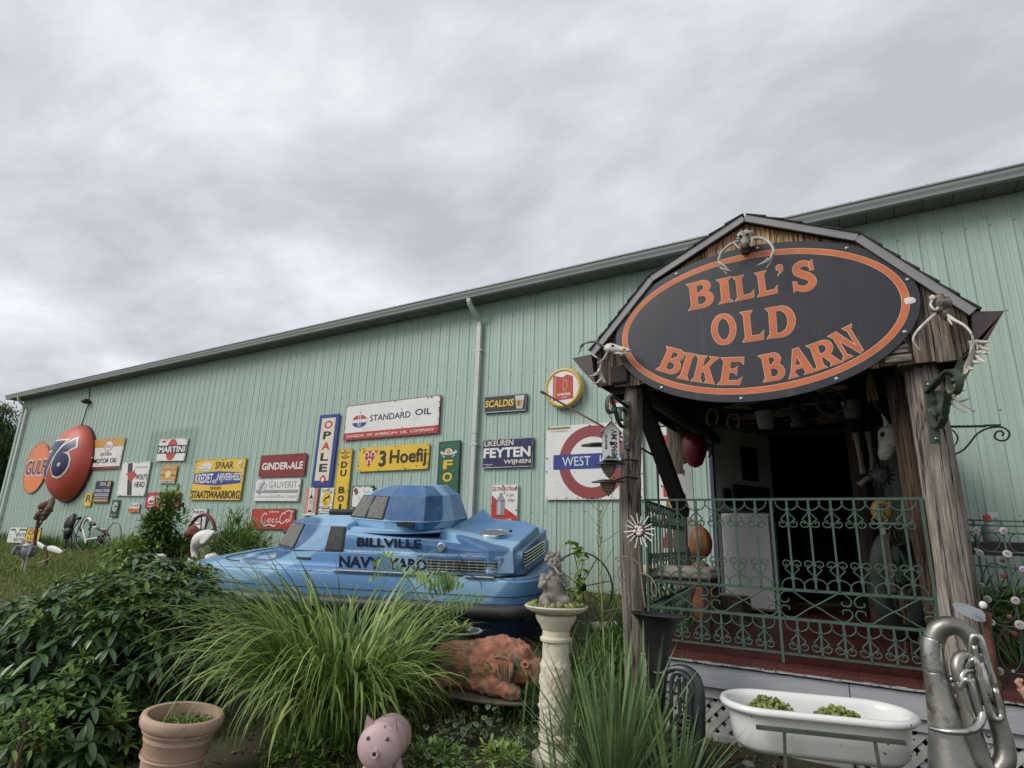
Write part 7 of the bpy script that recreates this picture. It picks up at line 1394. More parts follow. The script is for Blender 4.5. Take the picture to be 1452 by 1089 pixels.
y = 7.55; b = at(97, 770, y); t = thing('iron_heron', 'black scrap iron heron on thin legs by the wall, left of the white bicycle', 'sculpture', (b.x, y, gzn(b.x, y)))
c = at(97, 746, y); g = G(); [g.blob(c + V((U(-.12, .22), U(-.06, .06), U(-.2, .2))), (U(.10, .17), .08, U(.10, .2)), 9, 6, .4, 3, seed=k + 20) for k in range(6)]; g.build('body', M_BLK2, t, smooth=True, world=True)
for l in ([(96, 752, y), (94, 765, y), (92, 780, y)], [(100, 752, y), (101, 765, y), (101, 778, y)], [(102, 752, y), (106, 762, y), (110, 775, y)]): L_(l, .022, 'leg', M_BLK2)
L_([(104, 749, y), (109, 743, y), (112, 736, y), (111, 733, y)], .016, 'neck', mat('teal_iron', (.06, .10, .10), .6)); L_([(112, 735, y), (103, 736.5, y)], [.035, .008], 'beak', en('white'), k=3); L_([(108, 735, y), (114, 734.5, y)], .04, 'head', M_BLK2); L_([(103, 752, y), (108, 760, y), (112, 761, y)], .02, 'tail', M_BLK2); L_([(95, 752, y), (87, 752.5, y)], .008, 'wire', M_BLK2)
y = 7.45; b = at(135, 770, y); t = thing('bicycle_frame', 'old bicycle with white fender and no tyres leaning on the shed wall', 'bicycle', (b.x, y, gzn(b.x, y)))
cx, cy = 118, 762
def circ(px, py, rz_, name, m, r=.02, a0=0, a1=360, n=30, flat=1.):
    c = at(px, py, y); P = [c + V((rz_ * flat * math.cos(R(a0 + (a1 - a0) * i / n)), 0, rz_ * math.sin(R(a0 + (a1 - a0) * i / n)))) for i in range(n + 1)]
    return G().tube(P, r, 7).build(name, m, t, smooth=True, world=True)
circ(118, 758, .34, 'front_rim', mat('rim_dark', (.05, .06, .06), .5), .014); circ(160, 763, .36, 'rear_rim', MATS['rim_dark'], .012)
circ(123, 746, .20, 'white_fender', en('white'), .035, 30, 200); circ(121, 746, .22, 'black_fender', M_BLK2, .03, 40, 215)
for l, m in (([(117, 749, y), (120, 760, y), (122, 771, y)], en('white')), ([(128, 744, y), (137, 749, y)], en('white')), ([(137, 749, y), (151, 757, y)], M_BLK2), ([(123, 765, y), (135, 763, y), (139, 763, y)], en('white')), ([(129, 747, y), (126, 751, y)], M_BLK2), ([(141, 749, y), (150, 755, y)], M_BLK2), ([(150, 755, y), (144, 764, y)], M_BLK2), ([(143, 750, y), (153, 751, y)], mat('tube_grey', (.4, .42, .42), .5)), ([(151, 752, y), (154, 760, y)], mat('tube_red', (.20, .04, .05), .5)), ([(139, 763, y), (146, 764, y), (152, 770, y), (154, 774, y)], M_BLK2)): L_(l, .024, 'frame_tube', m)
circ(142, 765.5, .10, 'chain_ring', M_BLK2, .035); circ(141, 765.5, .03, 'crank', M_BLK2, .03); g = G(); c = at(131, 743.5, y); g.blob(c, (.16, .05, .05), 10, 6); g.build('saddle', M_BLK2, t, smooth=True, world=True)
y = 5.3; c = at(38, 781, y); t = thing('elephant_head', 'grey elephant head ornament with curled trunk lying on the lawn', 'ornament', (c.x, c.y, c.z)); t.scale = (.62, .62, .62)
M_EL = mat('elephant_grey', (.17, .18, .21), .7, var=.2, vs=6, bump=.3)
meta([(0, 0, 0, .17, (1.1, 1, 1)), (.18, .05, .03, .15), (-.13, -.08, -.06, .11), (.08, .0, -.16, .12), (.25, .05, -.08, .10)], .035, .6, .01, 9).build('head', M_EL, t, smooth=True)
G().prism([(-.30, .26), (-.12, .30), (-.06, .12), (-.12, -.08), (-.24, -.16), (-.34, .05)], -.10, -.06).build('ear', M_EL, t, bev=.02); G().prism([(.18, .12), (.38, .30), (.52, .26), (.50, .0), (.36, -.16), (.22, -.06)], -.08, -.04).build('ear', M_EL, t, bev=.02)
G().tube(smoothpts([(-.12, -.22, .14), (-.10, -.30, .02), (-.02, -.33, -.08), (.06, -.33, -.02), (.03, -.34, .04), (-.02, -.34, .02)], 5), [.055 - .0013 * k for k in range(26)], 10).build('trunk', mat('trunk_grey', (.12, .125, .15), .6), t, smooth=True)
G().tube([(-.12, -.1, .05), (-.12, -.22, .14)], [.07, .055], 10).build('trunk_root', M_EL, t, smooth=True)
G().blob((.10, -.05, .16), (.13, .12, .07), 12, 8, .3).build('painted_cap', mat('cap_cream', (.50, .47, .36), .7, var=.3, vs=8), t, smooth=True)
z0 = (gzn(c.x, c.y) - c.z - .02) / .62
for a in (-.02, .20): G().tube([(a, 0, -.08), (a, 0, z0)], .05, 8).build('stub', mat('stub_pale', (.35, .33, .28), .8), t)
y = 5.35; b = at(66, 784, y); t = thing('propeller', 'white and black propeller blade propped on a thin stem by the elephant head', 'propeller', (b.x, y, gzn(b.x, y)))
def blade(l, w, m, name):
    P = smoothpts(pts_at(l), 4); n = len(P); g = G(); ww = [w * (.35 + .65 * math.sin(math.pi * (.12 + .8 * i / (n - 1)))) for i in range(n)]
    g.tube(P, [q / 2 for q in ww], 8); c0 = V((0, sum(p.y for p in P) / n, 0)); g.v = [(v[0], c0.y + (v[1] - c0.y) * .3, v[2]) for v in g.v]; return g.build(name, m, t, smooth=True, world=True)
blade([(53, 770, y), (58, 774, y), (64, 777, y)], .10, en('white'), 'blade_root'); blade([(62, 776.5, y), (65, 777.5, y), (68, 778.5, y)], .12, M_BLK2, 'blade_collar'); blade([(67, 777, y), (77, 779, y), (88, 783.5, y)], .12, en('white'), 'blade'); L_([(86, 783.5, y), (90, 783, y), (93, 780, y)], .018, 'blade_tip', mat('tip_olive', (.3, .3, .2), .7)); L_([(73, 785, y), (70, 792, y), (58, 797, y), (54, 799, y)], .012, 'bent_stem', mat('cream_stem', (.35, .33, .22), .8)); L_([(66, 778, y), (66.5, 800, y)], .02, 'stake', M_RUST)
# stork, hydrant, figure
y = 5.9; c = at(289, 771, y); t = thing('stork_statue', 'white stork statue bending its beak down behind the shrubs', 'statue', (c.x, c.y, gzn(c.x, y)))
M_STK = mat('stork_white', (.68, .67, .63), .6, var=.08, vs=5, dirt=(.35, .33, .28), damt=.16, ds=8, bump=.3)
I_ = V((c.x, c.y, gzn(c.x, y)))
def E(px, py, r, s=(1, 1, 1), yy=0): p = at(px, py, y + yy) - I_; return (p.x, p.y, p.z, r, s)
SP = [(304, 754, .012), (300, 756, .05), (295, 759, .10), (289, 763, .135), (283, 767, .13), (278.5, 772, .09), (276, 778, .062), (275.5, 784, .05), (276.5, 789, .05), (278, 793, .042), (279, 796, .02)]
G().tube(smoothpts([at(a, b, y) - I_ for a, b, _ in SP], 3), [SP[min(10, i // 3)][2] + (SP[min(10, i // 3 + 1)][2] - SP[min(10, i // 3)][2]) * (i % 3) / 3 for i in range(31)], 14).build('body', M_STK, t, smooth=True)
g = G(); P = [at(a, b, y - .14) - I_ for a, b in ((282, 772), (283, 765), (290, 758), (303, 753), (302, 757), (294, 765), (288, 771))]; n = len(P); g.add([tuple(p) for p in P] + [tuple(p + V((0, .08, 0))) for p in P], [tuple(range(n)), tuple(reversed(range(n, 2 * n)))] + [(i, i + n, (i + 1) % n + n, (i + 1) % n) for i in range(n)]); g.build('wing', M_STK, t, bev=.02)
G().tube([at(277, 792, y) - I_, at(280, 801, y) - I_], [.03, .008], 8).build('beak', mat('beak_grey', (.5, .48, .40), .6), t)
for s in (0, .12): G().tube([at(291, 770, y + s) - I_, at(288, 786, y + s) - I_, V(((at(287, 790, y) - I_).x + s, s, -.02))], .014, 6).build('leg', mat('leg_yellow', (.40, .35, .10), .6), t)
y = 7.0; b = at(270, 775, y); t = thing('fire_hydrant', 'rusty red fire hydrant standing behind the white stork', 'hydrant', (b.x, y, gzn(b.x, y))); hh = at(272, 744, y).z - gzn(b.x, y)
M_HY = mat('hydrant_red', (.24, .075, .05), .8, var=.4, vs=5, dirt=(.13, .08, .06), damt=.3)
G().lathe([(.17, 0), (.17, .05), (.12, .07), (.115, hh * .72), (.16, hh * .74), (.16, hh * .79), (.13, hh * .82), (.11, hh * .9), (.05, hh * .97), (.0, hh)], 22).build('barrel', M_HY, t, smooth=True, sharp=30)
for s in (-1, 1): G().lathe([(.0, .0), (.06, .0), (.06, .09), (.075, .09), (.075, .12), (.03, .14), (0, .14)], 12, Matrix.Translation((s * .08, 0, hh * .6)) @ Matrix.Rotation(R(90 * s), 4, 'Y')).build('nozzle', M_HY, t)
t = thing('wagon_wheel', 'dark red half wheel arch rising behind the fire hydrant', 'wheel', at(286, 762, 7.3)); c = at(285, 758, 7.3)
G().tube([c + V((.50 * math.cos(R(a)), 0, .50 * math.sin(R(a)) - .1)) for a in range(-60, 241, 12)], .035, 8).build('rim', mat('wheel_red', (.12, .03, .035), .7), t, smooth=True, world=True)
for a in (30, 65, 100, 140): G().tube([c + V((0, 0, -.1)), c + V((.5 * math.cos(R(a)), 0, .5 * math.sin(R(a)) - .1))], .015, 6).build('spoke', MATS['wheel_red'], t, world=True)
y = 4.9; b = at(222, 806, y); t = thing('garden_gnome', 'small red and white garden figure half sunk in the shrubs', 'figurine', (b.x, y, gzn(b.x, y))); z1 = at(229, 790, y).z - gzn(b.x, y)
c = at(229, 794, y) - V((b.x, y, gzn(b.x, y)))
G().lathe([(.14, 0), (.16, c.z * .5), (.10, c.z - .06), (.03, c.z - .02)], 14).build('body', mat('figure_pink', (.45, .20, .15), .7, var=.4, vs=10, dirt=(.6, .58, .5), damt=.3), t, smooth=True); G().blob((.05, 0, c.z + .01), (.055, .055, .05), 12, 8).build('head', mat('figure_skin', (.3, .2, .15), .7), t, smooth=True); G().lathe([(.075, 0), (.07, .03), (.03, .05), (0, .05)], 12, Matrix.Translation((.05, 0, c.z + .035))).build('cap', en('white'), t, smooth=True)
for s in (-1, 1): G().tube([(s * .1 + .03, -.02, c.z - .08), (s * .22 + .03, -.08, c.z - .14), (s * .20, -.14, c.z - .2)], .03, 7).build('arm', en('white'), t, smooth=True)
y = 4.4; 
for px, py, lb in ((300, 792, 'white stone by the bow of the blue boat'), (268, 800, 'grey white stone left of the white stone by the boat')): c = at(px, py, y); g = G(); g.blob((c.x, c.y, c.z), (.08, .07, .065), 12, 8, .4, 3, seed=px); g.blob((c.x, c.y, c.z - .12), (.09, .08, .14), 10, 8, .3, 2, seed=px); solo(g, 'stone', mat('stone_white', (.62, .56, .50), .8, var=.2, bump=.4), lb, 'stone', 'pale stones by the boat', smooth=True)
# ================================================================ plants
rnd = random.Random(5); U = rnd.uniform
LM_RH = leafmat('rhododendron_leaf', (.020, .052, .018), (.105, .195, .06), .33, .06, .6)
LM_RN = leafmat('rhododendron_new', (.07, .14, .025), (.18, .27, .06), .4, .2)
LM_GR = leafmat('grass_blade', (.14, .25, .045), (.50, .60, .20), .42, .32)
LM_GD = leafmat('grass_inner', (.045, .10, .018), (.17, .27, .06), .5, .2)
LM_YU = leafmat('yucca_leaf', (.06, .11, .05), (.22, .32, .13), .45, .12)
LM_BU = leafmat('bush_leaf', (.05, .11, .02), (.20, .32, .075), .5, .2)
LM_BL = leafmat('bush_light', (.09, .17, .03), (.32, .44, .12), .5, .25)
LM_TR = leafmat('tree_leaf', (.012, .035, .008), (.07, .13, .025), .6, .15)
LM_LW = leafmat('lawn_blade', (.08, .12, .02), (.30, .36, .10), .7, .2)
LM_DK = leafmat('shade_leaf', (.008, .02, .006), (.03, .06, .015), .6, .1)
M_STEM = mat('stem_green', (.12, .17, .05), .6, var=.3); M_STEMB = mat('stem_brown', (.08, .055, .03), .85, var=.3)
def leaf(g, p, d, ln, w, droop=.3, n=4, fold=.18, roll=0.):
    d = V(d).normalized(); s = d.cross(V((0, 0, 1)))
    if s.length < .1: s = V((1, 0, 0))
    s.normalize(); s = (s + V((U(-1, 1), U(-1, 1), U(-1, 1))) * roll).normalized(); P = []; W_ = []
    for i in range(n + 1):
        k = i / n; P.append(V(p) + d * (ln * k) - V((0, 0, 1)) * (droop * ln * k * k)); W_.append(w * max(.04, math.sin(math.pi * min(1, .06 + .94 * k)) ** .8))
    g.strip(P, W_, s, fold)
def sph():
    a = U(0, 2 * math.pi); z = U(-1, 1); r = math.sqrt(1 - z * z); return V((r * math.cos(a), r * math.sin(a), z))
# rhododendron: whorls of broad leaves over a lobed mound
def mound_points(lobes, n):
    out = []
    while len(out) < n:
        c, r = lobes[rnd.randrange(len(lobes))]; d = sph(); p = V(c) + V((d.x * r[0], d.y * r[1], d.z * r[2])) * U(.80, 1.03)
        if p.z < gz(p.x, p.y) + .03: continue
        if any(sum(((p[i] - c2[i]) / r2[i]) ** 2 for i in range(3)) < .62 for c2, r2 in lobes): continue
        out.append((p, V((d.x / r[0], d.y / r[1], d.z / r[2])).normalized()))
    return out
rh = thing('rhododendron', 'big dark glossy rhododendron filling the lower left corner', 'shrub', (-4.7, 2.3, gz(-4.7, 2.3)))
lobes = [((-4.75, 2.35, .50), (.85, .75, .68)), ((-4.42, 2.30, .42), (.46, .5, .66)), ((-4.75, 2.75, .62), (.5, .46, .62)), ((-5.0, 1.95, .35), (.75, .6, .62)), ((-4.25, 1.95, .25), (.55, .45, .42)), ((-5.3, 2.9, .70), (.8, .7, .55))]
pts = mound_points(lobes, 1050); pts.sort(key=lambda q: (q[0] - CAM).length - .25 * q[1].dot((CAM - q[0]).normalized()))
g = G(); gn = G(); k_ = 0; proto = []
for v in range(6):
    q = G(); leaf(q, (0, 0, 0), (1, 0, U(-.05, .2)), 1.0, U(.26, .33), U(.1, .35), 5, .16); proto.append((q.mesh('leaf', LM_RH, smooth=True), q))
I = WM[rh.name].inverted()
protoN = [q.mesh('leaf', LM_RN, smooth=True) for _, q in proto]
made = 0
for i, (p, nrm) in enumerate(pts):
    ax = (nrm + V((0, 0, .75)) + sph() * .35).normalized(); new = (nrm.z > .35 and U(0, 1) < .38) or U(0, 1) < .05
    u = ax.cross(V((.3, .2, .9))).normalized(); w = ax.cross(u); m_ = rnd.randint(6, 9); L0 = U(.095, .145) * (.85 if new else 1)
    a0 = U(0, 6.3); facing = nrm.dot((CAM - p).normalized()) > .1
    for j in range(m_):
        a = a0 + 2 * math.pi * j / m_ + U(-.2, .2); el = U(.35, .9) if new else U(-.15, .35); d = (u * math.cos(a) + w * math.sin(a) + ax * el).normalized(); ln = L0 * U(.8, 1.15)
        if made < 280 and facing:
            y_ = V((0, 0, 1)).cross(d); 
            if y_.length < .1: y_ = V((0, 1, 0))
            y_.normalize(); z_ = d.cross(y_); mt = Matrix((d, y_, z_)).transposed().to_4x4() @ Matrix.Scale(ln, 4); mt.translation = p
            o = bpy.data.objects.new('leaf', (protoN if new else [q[0] for q in proto])[made % 6]); COL.objects.link(o); o.parent = rh; o.matrix_local = I @ mt; made += 1
        else: leaf(gn if new else g, p, d, ln, ln * (.27 if new else .30), U(.1, .4), 4, .15)
    if new: gn.tube([p - ax * .06, p], .004, 4)
g.build('foliage', LM_RH, rh, smooth=True, world=True, kind='stuff'); gn.build('new_foliage', LM_RN, rh, smooth=True, world=True, kind='stuff')
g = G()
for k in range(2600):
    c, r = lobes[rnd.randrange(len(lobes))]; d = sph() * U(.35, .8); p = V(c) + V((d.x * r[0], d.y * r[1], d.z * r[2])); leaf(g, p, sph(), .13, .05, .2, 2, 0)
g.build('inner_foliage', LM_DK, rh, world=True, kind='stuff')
for k in range(9):
    c, r = lobes[k % len(lobes)]; b = V((c[0] + U(-.2, .2), c[1] + U(-.2, .2), gz(c[0], c[1]) - .05)); G().tube([b, b.lerp(V(c), .6) + sph() * .06, V(c) + sph() * .15], [.022, .016, .008], 6).build('branch', M_STEMB, rh, world=True)
# arching ornamental grass
def arch_blade(g, base, az, ln, lean, w, curl):
    d = V((math.cos(az), math.sin(az), 0)); P = []; W_ = []; n = 10; th = lean; ln = ln * (1 - .40 * max(0, math.cos(az)) ** 2) * (1 - .30 * max(0, -math.cos(az)) * max(0, math.sin(az))) * (1 + .14 * max(0, -math.cos(az)) * max(0, -math.sin(az))); p = V(base)
    for i in range(n + 1):
        P.append(p.copy()); k = i / n; W_.append(w * (1 if k < .6 else max(.06, (1 - k) / .4)) * (.6 + .4 * min(1, k * 4)))
        p = p + (d * math.sin(th) + V((0, 0, 1)) * math.cos(th)) * (ln / n); th += curl * (k + .25) / n * 1.6
    g.strip(P, W_, V((-d.y, d.x, U(-.3, .3))), .12)
gc = V((-3.02, 2.95, 0)); gc.z = gz(gc.x, gc.y)
t = thing('ornamental_grass', 'huge arching green grass clump in front of the blue boat', 'grass plant', gc)
pr = []
for v in range(14):
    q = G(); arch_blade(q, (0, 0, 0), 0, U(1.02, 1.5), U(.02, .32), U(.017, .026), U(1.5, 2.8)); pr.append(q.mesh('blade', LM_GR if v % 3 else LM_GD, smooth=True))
for k in range(270):
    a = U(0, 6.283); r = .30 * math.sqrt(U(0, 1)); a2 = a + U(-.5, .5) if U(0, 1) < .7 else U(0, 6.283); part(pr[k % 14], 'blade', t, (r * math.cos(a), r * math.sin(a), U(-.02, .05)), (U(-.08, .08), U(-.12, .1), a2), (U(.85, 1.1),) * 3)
g = G(); g2 = G()
for k in range(1250):
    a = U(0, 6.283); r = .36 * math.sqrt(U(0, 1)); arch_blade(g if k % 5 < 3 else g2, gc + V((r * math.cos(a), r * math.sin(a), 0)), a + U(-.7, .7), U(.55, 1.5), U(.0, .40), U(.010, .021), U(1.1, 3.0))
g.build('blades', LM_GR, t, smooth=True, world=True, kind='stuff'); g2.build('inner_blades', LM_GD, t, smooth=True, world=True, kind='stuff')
g = G()
for k in range(240): a = U(0, 6.283); r = .30 * math.sqrt(U(0, 1)); b = gc + V((r * math.cos(a), r * math.sin(a), 0)); g.strip([b, b + V((U(-.05, .05), U(-.05, .05), U(.2, .45)))], [.006, .004], (1, 0, 0))
g.build('dry_stalks', mat('dry_straw', (.28, .21, .11), .9, var=.4), t, world=True, kind='stuff')
# yuccas
def yucca(c, n, L0, label, tilt=(0, 0)):
    c = V(c); t = thing('yucca', label, 'yucca', c, group='spiky yucca clumps before the tuba')
    pr = []
    for v in range(6):
        q = G(); P = []; W_ = []; bend = U(.02, .16)
        for i in range(6): k = i / 5; P.append(V((k * bend * k, 0, k))); W_.append([.026, .034, .034, .028, .018, .002][i])
        q.strip(P, W_, (0, 1, 0), .22); pr.append(q.mesh('leaf', LM_YU, smooth=True))
    for k in range(n):
        a = U(0, 6.283); le = abs(rnd.gauss(.40, .30)) if k > n * .2 else U(.7, 1.15); s = L0 * U(.65, 1.1) * (1.06 - .35 * le); o = part(pr[k % 6], 'leaf', t, (.05 * math.cos(a), .05 * math.sin(a), .02)); 
        o.rotation_mode = 'XYZ'; m = Matrix.Rotation(tilt[0], 4, 'Y') @ Matrix.Rotation(a, 4, 'Z') @ Matrix.Rotation(le, 4, 'Y') @ Matrix.Scale(s, 4); m.translation = o.location; o.matrix_local = m
    g = G(); g.tube([(0, 0, -.05), (0, 0, .06)], [.06, .05], 8); g.build('crown', M_STEMB, t)
def bp_(px, py, Y): p = at(px, py, Y); return (p.x, p.y, gzn(p.x, p.y))
yucca(bp_(868, 1080, 3.02), 92, .78, 'tall spiky yucca just right of the pedestal', (.02, 0)); yucca(bp_(955, 1089, 3.12), 75, .50, 'lower spiky yucca in front of the tuba coil', (.05, 0)); yucca(bp_(905, 1060, 3.3), 60, .70, 'spiky yucca at the back, before the tuba bell')
yucca(bp_(800, 1100, 2.9), 26, .45, 'small sparse yucca at the foot of the pedestal')
# loose blades: tall weeds, lawn
def tufts(n, area, h, w, m, name, label, dens=None, seed=1, curl=.6):
    rr = random.Random(seed); g = G(); k = 0; it = 0
    while k < n and it < n * 8:
        it += 1; x = rr.uniform(area[0], area[1]); y = rr.uniform(area[2], area[3])
        if dens and not dens(x, y): continue
        a = rr.uniform(0, 6.283); H = h * rr.uniform(.5, 1.25); b = V((x, y, gzn(x, y) - .01)); d = V((math.cos(a), math.sin(a), 0)); s = V((-d.y, d.x, 0)) * (w / 2); m1 = b + d * (H * .18 * curl) + V((0, 0, H * .6)); e = b + d * (H * rr.uniform(.3, .8) * curl) + V((0, 0, H * rr.uniform(.75, 1)))
        q = len(g.v); g.v += [tuple(b - s), tuple(b + s), tuple(m1 + s * .8), tuple(m1 - s * .8), tuple(e)]; g.f += [(q, q + 1, q + 2, q + 3), (q + 3, q + 2, q + 4)]; k += 1
    o = g.build(name, m, None, kind='stuff', label=label); return o
def boat_zone(x, y): return -6.7 < x < -2.3 and 3.7 < y < 7.2 and (y - 3.9) > .325 * (x + 6.2) - .3 and (y - 3.9) < .325 * (x + 6.2) + 2.4
def porch_zone(x, y): return x > -1.4 and y > 3.95
tufts(52000, (-24, -2.2, 3.2, 8.15), .095, .012, LM_LW, 'lawn_grass', 'mown grass of the sloping lawn', lambda x, y: not boat_zone(x, y) and (noise.noise(V((x * .9, y * .9, 3))) > -.35 or x * y % .01 < .003), 3)
tufts(16000, (-7, 2.4, -1.0, 4.2), .06, .010, LM_GD, 'lawn_grass', 'short weeds and grass on the bed in front', lambda x, y: not porch_zone(x, y) and noise.noise(V((x * 1.7, y * 1.7, 3))) > .05, 4)
tufts(2400, (-24, -7.5, 7.75, 8.14), .30, .014, LM_BU, 'wall_grass', 'taller unmown grass along the foot of the shed wall', None, 5, .4)
g = G(); rr = random.Random(9)
for k in range(1500):
    p = V((rr.uniform(-2.25, -1.42), rr.uniform(3.5, 7.9), 0)); 
    if boat_zone(p.x, p.y): continue
    p.z = gzn(p.x, p.y); arch_blade(g, p, rr.uniform(0, 6.28), rr.uniform(.3, .62), rr.uniform(.05, .4), rr.uniform(.008, .016), rr.uniform(.8, 2.2))
g.build('tall_weeds', leafmat('weed_blade', (.03, .075, .012), (.13, .23, .05), .5, .25), None, smooth=True, kind='stuff', label='tall soft weeds between the pedestal and the left log post')
# bushes
def bush(name, label, cat, c, r, n, ll, lw, m, group=None, droop=.3, inner=True, narrow=1, stems=5):
    """shrub with its crown as leaves over lobes, and stems"""
    c = V(c); z0 = gz(c.x, c.y); t = thing(name, label, cat, (c.x, c.y, z0), group=group); g = G()
    lb = [(c + V((sph().x * r[0] * .4, sph().y * r[1] * .4, U(-.25, .25) * r[2])), U(.45, .75)) for _ in range(7)] + [(c, .85)]
    for k in range(n):
        q, s = lb[rnd.randrange(len(lb))]; d = sph(); d.z = abs(d.z) if U(0, 1) < .6 else d.z; p = q + V((d.x * r[0], d.y * r[1], d.z * r[2])) * s * U(.55, 1.05)
        if p.z < z0: continue
        leaf(g, p, (d + sph() * .8 + V((0, 0, .3))), ll * U(.6, 1.2), lw * U(.7, 1.2), droop, 3, .1)
    g.build('foliage', m, t, smooth=True, world=True, kind='stuff')
    for k in range(stems): a = U(0, 6.28); G().tube([V((c.x + .1 * math.cos(a), c.y + .1 * math.sin(a), z0 - .05)), c + V((.2 * r[0] * math.cos(a), .2 * r[1] * math.sin(a), 0)), c + V((.5 * r[0] * math.cos(a), .5 * r[1] * math.sin(a), .6 * r[2]))], [.014, .010, .004], 6).build('stem', M_STEMB, t, world=True)
    return t
def cpt(px, py, Y): return at(px, py, Y)
c = cpt(226, 752, 6.3); bush('leafy_shrub', 'tall leafy shrub in front of the red cola sign', 'shrub', c, (.42, .35, .62), 1500, .16, .055, LM_BU)
c = cpt(238, 712, 6.3); bush('leafy_shoot', 'loose pale shoot rising from the tall leafy shrub', 'shrub', c, (.22, .2, .42), 330, .13, .045, LM_BL, stems=2)
c = cpt(185, 782, 6.0); bush('low_bush', 'low pale leaved bush left of the tall leafy shrub', 'shrub', c, (.75, .5, .33), 900, .16, .05, LM_BL, 'low bushes above the rhododendron')
c = cpt(240, 778, 6.6); bush('low_bush', 'low dark bush between the tall shrub and the white stork', 'shrub', c, (.42, .4, .34), 900, .13, .05, LM_BU, 'low bushes above the rhododendron')
c = cpt(345, 776, 6.5); bush('willow_bush', 'fine leaved willow like bush behind the bow of the boat', 'shrub', c, (.85, .5, .52), 3000, .17, .020, LM_BU)
c = cpt(330, 752, 6.6); bush('bamboo_shoot', 'thin shoot of narrow leaves standing above the willow like bush', 'shrub', c, (.35, .3, .42), 260, .22, .022, LM_BU, stems=2)
c = cpt(238, 850, 4.4); bush('low_bush', 'bright green low bush between the rhododendron and the boat bow', 'shrub', c, (.28, .3, .36), 900, .12, .035, LM_BL, 'low bushes above the rhododendron')
c = cpt(250, 930, 3.4); bush('low_bush', 'shaded bush under the boat bow behind the tall grass', 'shrub', c, (.5, .4, .35), 900, .10, .03, LM_BU, 'low bushes above the rhododendron')
c = cpt(40, 1040, 1.62); bush('weed_clump', 'light green weeds at the bottom left corner', 'weed', c, (.26, .18, .16), 260, .07, .022, LM_BU, 'weed clumps at the front edge')
c = cpt(-10, 960, 1.75); bush('weed_clump', 'slender pale weeds at the left edge before the rhododendron', 'weed', c, (.28, .2, .24), 260, .10, .022, LM_BL, 'weed clumps at the front edge')
c = cpt(345, 1075, 2.7); bush('weed_clump', 'weeds between the terracotta pot and the grass clump', 'weed', c, (.25, .2, .16), 420, .08, .022, LM_BU, 'weed clumps at the front edge')
c = cpt(430, 1075, 2.55); bush('weed_clump', 'small weeds at the foot of the grass clump, left of the pink pig', 'weed', c, (.32, .18, .12), 420, .06, .02, LM_BU, 'weed clumps at the front edge')
c = cpt(615, 1078, 2.75); bush('weed_clump', 'small weeds just right of the pink pig', 'weed', c, (.20, .16, .09), 300, .05, .02, LM_BU, 'weed clumps at the front edge')
c = cpt(715, 1075, 2.95); bush('weed_clump', 'bright small weeds at the foot of the pedestal', 'weed', c, (.18, .16, .09), 260, .05, .02, LM_BL, 'weed clumps at the front edge')
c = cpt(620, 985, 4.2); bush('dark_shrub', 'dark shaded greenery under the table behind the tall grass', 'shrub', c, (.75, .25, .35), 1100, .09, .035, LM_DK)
c = cpt(1420, 885, 5.2); bush('porch_plant', 'green leafy plant behind the shell trellis at the right edge', 'plant', c, (.45, .3, .26), 500, .22, .025, LM_BU)
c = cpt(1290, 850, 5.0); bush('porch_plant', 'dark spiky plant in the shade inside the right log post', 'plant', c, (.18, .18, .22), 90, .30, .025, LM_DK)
rr = random.Random(3); g = G()
for k in range(1500):
    x, y_ = rr.uniform(-4.2, .9), rr.uniform(1.6, 3.95); a = rr.uniform(0, 6.28); ln = rr.uniform(.02, .055); leaf(g, (x, y_, gzn(x, y_) + rr.uniform(.006, .02)), (math.cos(a), math.sin(a), rr.uniform(-.1, .3)), ln, ln * .5, .2, 2, .15)
g.build('leaf_litter', leafmat('dead_leaf', (.05, .03, .015), (.24, .17, .09), .9, .05), None, kind='stuff', label='dead leaves scattered on the bare soil of the bed')
g = G()
for k in range(900):
    x, y_ = rr.uniform(-4.2, .9), rr.uniform(1.6, 3.95); r = rr.uniform(.004, .012); g.blob((x, y_, gzn(x, y_) + r * .3), (r, r * .8, r * .6), 5, 3, .3, 3, seed=k)
g.build('gravel', mat('gravel_mix', (.16, .13, .10), .9, var=.6, vs=9, world=True), None, kind='stuff', label='small gravel in the soil of the bed')
# variegated ground cover
t = thing('ground_cover', 'variegated trailing leaves under the oval table', 'ground cover', (-2.2, 3.2, .28)); t['kind'] = 'stuff'; g = G(); gp = G()
LMP = leafmat('pale_margin', (.22, .28, .16), (.42, .47, .32), .5, .1); LMV = leafmat('vinca_green', (.02, .055, .018), (.07, .14, .05), .35, .08)
for k in range(1500):
    x, y_ = U(-2.85, -1.68), U(2.65, 3.95)
    if noise.noise(V((x * 2.2, y_ * 2.2, 9))) < -.12: continue
    p = V((x, y_, gzn(x, y_) + U(.02, .16))); d = V((U(-1, 1), U(-1, 1), U(-.2, .7))).normalized(); ln = U(.035, .06); st = rnd.getstate()
    leaf(gp, p, d, ln, ln * .62, .3, 3, .1); s_ = len(g.v); leaf(g, p + V((0, 0, .0022)) + d * ln * .1, d, ln * .80, ln * .46, .3, 3, .1)
gp.build('leaf_margins', LMP, t, smooth=True, world=True, kind='stuff'); g.build('leaves', LMV, t, smooth=True, world=True, kind='stuff')
g = G()
for k in range(70):
    x, y_ = U(-2.8, -.2), U(2.6, 3.9); a = U(0, 3.1); p = V((x, y_, gzn(x, y_) + .012)); d = V((math.cos(a), math.sin(a), U(-.05, .12))) * U(.06, .22); g.tube([p, p + d * .5 + V((0, 0, .01)), p + d], U(.003, .007), 5)
g.build('twigs_and_roots', M_STEMB, None, kind='stuff', label='fallen twigs and roots on the bare soil')
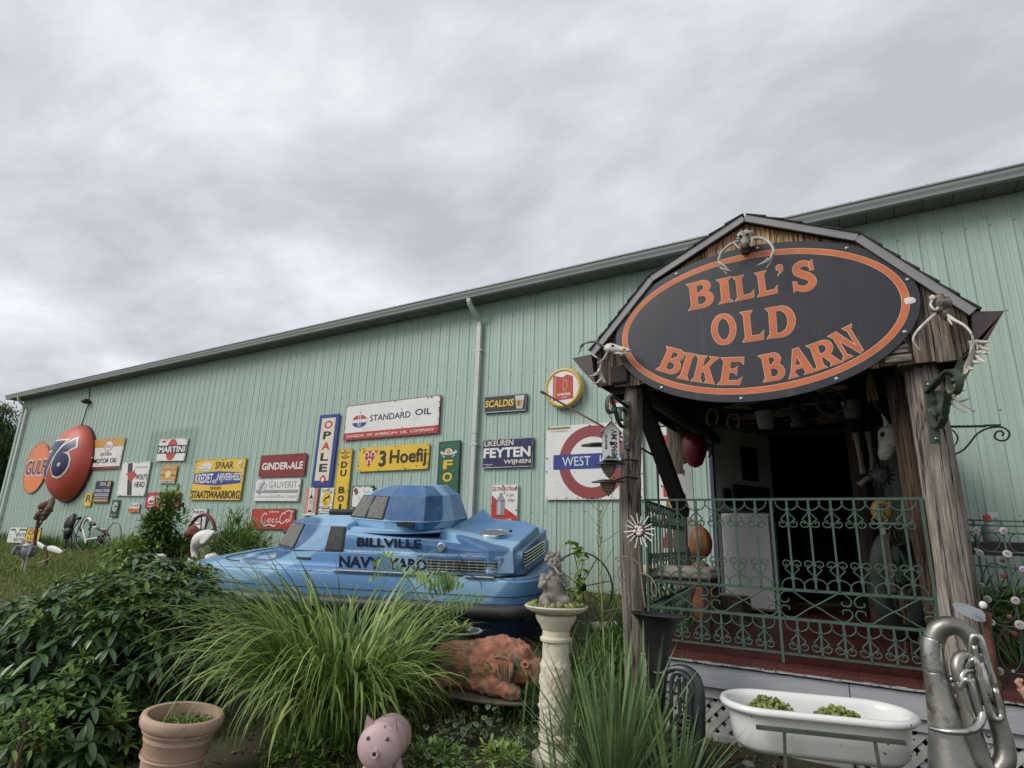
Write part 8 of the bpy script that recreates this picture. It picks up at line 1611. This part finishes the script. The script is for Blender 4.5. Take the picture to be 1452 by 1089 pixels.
# tree of heaven sapling: feathered compound leaves
t = thing('feather_leaf_sapling', 'sapling with long feathered leaves in front of the boat lettering', 'sapling', bp_(600, 1000, 3.55))
def compound(l, n, ll, lw, m, sag=.5):
    P = smoothpts(pts_at(l), 6); G().tube(P, [.0035 - .0025 * i / (len(P) - 1) for i in range(len(P))], 5).build('leaf_stalk', M_STEM, t, world=True); g = G(); N_ = len(P)
    for k in range(n):
        q = .18 + .8 * k / n; i = min(N_ - 2, int(q * (N_ - 1))); p = P[i].lerp(P[i + 1], q * (N_ - 1) - i); tn = (P[i + 1] - P[i]).normalized(); sd = tn.cross(V((.1, -.9, .5))).normalized(); e = math.sin(math.pi * (.22 + .72 * k / n))
        for s in (-1, 1): leaf(g, p, sd * s + tn * .45 + V((0, 0, -sag * .5)), ll * e * U(.9, 1.1), lw * U(.85, 1.1), sag * .4, 3, .12)
    g.build('leaflets', m, t, smooth=True, world=True)
y = 3.55
G().tube(smoothpts([V(bp_(600, 1000, 3.55)), at(606, 930, y), at(600, 870, y), at(585, 830, y + .05), at(560, 800, y + .05)], 4), [.012 - .0005 * k for k in range(17)], 7).build('stem', M_STEM, t, world=True, smooth=True)
for l, n in (([(598, 890, y), (625, 868, y), (655, 852, y - .05), (690, 844, y - .1)], 12), ([(590, 835, y), (615, 818, y - .05), (635, 812, y - .08), (655, 820, y - .08)], 9), ([(560, 800, y), (552, 792, y), (540, 790, y - .02), (526, 800, y - .05)], 7), ([(580, 820, y), (562, 806, y), (540, 808, y), (520, 822, y)], 8), ([(600, 850, y), (620, 830, y), (640, 822, y), (662, 830, y - .05)], 10), ([(602, 900, y), (580, 870, y), (556, 868, y), (536, 880, y)], 9), ([(575, 800, y), (590, 806, y), (606, 812, y), (622, 825, y - .05)], 7)):
    compound(l, n, .095, .026, LM_BU if n > 8 else LM_BL)
# rosette in the black bowl, weeds in the clay pot
c = at(646, 897, 4.0); t = thing('hosta_rosette', 'small yellow green variegated plant in the black planter bowl', 'plant', (c.x, c.y, c.z - .02)); g = G()
for k in range(44): a = U(0, 6.28); leaf(g, V((.03 * math.cos(a), .03 * math.sin(a), 0)), (math.cos(a), math.sin(a), U(.5, 2.6)), U(.10, .18), .042, U(.1, .5), 4, .2)
g.build('leaves', leafmat('rosette_leaf', (.18, .26, .04), (.55, .58, .22), .5, .2), t, smooth=True, kind='stuff')
c = WM['terracotta_pot'] @ V((0, 0, .37)); t = thing('pot_weed', 'dark mossy green weed in the terracotta pot', 'plant', c); g = G()
for k in range(800): a = U(0, 6.28); r = .15 * math.sqrt(U(0, 1)); leaf(g, V((r * math.cos(a) + .02, r * math.sin(a), U(-.02, .06) * (1 - r * 4))), sph() + V((0, 0, .8)), U(.015, .045), .010, .3, 2, .1)
g.build('foliage', LM_BU, t, smooth=True, kind='stuff')
# pale stalk, wire wheel with vine, cane on the post
y = 4.3; t = thing('mullein_stalk', 'tall pale green bare stalk left of the porch post', 'plant', bp_(862, 985, y))
P = smoothpts([V(bp_(862, 985, y))] + pts_at([(858, 930, y), (855, 880, y), (853, 830, y), (852, 780, y), (849, 740, y), (850, 715, y)]), 4); G().tube(P, [.0095 - .0003 * k for k in range(len(P))], 7).build('stalk', mat('stalk_pale', (.30, .33, .10), .6, var=.25), t, world=True, smooth=True)
for k in range(22):
    p = P[6 + k % 18]; d = sph(); d.z = abs(d.z) * .6 + .2; d.y *= .3; G().tube(smoothpts([p, p + d * U(.06, .14), p + d * U(.16, .3) + V((0, 0, U(-.02, .05)))], 3), .0024, 4).build('twig', M_STEM, t, world=True)
g = G()
for k in range(70): p = P[rnd.randrange(8, len(P))] + sph() * .02; leaf(g, p, sph(), U(.01, .03), .008, .2, 2, 0)
g.build('bracts', LM_BL, t, world=True, kind='stuff')
y = 5.6; c = at(824, 832, y); t = thing('wire_wheel', 'thin black iron garden wheel standing by the wall behind the pedestal', 'wheel', (c.x, y, gzn(c.x, y)))
rW = .33; G().tube([c + V((rW * math.cos(2 * math.pi * k / 36), 0, rW * math.sin(2 * math.pi * k / 36))) for k in range(36)], .009, 6, closed=True).build('rim', M_BLK2, t, world=True, smooth=True)
for k in range(8): a = 2 * math.pi * (k + .3) / 8; G().tube([c, c + V((rW * math.cos(a), 0, rW * math.sin(a)))], .005, 5).build('spoke', M_BLK2, t, world=True)
G().lathe([(.03, -.03), (.05, -.02), (.05, .02), (.03, .03)], 12, Matrix.Translation(c) @ RX).build('hub', M_BLK2, t, world=True, smooth=True); G().tube([c + V((.1, 0, -rW)), V((c.x + .1, y, gzn(c.x, y) - .05))], .012, 6).build('stake', M_BLK2, t, world=True)
t = thing('climbing_vine', 'small vine with heart leaves climbing over the black garden wheel', 'vine', (c.x - .1, y - .1, gzn(c.x, y)))
P = smoothpts([V((c.x - .1, y - .1, gzn(c.x, y)))] + pts_at([(820, 850, y - .1), (822, 820, y - .1), (826, 795, y - .1), (818, 775, y - .1), (805, 768, y - .1)]), 4); G().tube(P, .004, 5).build('stem', M_STEMB, t, world=True); g = G()
for k in range(34): p = P[rnd.randrange(4, len(P))]; leaf(g, p, sph() + V((0, -.6, 0)), U(.07, .12), .075, .4, 4, .12)
g.build('leaves', LM_BL, t, world=True, smooth=True, kind='stuff')
y = 3.93; t = thing('dry_cane', 'pale dry cane looping down the left log post', 'cane', at(915, 862, y))
for l, r in (([(915, 862, y), (911, 830, y), (908, 800, y), (906, 775, y)], .006), ([(880, 800, y), (876, 812, y), (880, 824, y), (888, 818, y), (886, 800, y), (872, 792, y), (884, 789, y), (897, 792, y), (906, 800, y)], .004), ([(908, 812, y - .03), (922, 818, y - .06), (930, 832, y - .08), (930, 846, y - .08), (924, 838, y - .06), (925, 824, y - .05)], .004)): G().tube(smoothpts(pts_at(l), 5), r, 6).build('cane_loop', mat('cane', (.20, .16, .11), .8, var=.3), t, world=True, smooth=True)
# stones under the wall and by the porch
for k, (px, py, yy, r) in enumerate(((848, 858, 6.2, .10), (868, 862, 6.2, .12), (884, 860, 6.1, .08), (1062, 1083, 3.75, .035))):
    c = at(px, py, yy); g = G(); g.blob((c.x, c.y, gzn(c.x, c.y) + r * .3), (r, r * .7, r * .5), 10, 7, .5, 3, seed=k)
    solo(g, 'stone', mat('stone_grey', (.38, .35, .33), .85, var=.3, bump=.5), ('pinkish stone at the foot of the wall behind the pedestal, left one', 'largest grey stone at the foot of the wall beside the left post', 'grey stone touching the left log post at the wall', 'small white stone on the soil under the bathtub')[k], 'stone', 'stones on the ground', smooth=True)
# trees beyond the far end
def tree(x, y, h, r, label, sd):
    rr = random.Random(sd); z0 = gz(x, y) - .3; t = thing('deciduous_tree', label, 'tree', (x, y, z0), group='trees beyond the far end of the shed'); z0t = z0
    G().tube([(0, 0, 0), (.1, .1, h * .3), (0, .2, h * .6), (.1, 0, h * .9)], [.22, .17, .12, .04], 8).build('trunk', M_STEMB, t, smooth=True)
    for k in range(6): a = rr.uniform(0, 6.28); zz = h * rr.uniform(.3, .6); G().tube([(0, .1, zz), (r * .4 * math.cos(a), r * .4 * math.sin(a), zz + h * .12), (r * .75 * math.cos(a), r * .75 * math.sin(a), zz + h * .22)], [.09, .06, .02], 6).build('limb', M_STEMB, t, smooth=True)
    g = G(); cl = []
    for k in range(46):
        d = sph(); cl.append((V((d.x * r * rr.uniform(.3, .9), d.y * r * rr.uniform(.3, .9), h * .60 + d.z * h * .36)), rr.uniform(.45, .9)))
    for k in range(9000):
        c, s = cl[rnd.randrange(len(cl))]; p = c + sph() * s * (U(.5, 1)) ; leaf(g, p, sph() + V((0, 0, -.2)), U(.26, .42), .22, .2, 1, 0)
    g.build('crown', LM_TR, t, world=False, kind='stuff')
tree(-34.0, 9.9, 5.6, 2.2, 'tree with its crown cut by the left edge of the photo', 1); tree(-38.5, 12.2, 4.8, 1.8, 'dense dark tree touching the left corner of the shed', 2); tree(-46, 13.4, 6.6, 2.6, 'taller tree behind the others at the left edge', 3); tree(-55, 15.6, 6.5, 3, 'farthest tree seen over the hill at the left', 4)
